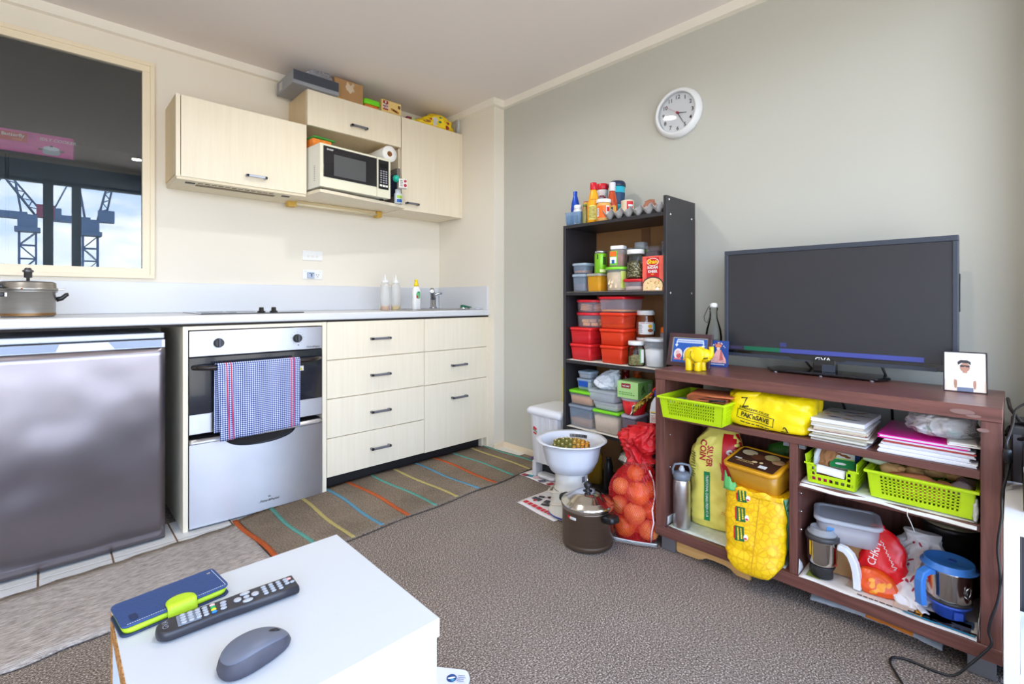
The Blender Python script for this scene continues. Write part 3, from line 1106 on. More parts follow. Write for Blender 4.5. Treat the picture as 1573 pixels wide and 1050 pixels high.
# microwave
mw = thing('microwave', 'white microwave oven with black glass door on the shelf', 'microwave', (1.068, 2.622, 1.6065), 5)
MWW = M('microwave_white', (226, 228, 222), .4)
w_, h_ = .452, .250
mwb = MB().box(0, .014, .012, w_, .33, h_)
mwb.build('case', MWW, mw, .003)
MB().box(0, 0, .012, w_, .0138, h_).build('front_frame', M('microwave_cream_front', (232, 230, 208), .4), mw, .002)
MB().box(.018, -.004, .068, .352, 0, h_ - .012).build('door_glass', M('microwave_black_glass', (30, 30, 36), .12, coat=.3), mw, .001)
MB().box(.078, -.0052, .082, .278, -.004, h_ - .050).build('door_window', M('microwave_window_grey', (86, 88, 90), .22), mw)
MB().box(.366, -.004, .062, .436, 0, h_ - .014).build('control_panel', M('microwave_panel', (26, 26, 32), .25), mw, .001)
MB().box(.354, -.0012, .013, .3565, 0, h_ - .001).build('door_gap', M('gap_grey', (170, 168, 150), .6), mw)
lettering(mw, 'SHARP', .013, WHITE, 'front', (.055, -.0045, h_ - .030), bold=.02)
MB().box(.374, -.0046, .190, .428, -.004, .215).build('display', M('display_black', (12, 14, 18), .1), mw)
BTN = M('button_grey', (150, 152, 160), .5)
for i in range(6):
    for j in range(3):
        MB().box(.376 + j * .0185, -.0052, .098 + i * .0135, .388 + j * .0185, -.004, .1055 + i * .0135).build('button', BTN, mw)
for j in range(3):
    MB().box(.373 + j * .020, -.0056, .076, .389 + j * .020, -.004, .088).build('button', WHITE, mw)
m = MB()
for i in range(9):
    m.box(-.0008, .060, .05 + i * .010, .001, .068, .0545 + i * .010)
m.build('side_vents', M('vent_grey', (130, 130, 128), .6), mw)
for a, b in ((.03, .05), (.42, .05), (.03, .30), (.42, .30)):
    MB().lathe([(.012, 0), (.012, .012)], 12, (a, b, 0)).build('foot', BLACK, mw)
tr = thing('paper_towel_roll', 'white paper towel roll lying on the microwave', 'paper towel', (1.535, 2.70, 1.8575 + .0495), 0)
m = MB()
m.lathe([(.017, 0), (.049, 0), (.0495, .002), (.0495, .223), (.049, .225), (.017, .225)], 34, cap0=False, cap1=False)
m.tf(Matrix.Rotation(R(-90), 4, 'X'))
m.build('paper', M('paper_towel_white', (240, 240, 238), .85, bump=(120, .3)), tr)
m = MB().lathe([(.0168, .0005), (.0168, .2245), (.0155, .2245), (.0155, .0005), (.0168, .0005)], 24, cap0=False, cap1=False)
m.tf(Matrix.Rotation(R(-90), 4, 'X'))
m.build('cardboard_core', M('cardboard_core', (160, 108, 62), .8), tr)
np_ = thing('noodle_packet', 'green and orange food packet on top of the microwave', 'packet', (1.115, 2.76, 1.8575), 4)
nb = MB().box(-.054, -.045, 0, .054, .045, .044)
nb.build('pouch', M('orange_pack', (226, 130, 40), .4, var=(30, .3)), np_)
np2 = thing('food_packet', 'flat green packet lying over the orange packet', 'packet', (1.125, 2.76, 1.9045), 6)
MB().sheet(lambda u, v: (-.064 + .128 * u, -.05 + .09 * v, .010 + .001 * math.sin(u * 6)), 12, 6, .009).build('pouch', M('green_pack', (60, 150, 60), .4), np2)
decal(np2, 'red_badge', RED, 'top', (-.035, -.01, .0175), .022, .018, shape='oval')

sb_ = thing('tea_carton', 'small white carton with red marks beside the microwave', 'box', (1.598, 2.655, 1.694), -18)
scm = MB().box(-.026, -.018, 0, .026, .018, .056)
scm.build('carton', M('carton_white', (226, 224, 220), .5), sb_, .001)
decal(sb_, 'red_mark', M('crimson', (176, 24, 50), .5), 'front', (.013, -.018, .042), .018, .016, shape='oval')
decal(sb_, 'red_mark', M('crimson', (176, 24, 50), .5), 'front', (.013, -.018, .016), .020, .020, shape='oval')
rows_of_print(sb_, INK, 'front', (-.010, -.018, .028), .016, .042, 4)
lb = thing('spice_jar', 'blue and white jar standing beside the microwave', 'jar', (1.593, 2.70, 1.6065))
ljb = MB().lathe([(.022, 0), (.024, .003), (.024, .060), (.018, .064), (.018, .087)], 18)
ljb.build('body', M('pale_jar', (214, 224, 232), .35), lb)
decal(lb, 'blue_label', M('label_blue', (24, 92, 170), .5), 'front', (0, 0, .014), .04, .020, ljb)
decal(lb, 'yellow_green_label', M('label_lime', (160, 200, 60), .5), 'front', (0, 0, .038), .034, .018, ljb)
fw = thing('gift_bow', 'turquoise crinkled bow tucked beside the microwave', 'bow', (1.562, 2.668, 1.752))
m = MB().ball((0, 0, 0), .021, 24, 14, lambda d: 1 + .22 * math.sin(9 * math.atan2(d.z, d.x)) * math.sin(5 * d.y + 1))
m.build('ribbon', M('turquoise_ribbon', (24, 180, 160), .4), fw)
bk = thing('folder', 'grey folder wedged upright beside the microwave', 'folder', (1.622, 2.74, 1.6065), 0)
MB().box(-.012, 0, 0, .010, .20, .235).build('cover', M('folder_grey', (112, 104, 100), .5), bk, .002)
MB().box(-.0135, .004, .06, -.0121, .20, .2).build('page_edge', M('navy_cover', (30, 40, 80), .5), bk)

# ---- on top of the wall cupboards (z 2.187)
ZT = 2.188
gb = thing('appliance_carton', 'grey printed carton at the left end above the cupboards', 'box', (1.065, 2.865, ZT), 0)
gbm = MB().box(-.10, -.13, 0, .16, .13, .075)
gbm.build('carton', M('carton_grey', (142, 146, 154), .45), gb, .002)
MB().box(-.098, -.1312, .020, .158, -.1302, .073).build('dark_band', M('carton_dark', (60, 66, 78), .4), gb)
for i in range(5):
    decal(gb, 'barcode_stripe', PAPERW, 'left', (-.1002, .06, .018 + i * .009), .05, .004)
cbg = thing('plastic_bag', 'clear crinkled plastic bag on the grey carton', 'bag', (1.13, 2.84, ZT + .0755))
m = sack([(0, 0, 0, .08, .07), (.015, 0, 0, .10, .085), (.035, .01, 0, .085, .07), (.066, .02, 0, .05, .04)], 40, 5, .012, 30, 4)
m.build('film', M('crinkled_film', (214, 214, 224), .12, alpha=.34), cbg)
bp_ = thing('cracker_packet', 'flat yellow packet poking out beside the cardboard box', 'packet', (1.20, 2.785, ZT), 0)
MB().sheet(lambda u, v: (-.02 + .09 * u, -.015 + .05 * v, .012 + .008 * math.sin(u * 5)), 8, 4, .008).build('pouch', M('ochre_pack', (196, 160, 70), .4), bp_)
cbx = thing('cardboard_box', 'brown cardboard box above the microwave cupboard', 'box', (1.306, 2.850, ZT), 0)
CARD = M('brown_cardboard', (172, 132, 88), .8, var=(5, .05))
MB().box(-.09, -.075, 0, .09, .075, .124).build('carton', CARD, cbx, .002)
m = MB().sheet(lambda u, v: (-.085 + .17 * u, .010 + .06 * v, .1255 + .016 * v), 2, 3, .003)
m.build('flap', CARD, cbx)
MB().sheet(lambda u, v: (-.02 + .05 * u + .004 * math.sin(v * 9), -.0756, .058 + .05 * v + .01 * math.sin(u * 9)), 6, 6, .0004).build('tape_scrap', M('tape_pale', (206, 186, 160), .3), cbx)
gl = thing('lunch_box', 'orange tub with bright green lid above the cupboards', 'container', (1.452, 2.805, ZT), 0)
MB().rrect([(.09, .07, .012, 0), (.098, .078, .014, .018)], 5).build('body', M('tub_orange', (214, 120, 44), .4), gl)
MB().rrect([(.104, .084, .014, .0182), (.106, .086, .014, .024), (.106, .086, .014, .046), (.100, .08, .012, .050)], 5).build('lid', M('lid_green', (112, 220, 30), .35), gl)
rb = thing('rusk_box', 'upright cream biscuit box with a red panel', 'box', (1.572, 2.772, ZT), 0)
rbm = MB().box(-.060, -.012, 0, .080, .012, .075)
rbm.build('carton', M('carton_cream', (226, 196, 122), .5), rb, .001)
decal(rb, 'red_panel', M('rusk_red', (150, 24, 36), .5), 'front', (-.032, -.012, .040), .036, .058)
lettering(rb, 'MILK\nRUSK', .018, WHITE, 'front', (-.032, -.0122, .034), bold=.02)
decal(rb, 'white_circle', WHITE, 'front', (-.032, -.0125, .060), .012, .010, shape='oval')
for q in range(3):
    decal(rb, 'rusk_picture', M('rusk_brown', (190, 118, 50), .6), 'front', (.018 + q * .016, -.012, .024 - .004 * q), .030, .016, rot=-20, shape='oval')
decal(rb, 'pack_mark', M('label_brown', (110, 70, 40), .5), 'front', (.064, -.012, .05), .018, .02)
fb = thing('flat_box', 'low maroon and green packet between rusk box and noodle bag', 'packet', (1.725, 2.785, ZT))
MB().box(-.02, -.015, 0, .012, .03, .020).build('carton', M('maroon_card', (120, 40, 60), .5), fb, .001)
MB().box(.0122, -.015, 0, .034, .03, .020).build('green_end', M('pale_green_card', (170, 196, 110), .5), fb, .001)
nd = thing('noodle_bag', 'big yellow multipack noodle bag under the ceiling', 'bag', (1.955, 2.85, ZT))
nbm = sack([(0, 0, 0, .11, .06), (.018, 0, 0, .160, .080), (.045, .015, 0, .150, .080), (.080, .03, 0, .10, .070), (.116, .04, .005, .05, .03)], 60, 7, .012, 16, 9)
nbm.build('pouch', M('noodle_yellow', (246, 214, 26), .35, bump=(22, .4)), nd)
for (a, b, w2, h2, mt) in ((-.09, .030, .05, .022, M('curry_brown', (150, 84, 34), .5)), (-.025, .055, .045, .036, M('pack_silver', (206, 206, 210), .35)), (-.030, .026, .045, .030, M('pack_silver', (206, 206, 210), .35)),
                           (.075, .022, .034, .028, M('rusk_red', (150, 24, 36), .5)), (.085, .056, .028, .020, M('rusk_red', (150, 24, 36), .5)), (.015, .048, .022, .016, M('leaf_green', (40, 130, 90), .5)),
                           (.02, .080, .022, .012, M('leaf_green', (40, 130, 90), .5)), (-.060, .052, .018, .02, M('crimson', (176, 24, 50), .5))):
    decal(nd, 'pack_print', mt, 'front', (a, 0, b), w2, h2, nbm, shape='oval')
cp = thing('plastic_bowl_lid', 'white round lid standing against the return wall corner', 'lid', (2.121, 2.785, ZT + .052), 0)
m = MB().lathe([(.0005, -.003), (.050, -.003), (.052, 0), (.052, .010), (.049, .010), (.047, .001), (.0005, .001)], 28)
m.tf(Matrix.Rotation(R(62), 4, 'Z') @ Matrix.Rotation(R(90), 4, 'X'))
m.build('disc', FROST, cp)

# ------------------------------------------------------------------ floor coverings
RUGB = speckle('brown_woven_rug', [(78, 66, 56), (132, 118, 102), (164, 148, 130)], 170, .95, .6, (1, 2.2, 1), .005, .22)
RUGG = speckle('grey_woven_runner', [(136, 126, 118), (184, 174, 166), (216, 208, 202)], 110, .95, .7, (.3, 3.2, 1), .006, .07)


def rug_pt(u, v):
    x = (.616 + .022 * (1 - v)) + (2.128 - .616 + .02 * (1 - v)) * u
    y0 = 1.902 + .068 * u + .006 * math.sin(u * 23)
    y1 = 2.425 + .110 * min(1, u * 2.6) - .02 * max(0, u - .8)
    if x > 2.10:
        y1 = min(y1, 2.52)
    return (x, y0 + (y1 - y0) * v, .0118 + .0012 * math.sin(u * 31 + v * 5))


rug = thing('striped_rug', 'brown woven rug with thin coloured stripes along the cupboards', 'rug')
MB().sheet(rug_pt, 60, 16, .008).build('weave', RUGB, rug)
SC_ = {'orange': (206, 104, 58), 'teal': (108, 176, 162), 'yellow': (204, 188, 122), 'blue': (104, 160, 186)}
SM = {k: speckle(k + '_yarn', [tuple(int(c * .8) for c in v), v], 260, .95, .6, dist=.003) for k, v in SC_.items()}
for cname, ya, yb in (('orange', .604, .634), ('teal', .756, .776), ('yellow', .908, .912), ('blue', 1.050, 1.060), ('orange', 1.178, 1.201), ('teal', 1.316, 1.349),
                      ('yellow', 1.452, 1.481), ('blue', 1.600, 1.623), ('orange', 1.742, 1.750), ('teal', 1.893, 1.897), ('yellow', 2.036, 2.034), ('teal', 2.126, 2.140)):
    def st(u, v, ya=ya, yb=yb, cname=cname):
        # ya = x at the far end, yb = x at the near end
        x = yb + (ya - yb) * v + .006 * math.sin(v * 7 + ya * 9)
        uu = min(max((x - .616) / (2.128 - .616), .002), .995)
        p = rug_pt(uu, v)
        w = .017 if cname != 'orange' else .021
        return (x + (u - .5) * w, min(p[1], 2.515), p[2] + .0016)
    MB().sheet(st, 2, 24, .002).build('stripe', SM[cname], rug)


def run_pt(u, v):
    x = -1.1 + (.606 + 1.1) * u + .012 * (1 - v) * u
    y0 = 1.885 - .03 * math.sin(u * 4.2) + .02 * max(0, x) + .004 * math.sin(x * 40)
    y1 = 2.330 + .080 * max(0, x + .1) + .004 * math.sin(x * 55)
    return (x, y0 + (y1 - y0) * v, .0112 + .001 * math.sin(u * 40))


runner = thing('grey_runner', 'pale grey woven runner mat in front of the fridge', 'rug')
MB().sheet(run_pt, 70, 10, .007).build('weave', RUGG, runner)
m = MB()
rnd = random.Random(4)
for i in range(130):
    x = -.5 + 1.09 * i / 130
    y = run_pt((x + 1.1) / 1.706, 1)[1]
    m.tube([(x, y - .002, .008), (x + rnd.uniform(-.004, .004), y + rnd.uniform(.004, .010), .006)], .0012, 4)
tag(m.build('fringe', RUGG, runner), kind='stuff')

# ------------------------------------------------------------------ coffee table (foreground)
TW = M('white_table_foil', (200, 205, 211), .32)
CHIP = speckle('chipboard_edge', [(126, 82, 44), (178, 126, 74), (206, 160, 104)], 160, .9, .4)
ct = thing('coffee_table', 'white cube coffee table with raw chipboard edges in the foreground', 'table')
tx0, tx1, ty0, ty1, tz = .079, .489, .690, 1.104, .45
MB().box(tx0 + .0016, ty0, tz - .032, tx1, ty1, tz).build('top', TW, ct, .001, 1)
MB().box(tx1 - .022, ty0 + .0215, 0.001, tx1 - .004, ty1 - .003, tz - .0322).build('side_panel', TW, ct)
MB().box(tx0 + .0465, ty0 + .004, 0.001, tx1 - .004, ty0 + .021, tz - .0322).build('front_panel', TW, ct)
MB().box(tx0 + .0016, ty1 - .022, 0.001, tx1 - .0225, ty1 - .004, tz - .0322).build('back_panel', TW, ct)
MB().box(tx0 + .030, ty0 + .004, 0.001, tx0 + .046, ty1 - .023, tz - .0322).build('inner_panel', TW, ct)
MB().box(tx0, ty0, tz - .032, tx0 + .0015, ty1, tz - .001).build('raw_edge', CHIP, ct)
MB().box(tx0, ty1 - .022, .001, tx0 + .0015, ty1 - .004, tz - .033).build('raw_edge', CHIP, ct)

NAVY = M('navy_leather', (38, 66, 118), .55, bump=(240, .3))
LIME = M('lime_leather', (176, 208, 30), .5, bump=(160, .15))
ph = thing('phone_case', 'navy and lime flip phone case on the white table', 'phone case', (.161, 1.052, tz), 6)
MB().rrect([(.160, .086, .012, .0004), (.162, .088, .012, .002), (.160, .086, .012, .0038)], 6).build('back_cover', M('navy_dark_leather', (30, 48, 86), .5), ph)
MB().rrect([(.152, .082, .013, .004), (.156, .086, .014, .009), (.152, .080, .012, .0138)], 6).build('lime_lining', LIME, ph)
MB().rrect([(.158, .086, .010, .014), (.160, .088, .010, .0155), (.159, .087, .010, .018)], 6, (0, .002, 0)).build('front_cover', NAVY, ph)
m = MB()
for i in range(46):
    x = -.072 + i * .0032
    m.box(x, -.0375, .0179, x + .002, -.0368, .0185)
for i in range(22):
    y = -.036 + i * .0034
    m.box(.0745, y, .0179, .0752, y + .002, .0185)
m.build('stitching', M('pale_thread', (196, 206, 220), .8), ph)
MB().box(.064, .026, .0179, .070, .030, .0186).build('eyelet', CHROME, ph)
decal(ph, 'embossed_mark', M('navy_emboss', (24, 42, 80), .5), 'top', (-.060, -.020, .0181), .010, .020)


def flap_pt(u, v):
    # from the cover over the front edge
    s = v * .046
    k = math.sqrt(max(.02, 1 - max(0, 1 - s / .020) ** 2))
    x = (u - .5) * .044 * k + .004
    if s < .028:
        return (x, -.014 - s, .0205)
    return (x, -.042 - .004 * math.sin((s - .028) / .018 * PI / 2), .0205 - (s - .028))


MB().sheet(flap_pt, 10, 14, .002).build('magnetic_flap', LIME, ph)

RB = M('remote_black', (44, 44, 52), .35)
RG = M('remote_button_grey', (168, 174, 184), .45)
rm = thing('remote_control', 'long black remote control with grey buttons on the table', 'remote control', (.232, .955, tz), -3.5)
L_ = .216


def remote_outline(z, inset):
    pts = []
    w = .0235 - inset
    for i in range(9):
        a = PI / 2 + PI * i / 8
        pts.append((-L_ / 2 + .020 + (.020 - inset) * math.cos(a), w * .98 * math.sin(a), z))
    pts += [(-.01, -w * .90, z), (.02, -w, z), (.05, -w, z), (L_ / 2 - inset, -w, z), (L_ / 2 - inset, w, z), (.05, w, z), (.02, w, z), (-.01, w * .90, z)]
    return pts


MB().loft([remote_outline(.0006, .006), remote_outline(.004, .001), remote_outline(.010, 0), remote_outline(.0165, .0008), remote_outline(.018, .0025)], True, True, True).build('body', RB, rm)
MB().box(-.0905 + .012, -.0165, .0181, -.046, .0165, .0189).build('number_panel', M('remote_panel_grey', (124, 134, 150), .4), rm, .002)


def rbtn(x, y, mat=RG, rx=.0042, ry=.0030, z=.0182, name='button'):
    MB().lathe([(1, 0), (1, .0014), (.8, .0022)], 12, (0, 0, 0)).warp(lambda p: Vector((x + p.x * rx, y + p.y * ry, z + p.z))).build(name, mat, rm)


for i in range(3):
    for j in range(4):
        rbtn(-.070 + i * .0105, -.0115 + j * .0077, z=.019)
for j in range(4):
    rbtn(-.0385, -.0115 + j * .0077)
    rbtn(-.0270, -.0115 + j * .0077, (M('btn_blue', (30, 130, 220), .4), M('btn_yellow', (240, 220, 40), .4), M('btn_green', (20, 170, 90), .4), M('btn_pink', (240, 190, 190), .4))[j])
for i, j in ((0, 0), (0, 1), (0, 2)):
    rbtn(-.013 + j * .001, -.010 + j * .009, rx=.0050, ry=.0036)
for x, y, a, b in ((.010, 0, .0062, .0065), (.038, 0, .0062, .0065), (.024, -.0125, .0085, .0050), (.024, .0125, .0085, .0050), (.024, 0, .0050, .0040)):
    rbtn(x, y, M('remote_pad_silver', (178, 182, 190), .3), a, b)
for i in range(4):
    for j in range(4):
        if i == 3 and j in (0,):
            continue
        rbtn(.054 + i * .0125, -.0120 + j * .008)
rbtn(.098, .010, M('btn_power', (240, 170, 165), .4))
rbtn(.1005, -.004)
lettering(rm, 'GVA', .012, M('remote_print', (150, 156, 170), .5), 'top', (-.094, 0, .0182), rot=90)

ms_ = thing('computer_mouse', 'grey wireless computer mouse at the front of the table', 'mouse', (.230, .808, tz), 12)
MG = M('mouse_grey', (96, 102, 118), .45)
MG2 = M('mouse_side_grey', (64, 64, 76), .55, var=(60, .12))
prof = []
NS = 22


def mouse_ring(z, inset):
    pts = []
    for i in range(36):
        a = 2 * PI * i / 36
        ca, sa = math.cos(a), math.sin(a)
        k = (abs(ca) ** 2.6 + abs(sa) ** 2.6) ** (-1 / 2.6)
        x = .053 * ca * k
        y = .030 * sa * k * (1 - .10 * (x / .053))
        f = 1 - inset
        xx, yy = x * f, y * f
        hump = 1 - .55 * max(0, (xx + .012) / .065) ** 2 - .35 * max(0, (-.012 - xx) / .045) ** 2
        pts.append((xx, yy, z * hump))
    return pts


MB().loft([mouse_ring(.001, .10), mouse_ring(.003, .03), mouse_ring(.012, 0), mouse_ring(.024, .05), mouse_ring(.0285, .10)], True, False).build('side_shell', MG2, ms_)
MB().loft([mouse_ring(.0287, .085), mouse_ring(.0305, .12), mouse_ring(.0325, .22), mouse_ring(.0345, .45), mouse_ring(.0355, .7), mouse_ring(.036, .97)], False, True).build('top_shell', MG, ms_)
m = MB().lathe([(.001, -.0025), (.0055, -.0025), (.0062, -.001), (.0062, .001), (.0055, .0025), (.001, .0025)], 18)
m.tf(Matrix.Translation((.030, 0, .0225)) @ Matrix.Rotation(R(90), 4, 'X'))
m.build('scroll_wheel', BLACK, ms_)
decal(ms_, 'wheel_slot', INK, 'top', (.030, 0, .0), .019, .008, MB().loft([mouse_ring(.0287, .085), mouse_ring(.0305, .12), mouse_ring(.0325, .22), mouse_ring(.0345, .45), mouse_ring(.036, .97)], False, True), shape='oval')
rt = thing('white_router', 'white flat plastic device with blue logo behind the table', 'router', (.690, 1.034, 0), -52)
rtm = MB().rrect([(.20, .13, .02, .0008), (.206, .136, .022, .012), (.20, .13, .02, .024)], 6)
rtm.build('case', M('router_white', (226, 230, 244), .35), rt)
decal(rt, 'blue_logo', M('logo_blue', (20, 70, 140), .4), 'top', (.058, .032, .0245), .026, .026, shape='oval')
decal(rt, 'logo_swoosh', WHITE, 'top', (.058, .032, .0250), .020, .006, rot=20, shape='oval')
decal(rt, 'logo_teal', M('logo_teal', (70, 160, 200), .4), 'top', (.062, .026, .0252), .010, .008, shape='oval')
rows_of_print(rt, M('print_grey', (120, 130, 160), .5), 'top', (.083, .034, .0242), .020, .024, 4)

# ------------------------------------------------------------------ things along the taupe wall: local x = to the right, local y = away
def rw(name, label, cat, x, y, z, turn=0.0, group=None):
    return thing(name, label, cat, (x, y, z), -90 + turn, group)


# ---- bookcase
BKM = M('black_brown_board', (44, 42, 46), .38, var=(9, .12, (1, 6, 1)))
BACKB = M('brown_backing_board', (156, 112, 70), .7, var=(3, .08))
bc = thing('bookcase', 'tall black bookcase packed with food jars and tubs', 'bookcase')
BX0, BX1 = 1.95, 2.222
MB().box(BX0, 1.058, .001, BX1, 1.0735, 1.458).build('side_panel', BKM, bc, .001, 1)
MB().box(BX0, 1.6305, .001, BX1, 1.646, 1.386).build('side_panel', BKM, bc, .001, 1)
for zt in (1.386, 1.038, .688, .343, .062):
    MB().box(BX0 + .002, 1.074, zt - .016, BX1 - .002, 1.630, zt).build('shelf', BKM, bc, .001, 1)
MB().box(BX0 + .012, 1.074, .001, BX0 + .024, 1.630, .0455).build('plinth', BKM, bc)
MB().box(BX1 + .0005, 1.060, .05, BX1 + .005, 1.644, 1.384).build('back_panel', BACKB, bc)
MB().box(BX1 - .003, 1.295, 1.05, BX1, 1.345, 1.366).build('tape_strip', M('brown_tape', (120, 78, 44), .35), bc)
for (px, pz) in ((1.972, 1.442), (1.985, 1.378), (2.185, 1.378), (1.985, 1.030), (2.185, 1.030), (1.985, .681), (2.185, .681)):
    m = MB().lathe([(.0045, 0), (.0045, .0012)], 12)
    m.tf(Matrix.Translation((px, 1.058, pz)) @ Matrix.Rotation(R(90), 4, 'X'))
    m.build('screw_cap', WHITE, bc)


def liner(z, label, mat, front_=1.948, back=2.21, y0=1.08, y1=1.622):
    t = thing('shelf_liner', label, 'paper')
    MB().sheet(lambda u, v: (front_ + (back - front_) * v, y1 + (y0 - y1) * u, z + .0018 + .0007 * math.sin(u * 19)), 30, 3, .0008).build('sheet', mat, t)
    return t


NEWS = M('newsprint', (214, 206, 192), .85, var=(30, .10))
liner(1.038, 'cream paper lining the upper middle bookcase shelf', M('cream_paper', (214, 204, 186), .8))
liner(.688, 'newspaper lining the shelf with the red tubs', NEWS)
liner(.343, 'newspaper lining the lowest loaded bookcase shelf', NEWS)
S1, S2, S3, S4 = 1.3862, 1.0412, .6912, .3462
CAM = 33      # turns a round thing's front towards the middle of the room


def rr_shell(w, d, h, r, t=.0018, taper=.92):
    m = MB()
    m.rrect([(w * taper - .006, d * taper - .006, r, 0), (w * taper, d * taper, r, .003), (w, d, r, h), (w - 2 * t, d - 2 * t, r, h), (w * taper - 2 * t, d * taper - 2 * t, r, .005)], 5)
    return m


def tub(label, x, y, z, w, d, h, lid, body=CLEAR, fill=None, level=.5, r=.014, turn=0.0, lid_h=.010, name='food_tub', group=None, taper=.93, rim=None):
    """rectangular lidded food tub; x is its front, y its middle"""
    t = rw(name, label, 'container', x + d / 2, y, z, turn, group)
    hb_ = h - lid_h
    rr_shell(w, d, hb_, r, taper=taper).build('body', body, t)
    if lid is not None:
        MB().rrect([(w + .004, d + .004, r, hb_ - .004), (w + .007, d + .007, r + .002, hb_ + .001), (w + .007, d + .007, r + .002, h - .003), (w, d, r, h - .0005), (w - .016, d - .016, r, h - .0005), (w - .020, d - .020, r, h - .002)], 5).build('lid', lid, t)
    if fill is not None:
        k = taper + (1 - taper) * level
        m = MB().rrect([(w * taper - .008, d * taper - .008, r, .006), (w * k - .006, d * k - .006, r, hb_ * level * .97), (w * k * .7, d * k * .7, r, hb_ * level + .003)], 5)
        m.build('contents', fill, t)
    return t


def rtub(label, x, y, z, rad, h, lid, body=CLEAR, fill=None, level=.5, turn=CAM, lid_h=.010, name='food_tub', cat='container', taper=.92, lid_r=None):
    t = rw(name, label, cat, x, y, z, turn)
    hb_ = h - lid_h
    MB().lathe([(rad * taper - .003, 0), (rad * taper, .003), (rad, hb_), (rad - .0018, hb_), (rad * taper - .002, .005)], 30).build('body', body, t)
    lr = lid_r or rad + .003
    if lid is not None:
        MB().lathe([(lr - .001, hb_ - .003), (lr, hb_), (lr, h - .002), (lr - .002, h), (lr - .010, h), (lr - .012, h - .0015)], 30).build('lid', lid, t)
    if fill is not None:
        k = taper + (1 - taper) * level
        MB().lathe([(rad * taper - .005, .006), (rad * k - .004, hb_ * level * .97), (rad * k * .6, hb_ * level + .003)], 26).build('contents', fill, t)
    return t


def grains(name, rgb, rgb2, scale=220):
    return speckle(name, [rgb, rgb2], scale, .8, .5, dist=.004, big=.05)


REDLID = M('red_lid', (206, 20, 40), .35)
REDTUB = M('red_tub_plastic', (226, 40, 48), .3, alpha=.62)
ORTUB = M('orange_red_tub', (232, 62, 26), .3, alpha=.66)
ORLID = M('orange_red_lid', (232, 56, 24), .35)
RLID2 = M('coral_red_lid', (228, 40, 44), .35)
GRLID = M('lime_lid', (126, 214, 36), .35)
GREYLID = M('pale_blue_lid', (176, 194, 212), .35, alpha=.75)
WLID = M('white_lid', (236, 236, 236), .35)

# top shelf -------------------------------------------------------
t = rw('clear_basket', 'pale blue clear basket at the left end of the top shelf', 'basket', 2.012, 1.600, S1)
m = MB().rrect([(.086, .088, .008, 0), (.096, .098, .010, .066), (.098, .100, .010, .068), (.092, .094, .009, .068), (.083, .085, .007, .002)], 4)
m.build('shell', M('pale_blue_clear', (150, 190, 226), .2, alpha=.42), t)
mm = MB()
for i in range(7):
    mm.box(-.040 + i * .0125, -.0505, .010, -.034 + i * .0125, -.0485, .048)
mm.warp(lambda p: Vector((p.x, p.y + (.068 - p.z) * .08, p.z)))
mm.build('slots', M('slot_blue', (110, 150, 190), .4, alpha=.5), t)
t = rw('blue_bottle', 'deep blue bottle standing in the clear basket', 'bottle', 2.022, 1.622, S1 + .004, CAM)
MB().lathe([(.021, 0), (.024, .004), (.024, .090), (.021, .120), (.012, .155), (.0105, .160), (.0105, .182), (.009, .184)], 22).build('body', M('blue_metal_bottle', (24, 76, 190), .25, .3), t)
t = rw('pill_tub', 'white labelled tub with white cap in the clear basket', 'bottle', 1.990, 1.580, S1 + .004, CAM)
pm = MB().lathe([(.021, 0), (.023, .003), (.023, .072), (.019, .080)], 22)
pm.build('body', M('tub_offwhite', (216, 216, 214), .45), t)
MB().lathe([(.020, .080), (.020, .098), (.018, .100)], 22).build('cap', WLID, t)
rows_of_print(t, M('print_blue_grey', (120, 130, 150), .6), 'front', (0, 0, .038), .034, .05, 9, pm)
t = rw('seasoning_jar', 'slim glass seasoning jar beside the clear basket', 'jar', 1.985, 1.530, S1, CAM)
MB().lathe([(.012, 0), (.0135, .003), (.0135, .07), (.009, .078), (.009, .09)], 16).build('body', M('olive_jar', (150, 144, 84), .2, alpha=.8), t)
MB().lathe([(.0105, .0905), (.0105, .101), (.009, .102)], 16).build('cap', M('green_cap', (110, 130, 60), .4), t)
t = rw('snack_packet', 'red and yellow snack packet behind the clear basket', 'packet', 2.13, 1.612, S1, CAM)
sk_ = sack([(0, 0, 0, .034, .012), (.05, 0, 0, .038, .018), (.11, 0, 0, .036, .014), (.15, .004, 0, .033, .003)], 28, 4, .004, 40, 5)
sk_.build('pouch', M('snack_red', (196, 44, 40), .35, var=(22, .35)), t)
decal(t, 'yellow_print', M('snack_yellow', (232, 200, 60), .4), 'front', (-.012, 0, .132), .040, .026, sk_)
decal(t, 'dark_print', M('snack_dark', (70, 40, 40), .4), 'front', (.006, 0, .108), .03, .02, sk_, shape='oval')
t = rw('snack_packet', 'plain grey snack packet behind the slim seasoning jar', 'packet', 2.12, 1.552, S1, CAM)
sack([(0, 0, 0, .028, .010), (.05, 0, 0, .032, .014), (.10, 0, 0, .030, .010), (.135, 0, 0, .028, .003)], 24, 4, .003, 40, 8).build('pouch', M('snack_grey', (196, 188, 180), .4), t)
t = rw('chocolate_box', 'narrow dark brown carton left of the yellow sauce bottle', 'box', 2.075, 1.548, S1, CAM)
MB().box(-.012, -.03, 0, .012, .03, .150).build('carton', M('cocoa_card', (74, 40, 32), .5), t, .001)
t = rw('sauce_bottle', 'yellow orange sauce bottle with a red cap on the top shelf', 'bottle', 2.0, 1.487, S1, CAM)
mb = MB().lathe([(.028, 0), (.0315, .004), (.0315, .085), (.030, .100), (.020, .152), (.016, .163), (.016, .170)], 26)
mb.build('body', M('mango_yellow', (242, 168, 20), .3), t)
MB().lathe([(.017, .1702), (.0175, .174), (.0165, .204), (.015, .206)], 22).build('cap', REDLID, t)
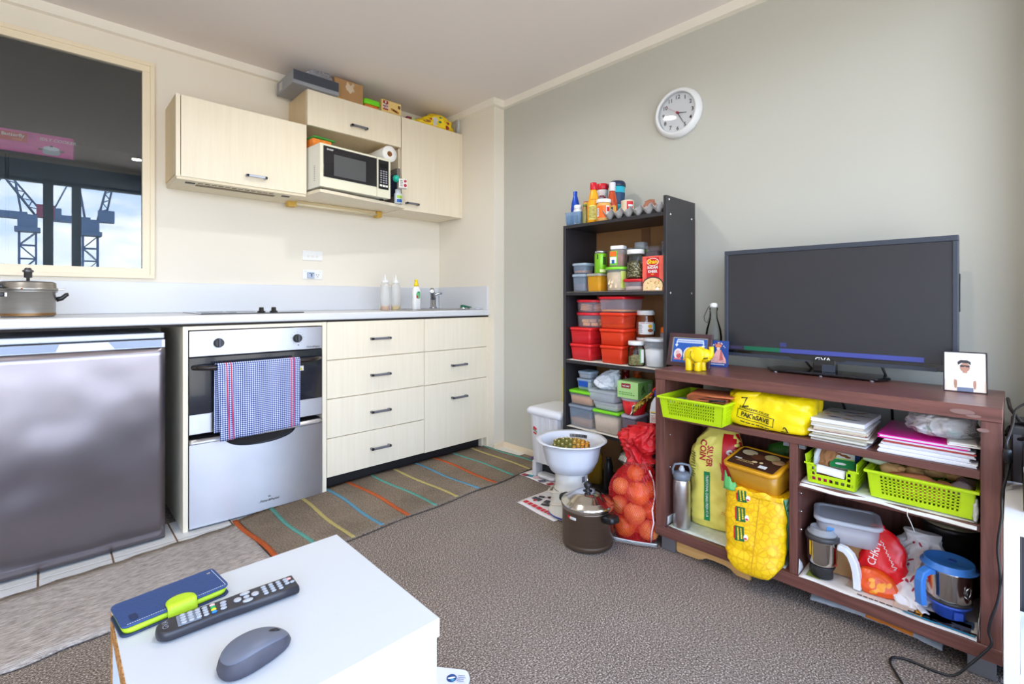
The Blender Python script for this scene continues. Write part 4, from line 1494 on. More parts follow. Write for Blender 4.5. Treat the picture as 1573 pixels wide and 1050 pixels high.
decal(t, 'front_label', M('label_pale_lime', (220, 214, 120), .5), 'front', (-.006, 0, .052), .046, .072, mb)
decal(t, 'red_label_edge', RED, 'front', (.0225, 0, .056), .010, .076, mb, off=.001)
decal(t, 'side_print', PAPERW, 'front', (.0225, 0, .034), .009, .024, mb, off=.002)
rows_of_print(t, M('print_brown', (130, 100, 30), .6), 'front', (-.006, 0, .052), .034, .06, 9, mb, off=.0018)
decal(t, 'neck_print', M('print_brown', (130, 100, 30), .6), 'front', (0, 0, .118), .026, .003, mb)
t = rw('malt_jar', 'dark jar with a red lid behind the yellow sauce bottle', 'jar', 2.11, 1.512, S1, CAM)
mb = MB().lathe([(.027, 0), (.029, .004), (.029, .155), (.027, .165), (.029, .168), (.029, .188), (.027, .190)], 26)
mb.build('body', M('jar_white', (226, 216, 214), .35), t)
decal(t, 'dark_red_label', M('label_dark_red', (130, 26, 44), .5), 'front', (0, 0, .125), .054, .065, mb)
decal(t, 'grey_label_patch', M('label_grey', (150, 146, 156), .5), 'front', (-.008, 0, .128), .030, .042, mb, off=.0018)
MB().lathe([(.030, .1905), (.031, .193), (.031, .218), (.029, .221)], 26).build('lid', REDLID, t)
t = rw('peanut_butter_jar', 'orange labelled jar with a white lid on the top shelf', 'jar', 1.995, 1.421, S1, CAM)
mb = MB().lathe([(.032, 0), (.036, .005), (.036, .080), (.033, .088), (.033, .092)], 28)
mb.build('body', M('peanut_tan', (226, 170, 96), .25), t)
MB().lathe([(.036, .0925), (.037, .095), (.037, .108), (.035, .110)], 28).build('lid', WLID, t)
decal(t, 'orange_label', M('label_orange', (240, 110, 26), .5), 'front', (-.006, 0, .046), .046, .060, mb)
decal(t, 'white_label_edge', PAPERW, 'front', (.020, 0, .046), .014, .060, mb)
decal(t, 'red_badge', RED, 'front', (.022, 0, .058), .012, .022, mb, off=.0018)
decal(t, 'barcode', PAPERW, 'front', (-.027, 0, .044), .010, .040, mb, off=.0016)
rows_of_print(t, INK, 'front', (-.027, 0, .044), .008, .034, 8, mb, off=.0024)
t = rw('ketchup_bottle', 'red sauce bottle with a white cap beside the travel cup', 'bottle', 2.055, 1.412, S1, CAM)
mb = MB().lathe([(.025, 0), (.027, .004), (.027, .085), (.024, .115), (.016, .150), (.0145, .160)], 24)
mb.build('body', M('ketchup_red', (186, 66, 22), .2, coat=.4), t)
MB().lathe([(.0155, .1602), (.0165, .165), (.0165, .202), (.015, .204)], 22).build('cap', M('cap_pearl', (222, 218, 226), .4), t)
decal(t, 'yellow_label', M('label_gold', (226, 170, 60), .5), 'front', (0, 0, .056), .04, .055, mb)
decal(t, 'dark_label', M('label_ink_green', (40, 56, 60), .5), 'front', (-.004, 0, .054), .018, .045, mb, off=.0018)
t = rw('travel_cup', 'turquoise travel cup with navy lid and band on the top shelf', 'cup', 2.135, 1.438, S1, CAM)
MB().lathe([(.026, 0), (.028, .004), (.042, .200), (.040, .202)], 30).build('body', M('turquoise_cup', (40, 178, 200), .35), t)
mb = MB().lathe([(.028 + .014 * .105 / .2 + .0012, .105), (.028 + .014 * .112 / .2 + .0022, .112), (.028 + .014 * .158 / .2 + .0022, .158), (.028 + .014 * .165 / .2 + .0012, .165)], 30, cap0=False, cap1=False)
mb.build('grip_band', M('navy_band', (26, 66, 104), .5), t)
MB().lathe([(.0435, .196), (.045, .200), (.044, .214), (.038, .224), (.034, .226), (.032, .222)], 30).build('lid', M('navy_lid', (28, 44, 74), .4), t)
t = rw('milk_powder_tin', 'cream and red tin behind the egg tray', 'tin', 2.085, 1.342, S1, CAM)
mb = MB().lathe([(.031, 0), (.033, .002), (.033, .004), (.032, .006), (.032, .100), (.033, .102), (.033, .104), (.031, .106)], 28)
mb.build('can', M('tin_cream', (232, 218, 190), .4), t)
decal(t, 'red_panel', RED, 'front', (.014, 0, .064), .036, .070, mb)
decal(t, 'white_mark', WHITE, 'front', (.014, 0, .078), .022, .010, mb, off=.0018)
t = rw('snack_packet', 'crumpled brown snack packet behind the egg tray', 'packet', 2.15, 1.262, S1, CAM)
sack([(0, 0, 0, .030, .016), (.05, 0, 0, .040, .024), (.085, .006, 0, .030, .016), (.11, .014, 0, .022, .003)], 26, 4, .007, 36, 3).build('pouch', M('snack_copper', (164, 104, 80), .3, var=(25, .3)), t)
t = rw('egg_tray', 'grey pulp egg tray along the front of the top shelf', 'egg tray', 2.005, 1.242, S1)
NX, NY = 6, 2
pw = .0525


def egg(u, v):
    x, y = (u - .5) * NX * pw, (v - .5) * NY * pw
    c = math.cos(2 * PI * u * NX) + math.cos(2 * PI * v * NY)
    z = .026 + .0115 * c
    return (x, y, max(.003, z))


MB().sheet(egg, NX * 10, NY * 10, .002).build('pulp', M('grey_pulp', (172, 170, 168), .9, bump=(200, .4)), t)
t = rw('sponge', 'dark green crumpled wrapper at the right end of the top shelf', 'wrapper', 2.08, 1.100, S1)
sack([(0, 0, 0, .016, .016), (.022, 0, 0, .018, .018), (.042, .004, 0, .012, .010)], 20, 4, .004, 50, 6).build('film', M('wrapper_green', (20, 110, 60), .35), t)

# upper middle shelf -------------------------------------------------
DAL = grains('purple_brown_lentils', (92, 72, 84), (136, 112, 120))
t = tub('small clear tub of dark lentils at the left shelf end', 1.962, 1.556, S2, .082, .082, .090, GREYLID, M('bluish_clear', (170, 190, 214), .14, alpha=.26), DAL, .45)
tub('small clear tub with orange snacks stacked on the lentil tub', 1.966, 1.556, S2 + .0903, .084, .080, .056, GREYLID, M('bluish_clear', (170, 190, 214), .14, alpha=.26), grains('orange_snack', (190, 110, 40), (226, 160, 70), 90), .35)
t = tub('small tub of bright yellow turmeric powder', 1.962, 1.462, S2, .084, .080, .090, M('yellow_grey_lid', (190, 186, 172), .35, alpha=.7), M('yellow_stained_clear', (236, 176, 40), .2, alpha=.5), M('turmeric', (240, 150, 10), .8), .55)
t = rw('green_tin', 'bright green round tin standing on the turmeric tub', 'tin', 2.004, 1.446, S2 + .0903, CAM)
mb = MB().lathe([(.029, 0), (.031, .003), (.031, .096), (.030, .099)], 28)
mb.build('can', M('tin_green', (122, 186, 30), .3, .2), t)
MB().lathe([(.0315, .0992), (.0315, .110), (.029, .113)], 28).build('lid', M('silver_lid', (190, 192, 194), .25, .9), t)
decal(t, 'pale_label', M('label_pale_green', (216, 226, 160), .5), 'front', (.014, 0, .012), .034, .014, mb)
decal(t, 'dark_print', M('tin_print', (50, 80, 24), .5), 'front', (-.014, 0, .082), .007, .024, mb)
decal(t, 'dark_print', M('tin_print', (50, 80, 24), .5), 'front', (.020, 0, .062), .014, .040, mb)
t = rtub('clear bucket of beige pasta with a lime green lid', 2.006, 1.345, S2, .056, .116, GRLID, CLEAR, M('pasta_beige', (214, 184, 140), .8, var=(30, .15)), .86)
bkm = MB().lathe([(.056 * .92, 0), (.056, .106)], 30)
for i in range(7):
    rnd = random.Random(i)
    MB().rrect([(.010, .048, .004, 0), (.010, .048, .004, .004)], 3).tf(Matrix.Translation((-.035 + i * .009, -.043 + .004 * abs(i - 3), .045 + rnd.uniform(-.012, .012))) @ Matrix.Rotation(rnd.uniform(-.7, .7), 4, 'Y') @ Matrix.Rotation(R(80), 4, 'X')).build('pasta_piece', M('pasta_pale', (226, 198, 156), .8), t)
decal(t, 'lime_label', M('label_lime2', (190, 206, 90), .5), 'front', (.026, 0, .055), .024, .08, bkm)
t = rw('coffee_jar', 'square jar of brown powder with white lid on the pasta bucket', 'jar', 2.01, 1.345, S2 + .1163, 12)
mb = MB().rrect([(.070, .060, .012, 0), (.074, .064, .013, .004), (.074, .064, .013, .078), (.060, .052, .014, .086)], 5)
mb.build('body', M('clear_brownish', (200, 190, 186), .15, alpha=.35), t)
MB().rrect([(.066, .056, .01, .004), (.068, .058, .01, .062)], 4).build('contents', M('chilli_brown', (150, 62, 24), .8), t)
MB().rrect([(.066, .056, .012, .0862), (.068, .058, .012, .089), (.068, .058, .012, .102), (.064, .054, .012, .104)], 5).build('lid', WLID, t)
decal(t, 'green_label', M('label_bright_green', (110, 196, 50), .5), 'front', (-.014, 0, .044), .042, .070, mb)
decal(t, 'orange_label', M('label_orange', (240, 110, 26), .5), 'front', (-.014, 0, .064), .034, .024, mb, off=.0016)
decal(t, 'white_label', PAPERW, 'front', (-.014, 0, .034), .034, .030, mb, off=.0016)
decal(t, 'blue_label', M('label_blue', (24, 92, 170), .5), 'front', (-.014, 0, .026), .014, .018, mb, off=.0024)
tub('low clear tub of pale grain with a red lid beside the red carton', 1.958, 1.238, S2, .094, .090, .056, REDLID, M('purplish_clear', (206, 196, 210), .14, alpha=.2), grains('pale_grain', (196, 172, 150), (220, 200, 180)), .42)
t = rw('chickpea_jar', 'tall clear jar of white peas standing on the red lidded tub', 'jar', 2.006, 1.246, S2 + .0563, CAM)
MB().lathe([(.036, 0), (.040, .004), (.042, .014), (.042, .098), (.038, .112), (.036, .116)], 30, cap1=False).build('body', GLASS, t)
pea = M('dried_pea', (206, 194, 150), .7)
MB().lathe([(.034, .005), (.0385, .014), (.0385, .070), (.02, .086)], 24).build('pea_core', M('pea_shadow', (96, 90, 56), .9), t)
m = MB()
rnd = random.Random(3)
for i in range(260):
    a = rnd.uniform(0, 2 * PI)
    zz = rnd.uniform(.008, .076)
    m.ball((.0385 * math.cos(a), .0385 * math.sin(a), zz), .0030, 6, 4)
tag(m.build('peas', pea, t), kind='stuff')
MB().lathe([(.039, .1165), (.041, .119), (.041, .135), (.039, .138)], 30).build('lid', WLID, t)
t = rw('dessert_mix_box', 'red food carton printed with a bowl of dessert', 'box', 1.982, 1.130, S2)
mb = MB().box(-.053, -.022, 0, .053, .022, .155)
mb.build('carton', M('carton_coral', (226, 96, 80), .5, var=(16, .18)), t, .0008)
decal(t, 'red_panel', M('panel_red', (200, 16, 30), .45), 'front', (0, -.022, .096), .062, .104, shape=[(-.5, -.42), (0, -.36), (.5, -.42), (.5, .5), (-.5, .5)])
decal(t, 'brand_oval', M('oval_white', (240, 236, 226), .5), 'front', (0, -.0228, .128), .060, .036, shape='oval')
decal(t, 'brand_oval_red', M('panel_red', (200, 16, 30), .45), 'front', (0, -.0234, .128), .054, .031, shape='oval')
lettering(t, 'Shan', .026, M('brand_yellow', (250, 214, 40), .45), 'front', (0, -.0238, .129), bold=.03)
lettering(t, 'BADAM\nKHEER', .018, WHITE, 'front', (0, -.0230, .094), bold=.025, squeeze=.85)
lettering(t, 'MIX', .009, M('brand_yellow', (250, 214, 40), .45), 'front', (0, -.0230, .072))
decal(t, 'bowl_rim', M('bowl_dark', (56, 46, 56), .5), 'front', (0, -.0222, .026), .104, .074, shape=[(.5 * math.cos(R(a)), .5 * math.sin(R(a)) if a < 180 else -.34) for a in list(range(0, 181, 15)) + [200, 340]])
decal(t, 'dessert_picture', M('dessert_cream', (232, 202, 150), .6, var=(60, .15)), 'front', (0, -.0228, .022), .098, .070, shape=[(.5 * math.cos(R(a)), .5 * math.sin(R(a)) if a < 180 else -.30) for a in list(range(0, 181, 15)) + [200, 340]])
for i in range(9):
    rnd = random.Random(i + 20)
    decal(t, 'almond_picture', M('almond_tan', (206, 150, 80), .6), 'front', (rnd.uniform(-.036, .036), -.0234, rnd.uniform(.008, .044)), .010, .006, rot=rnd.uniform(0, 180), shape='oval')
decal(t, 'spoon_picture', WHITE, 'front', (.022, -.0236, .009), .022, .014, shape=[(-.5, -.5), (.5, -.5), (.3, .3), (0, .5)])
t = tub('clear tub of dark spice behind the dessert carton', 2.075, 1.205, S2, .072, .07, .215, CLEAR, M('purplish_clear', (206, 196, 210), .14, alpha=.2), M('dark_spice', (70, 40, 42), .8), .92)
tub('clear tall tub at the back right under the top shelf', 2.075, 1.122, S2, .070, .07, .235, CLEAR, M('bluish_clear', (170, 190, 214), .14, alpha=.26), grains('green_herb', (110, 120, 70), (150, 150, 100)), .72)
tub('tall clear tub with lime lid behind the pea jar', 2.085, 1.292, S2, .07, .07, .205, GRLID, CLEAR, grains('herb_dark', (90, 90, 60), (130, 120, 80)), .5)
tub('little clear pot upside down on the lime lid', 2.095, 1.287, S2 + .2052, .054, .05, .046, None, FROST, None, taper=1.08)
tub('clear jar with pale lid behind the brown powder jar', 2.11, 1.372, S2, .066, .066, .220, FROST, CLEAR, grains('tan_meal', (170, 140, 100), (200, 170, 130)), .6)
t = rw('spoon', 'grey plastic scoop poking up behind the green tin', 'scoop', 2.10, 1.500, S2)
MB().box(-.006, -.002, 0, .006, .002, .175).build('handle', M('scoop_grey', (150, 150, 154), .4), t, .001)

# red tub shelf -------------------------------------------------------
BISC = M('biscuit', (206, 142, 82), .8, bump=(90, .3))


def round_red(label, z, h, items):
    t = rtub(label, 2.052, 1.528, z, .082, h, REDLID, M('lilac_clear', (216, 208, 222), .12, alpha=.16), None, taper=.95)
    if items == 'biscuits':
        for sx_ in (-.036, .036):
            for q in range(4):
                m = MB().lathe([(.027, 0), (.030, .002), (.030, .005), (.027, .007)], 18, (sx_ + .004 * math.sin(q * 3), -.030 + .003 * q, .006 + q * .0085))
                m.tf(Matrix.Rotation(.12 * (1 if sx_ < 0 else -1), 4, 'Y'))
                m.build('biscuit', BISC, t)
    else:
        for i, (cx_, cy_, q) in enumerate(((-.03, -.045, 0), (.012, -.055, 0), (.05, -.035, 0), (-.036, -.04, 1), (.046, -.03, 1), (.0, -.03, 1))):
            MB().rrect([(.034, .022, .006, 0), (.038, .026, .008, .006), (.036, .024, .007, .016)], 4, (cx_, cy_, .008 + q * .0175)).build('cookie', M('cookie_golden', (222, 164, 92), .8), t)
    return t


tub('pinkish red tub at the bottom of the left stack', 1.962, 1.546, S3, .130, .120, .083, RLID2, REDTUB, M('pink_fill', (214, 70, 90), .7, var=(40, .15)), .75, taper=.90)
tub('pinkish red tub second from the bottom of the left stack', 1.962, 1.546, S3 + .0835, .132, .122, .083, RLID2, REDTUB, M('pale_pink_fill', (222, 110, 120), .7), .5, taper=.92)
round_red('round clear tub of golden cookies on the left stack', S3 + .167, .075, 'cookies')
round_red('round clear tub of biscuits topmost on the left stack', S3 + .2425, .066, 'biscuits')
tub('orange red tub at the bottom of the middle stack', 1.958, 1.356, S3, .128, .120, .087, ORLID, ORTUB, M('red_fill', (206, 60, 40), .8), .8, taper=.90)
tub('orange red tub second from the bottom of the middle stack', 1.960, 1.356, S3 + .0875, .136, .126, .080, ORLID, ORTUB, M('orange_fill', (226, 76, 20), .8), .85, taper=.93)
tub('orange red tub of lentils third up in the middle stack', 1.960, 1.354, S3 + .168, .138, .126, .078, ORLID, M('orange_clear_tub', (234, 74, 44), .25, alpha=.5), grains('orange_lentils', (232, 120, 20), (246, 150, 50), 160), .25, taper=.93)
tub('large clear tub with a flat red lid topmost in the middle', 1.962, 1.356, S3 + .2465, .146, .180, .078, REDLID, M('lilac_clear', (216, 208, 222), .12, alpha=.16), grains('orange_lentils2', (232, 150, 60), (246, 180, 90), 160), .16, taper=.93)
t = rtub('low white lidded tub under the hazelnut spread jar', 2.09, 1.243, S3, .043, .126, WLID, CLEAR, grains('beige_flour', (200, 180, 160), (220, 204, 186)), .7, lid_r=.045)
t = rw('hazelnut_spread_jar', 'jar of chocolate hazelnut spread with a white lid', 'jar', 2.09, 1.243, S3 + .1263, CAM)
mb = MB().lathe([(.036, 0), (.042, .004), (.045, .020), (.045, .070), (.043, .088), (.038, .104), (.038, .108)], 30)
mb.build('body', M('chocolate_spread', (104, 56, 30), .15, coat=.6), t)
MB().lathe([(.041, .1085), (.043, .110), (.043, .128), (.041, .131)], 30).build('lid', WLID, t)
decal(t, 'white_label', M('label_pale', (224, 228, 230), .5), 'front', (0, 0, .046), .084, .058, mb, n=10)
decal(t, 'yellow_flower', M('flower_yellow', (236, 180, 40), .5), 'front', (.018, 0, .056), .020, .018, mb, off=.0018, shape='oval')
decal(t, 'brown_nut', M('nut_brown', (150, 84, 40), .5), 'front', (.020, 0, .036), .026, .016, mb, off=.0018, shape='oval')
decal(t, 'cyan_edge', M('label_cyan', (70, 180, 210), .5), 'front', (.037, 0, .050), .008, .036, mb, off=.0018)
rows_of_print(t, M('print_red', (170, 60, 60), .5), 'front', (0, 0, .070), .05, .006, 1, mb, off=.002)
rows_of_print(t, M('print_grey2', (130, 130, 140), .5), 'front', (-.026, 0, .044), .020, .040, 5, mb, off=.002)
t = rw('spice_jar', 'glass jar of green seeds with a white lid at the shelf front', 'jar', 1.993, 1.236, S3, CAM)
mb = MB().rrect([(.070, .070, .022, 0), (.076, .076, .024, .005), (.076, .076, .024, .082), (.062, .062, .03, .096)], 6)
mb.build('body', GLASS, t)
MB().rrect([(.066, .066, .02, .005), (.070, .070, .02, .040), (.03, .03, .014, .050)], 5).build('contents', grains('fennel_seeds', (112, 100, 60), (180, 168, 116), 130), t)
MB().lathe([(.035, .0965), (.037, .099), (.037, .112), (.035, .115)], 28).build('lid', WLID, t)
decal(t, 'green_edge_label', M('label_edge_green', (120, 170, 110), .5), 'front', (.024, 0, .048), .018, .066, mb)
decal(t, 'white_label', PAPERW, 'front', (.028, 0, .048), .012, .060, mb, off=.0016)
t = rtub('clear round canister of white sugar with a pale lid', 2.012, 1.145, S3, .053, .132, M('canister_lid', (222, 226, 230), .3, alpha=.85), CLEAR, M('sugar_white', (238, 238, 238), .8), .66, taper=.86)
t = rw('sauce_bottle', 'grey bottle with an orange cap at the right back corner', 'bottle', 2.115, 1.150, S3, CAM)
MB().lathe([(.024, 0), (.026, .004), (.026, .145), (.024, .152)], 22).build('body', M('bottle_grey_violet', (150, 146, 160), .35), t)
MB().lathe([(.0255, .1522), (.0265, .156), (.0240, .176), (.022, .178)], 22).build('cap', M('cap_orange', (236, 110, 20), .4), t)

# lower shelf ------------------------------------------------------------
tub('clear tub of brown grain bottom left on the lower shelf', 1.962, 1.547, S4, .148, .150, .112, M('tub_lid_blue_grey', (160, 174, 192), .3, alpha=.6), M('bluish_clear', (170, 190, 214), .14, alpha=.26), grains('brown_grain', (184, 130, 80), (214, 166, 112)), .42)
tub('lime lidded tub of brown rice on the left lower stack', 1.966, 1.547, S4 + .1123, .148, .150, .074, GRLID, CLEAR, grains('brown_rice', (188, 128, 84), (214, 160, 116)), .72)
t = tub('clip lock tub with blue clip on the lime lidded tub', 2.000, 1.552, S4 + .1865, .090, .10, .058, GREYLID, FROST, GRLID, .12)
MB().box(-.028, -.0565, .018, .030, -.0515, .048).build('blue_clip', M('clip_blue', (20, 80, 180), .4), t, .002)
tub('small clear tub topmost on the left lower stack', 2.004, 1.552, S4 + .245, .078, .08, .038, GREYLID, FROST, None)
tub('clear tub of pale rice with lime lid in the lower middle', 1.958, 1.388, S4, .150, .150, .112, GRLID, CLEAR, grains('pale_rice', (206, 178, 150), (228, 206, 182)), .80)
tub('clear low tub of beige flour on the pale rice tub', 1.964, 1.392, S4 + .1123, .140, .140, .040, FROST, FROST, M('beige_flour2', (206, 186, 150), .8), .6)
tub('wide clear tub supporting the crumpled plastic bag', 1.956, 1.412, S4 + .1526, .156, .15, .056, FROST, FROST, None)
t = rw('plastic_bag', 'crumpled white plastic bag lying on the wide clear tub', 'bag', 2.035, 1.412, S4 + .209, CAM)
m = sack([(0, 0, 0, .050, .04), (.012, -.005, 0, .066, .046), (.035, -.012, 0, .062, .044), (.060, .0, 0, .052, .036), (.080, .012, 0, .034, .026), (.096, .026, 0, .020, .014)], 44, 5, .010, 26, 11)
m.build('film', M('white_film', (222, 228, 236), .25, alpha=.82), t)
tub('violet grey tub with pale lid at the lower right', 1.958, 1.258, S4, .078, .12, .112, M('lid_lilac_grey', (190, 188, 206), .35, alpha=.85), M('violet_clear', (120, 110, 128), .25, alpha=.6), M('violet_fill', (110, 98, 112), .8), .85)
t = rtub('red bowl with a clear lid under the green tea carton', 2.02, 1.262, S4 + .1126, .060, .078, FROST, M('bowl_red', (214, 22, 34), .3), None, taper=.80)
t = rw('tea_box', 'pale green tea carton lying on the red bowl', 'box', 2.025, 1.262, S4 + .1912, 0)
mb = MB().box(-.056, -.065, 0, .056, .065, .078)
mb.build('carton', M('carton_pale_green', (172, 216, 140), .5), t, .001)
decal(t, 'dark_red_label', M('label_maroon', (140, 20, 40), .5), 'front', (-.008, -.065, .058), .050, .022)
lettering(t, 'red seal', .012, WHITE, 'front', (-.008, -.0656, .058), bold=.02)
rows_of_print(t, M('print_green', (90, 150, 70), .5), 'front', (-.004, -.065, .022), .085, .018, 2)
decal(t, 'green_side', M('carton_mid_green', (120, 176, 90), .5), 'right', (.056, 0, .039), .128, .074)
for i, (a, b, r_) in enumerate(((-.03, .044, 60), (-.018, .050, 110), (-.026, .026, 30), (-.012, .034, 140))):
    decal(t, 'leaf_picture', M('leaf_dark', (60, 96, 40), .5), 'right', (.0566, a, b), .030, .010, rot=r_, shape='oval')
rows_of_print(t, PAPERW, 'right', (.0566, .036, .04), .03, .05, 6)
for (y, col_, lab, r_) in ((1.405, (150, 20, 30), 'dark red sauce bottle behind the crumpled plastic bag', .022), (1.335, (206, 84, 24), 'amber sauce bottle behind the tea carton', .024)):
    t = rw('sauce_bottle', lab, 'bottle', 2.165, y, S4, CAM)
    MB().lathe([(r_ * .9, 0), (r_, .004), (r_, .22), (r_ * .8, .25), (r_ * .8, .27)], 20).build('body', M('bottle_%s' % lab.split()[0], col_, .2, coat=.5), t)
    MB().lathe([(r_ * .85, .2702), (r_ * .85, .292), (r_ * .75, .294)], 20).build('cap', M('cap_%s' % lab.split()[0], tuple(int(c * .8) for c in col_), .4), t)
t = rw('coffee_sachet', 'black yellow and silver sachet leaning on the bleach bottle', 'packet', 1.985, 1.195, S4 + .118, 0)
m = MB().sheet(lambda u, v: (-.055 + .10 * v + .012 * u, -.014 + .02 * v + .007 * math.sin(u * PI), .004 + .095 * v + .05 * (u - .5) * (1 - .3 * v) + .012), 10, 14, .006)
m.build('pouch', speckle('leopard_foil', [(30, 26, 24), (60, 44, 26), (196, 160, 60), (220, 196, 100)], 60, .3, .2), t)
m = MB().sheet(lambda u, v: (-.062 + .026 * v + .012 * u, -.018 + .02 * v + .007 * math.sin(u * PI), .003 + .022 * v + .05 * (u - .5) + .012), 8, 4, .007)
m.build('foil_end', M('foil_silver', (206, 206, 212), .2, .9), t)
m = MB().sheet(lambda u, v: (.034 + .016 * v + .012 * u, .002 + .006 * v + .005 * math.sin(u * PI), .096 + .016 * v + .036 * (u - .5) + .012), 6, 4, .006)
m.build('red_end', RED, t)
t = rw('detergent_bottle', 'white bottle with a blue cap and blue label at the shelf end', 'bottle', 2.00, 1.124, S4, 8)
mb = MB().rrect([(.066, .060, .016, 0), (.070, .064, .018, .004), (.070, .064, .018, .150), (.060, .054, .018, .185), (.036, .036, .014, .208), (.030, .030, .014, .214)], 6)
mb.build('body', M('bottle_bluish_white', (206, 212, 222), .35), t)
MB().lathe([(.018, .2142), (.019, .218), (.019, .240), (.017, .243)], 20).build('cap', M('cap_blue', (24, 56, 170), .4), t)
decal(t, 'blue_label', M('label_royal', (20, 70, 140), .5), 'front', (0, 0, .075), .066, .145, mb)
decal(t, 'yellow_rule', M('label_yellow', (240, 214, 40), .5), 'front', (0, 0, .147), .066, .005, mb, off=.0016)
decal(t, 'white_panel', PAPERW, 'front', (-.004, 0, .120), .044, .042, mb, off=.0016)
rows_of_print(t, M('print_red', (170, 60, 60), .5), 'front', (-.004, 0, .120), .034, .03, 5, mb, off=.0024)
rows_of_print(t, WHITE, 'front', (-.002, 0, .086), .056, .022, 1, mb, off=.0016, seed=9)
rows_of_print(t, PAPERW, 'front', (0, 0, .045), .054, .055, 7, mb, off=.0016, seed=5)

# at the foot of the bookcase ---------------------------------------------
SB_ = .0622
t = rw('steel_canister', 'wide steel canister on the bottom bookcase board', 'canister', 2.055, 1.245, SB_, CAM)
MB().lathe([(.086, 0), (.090, .003), (.090, .150), (.094, .152), (.094, .160), (.088, .163), (.085, .158), (.01, .158)], 36).build('body', steel('canister_steel', (196, 192, 188), .28, (1, 1, 14)), t)
t = rw('silver_pouch', 'grey printed pouch lying on the steel canister', 'packet', 2.040, 1.250, SB_ + .1632, 10)
m = sack([(0, 0, 0, .085, .07), (.012, 0, 0, .092, .078), (.030, .0, 0, .080, .066), (.040, 0, 0, .06, .05)], 36, 4, .006, 24, 13)
m.build('pouch', M('pouch_silver', (178, 178, 170), .3, var=(30, .2)), t)
decal(t, 'white_label', PAPERW, 'front', (-.01, 0, .018), .07, .022, m)
for i in range(5):
    decal(t, 'dark_print', M('print_violet', (80, 70, 96), .5), 'front', (-.030 + i * .010, 0, .018), .006, .018, m, off=.0018)
t = rw('oil_bottle', 'dark amber oil bottle behind the wet grinder', 'bottle', 2.03, 1.500, SB_, CAM)
MB().rrect([(.074, .05, .014, 0), (.078, .054, .016, .005), (.078, .054, .016, .14), (.05, .04, .016, .17), (.03, .03, .012, .19)], 6).build('body', M('amber_oil', (140, 106, 24), .15, coat=.5), t)
MB().lathe([(.016, .1902), (.016, .212), (.014, .214)], 18).build('cap', M('cap_gold', (190, 160, 40), .4), t)
t = rw('oil_bottle', 'yellow oil jug between bookcase and pouch, low in shadow', 'bottle', 2.16, 1.388, SB_, CAM)
MB().rrect([(.060, .05, .014, 0), (.064, .054, .016, .005), (.064, .054, .016, .17), (.04, .04, .016, .20)], 6).build('body', M('olive_oil', (150, 124, 30), .2), t)
MB().lathe([(.016, .2002), (.016, .222), (.014, .224)], 18).build('cap', M('cap_gold', (190, 160, 40), .4), t)
t = rw('black_jug', 'black plastic jug beside the steel canister', 'jug', 1.985, 1.385, SB_, CAM)
MB().lathe([(.020, 0), (.022, .003), (.022, .120), (.018, .135), (.014, .16), (.015, .162), (.012, .160), (.012, .05)], 22).build('body', BLACK, t)

# ------------------------------------------------------------------ floor by the bookcase
t = rw('pedal_bin', 'white ribbed pedal bin beside the bookcase', 'bin', 2.085, 1.800, .0068)
BINW = M('bin_white', (218, 220, 226), .4)


def bin_ring(z, w, d, amp=.0025):
    pts = []
    for i in range(96):
        a = 2 * PI * i / 96
        ca, sa = math.cos(a), math.sin(a)
        k = (abs(ca) ** 7 + abs(sa) ** 7) ** (-1 / 7)
        k *= 1 + amp / .1 * (1 if (i // 3) % 2 else 0)
        pts.append((w / 2 * ca * k, d / 2 * sa * k, z))
    return pts


m = MB().loft([bin_ring(.085, .205, .215), bin_ring(.20, .218, .226), bin_ring(.345, .232, .238), bin_ring(.350, .238, .244, 0)], True, True, False)
m.build('body', BINW, t)
m = MB()
m.box(-.100, -.105, 0, -.072, .105, .086).box(.072, -.105, 0, .100, .105, .086).box(-.072, .06, 0, .072, .105, .086)
m.build('foot_frame', BINW, t, .004)
MB().box(-.0715, -.05, .002, .0715, .055, .084).build('foot_recess', M('recess_black', (24, 24, 28), .6), t)
m = MB().rrect([(.120, .055, .02, .004), (.126, .060, .022, .010), (.118, .055, .02, .022)], 6, (0, -.082, 0))
m.build('pedal', BINW, t)
m = MB()
m.rrect([(.246, .252, .02, .3505), (.256, .262, .022, .354), (.256, .262, .022, .374), (.244, .250, .03, .386), (.20, .21, .03, .392)], 7)
m.build('lid', M('bin_lid_white', (226, 228, 234), .35), t, 0)
bl = MB().box(-.109, -.113, .085, .109, .113, .35)
decal(t, 'red_label', M('bin_label_red', (200, 40, 56), .5), 'front', (-.064, -.1195, .275), .026, .014, rot=-25)
decal(t, 'green_label', M('bin_label_green', (60, 140, 90), .5), 'front', (-.064, -.1195, .262), .036, .006, rot=-25)
decal(t, 'red_label', M('bin_label_red', (200, 40, 56), .5), 'front', (-.064, -.1195, .248), .024, .010, rot=-20)
t = rw('yellow_board', 'narrow yellow board standing on end behind the pedal bin', 'board', 2.226, 1.836, .001)
MB().box(-.045, -.006, 0, .026, .006, .590).build('board', M('board_yellow', (226, 206, 24), .45), t, .001)
decal(t, 'black_mark', INK, 'front', (-.024, -.0062, .555), .024, .016, shape=[(-.5, -.1), (.1, .5), (.2, .3), (-.1, .0), (.2, -.4), (.1, -.5)])
decal(t, 'red_mark', RED, 'front', (.006, -.0062, .550), .014, .010, shape='oval')
decal(t, 'black_mark', INK, 'front', (-.022, -.0062, .410), .020, .014, shape='oval')
t = rw('blue_leaflet', 'violet leaflet lying between skirting and pedal bin', 'paper', 2.185, 2.02, .0185, 8)
MB().sheet(lambda u, v: (-.06 + .12 * u, -.035 + .06 * v, .004 + .012 * v + .003 * math.sin(u * 5)), 8, 6, .0006).build('sheet', M('leaflet_violet', (70, 56, 130), .5), t)
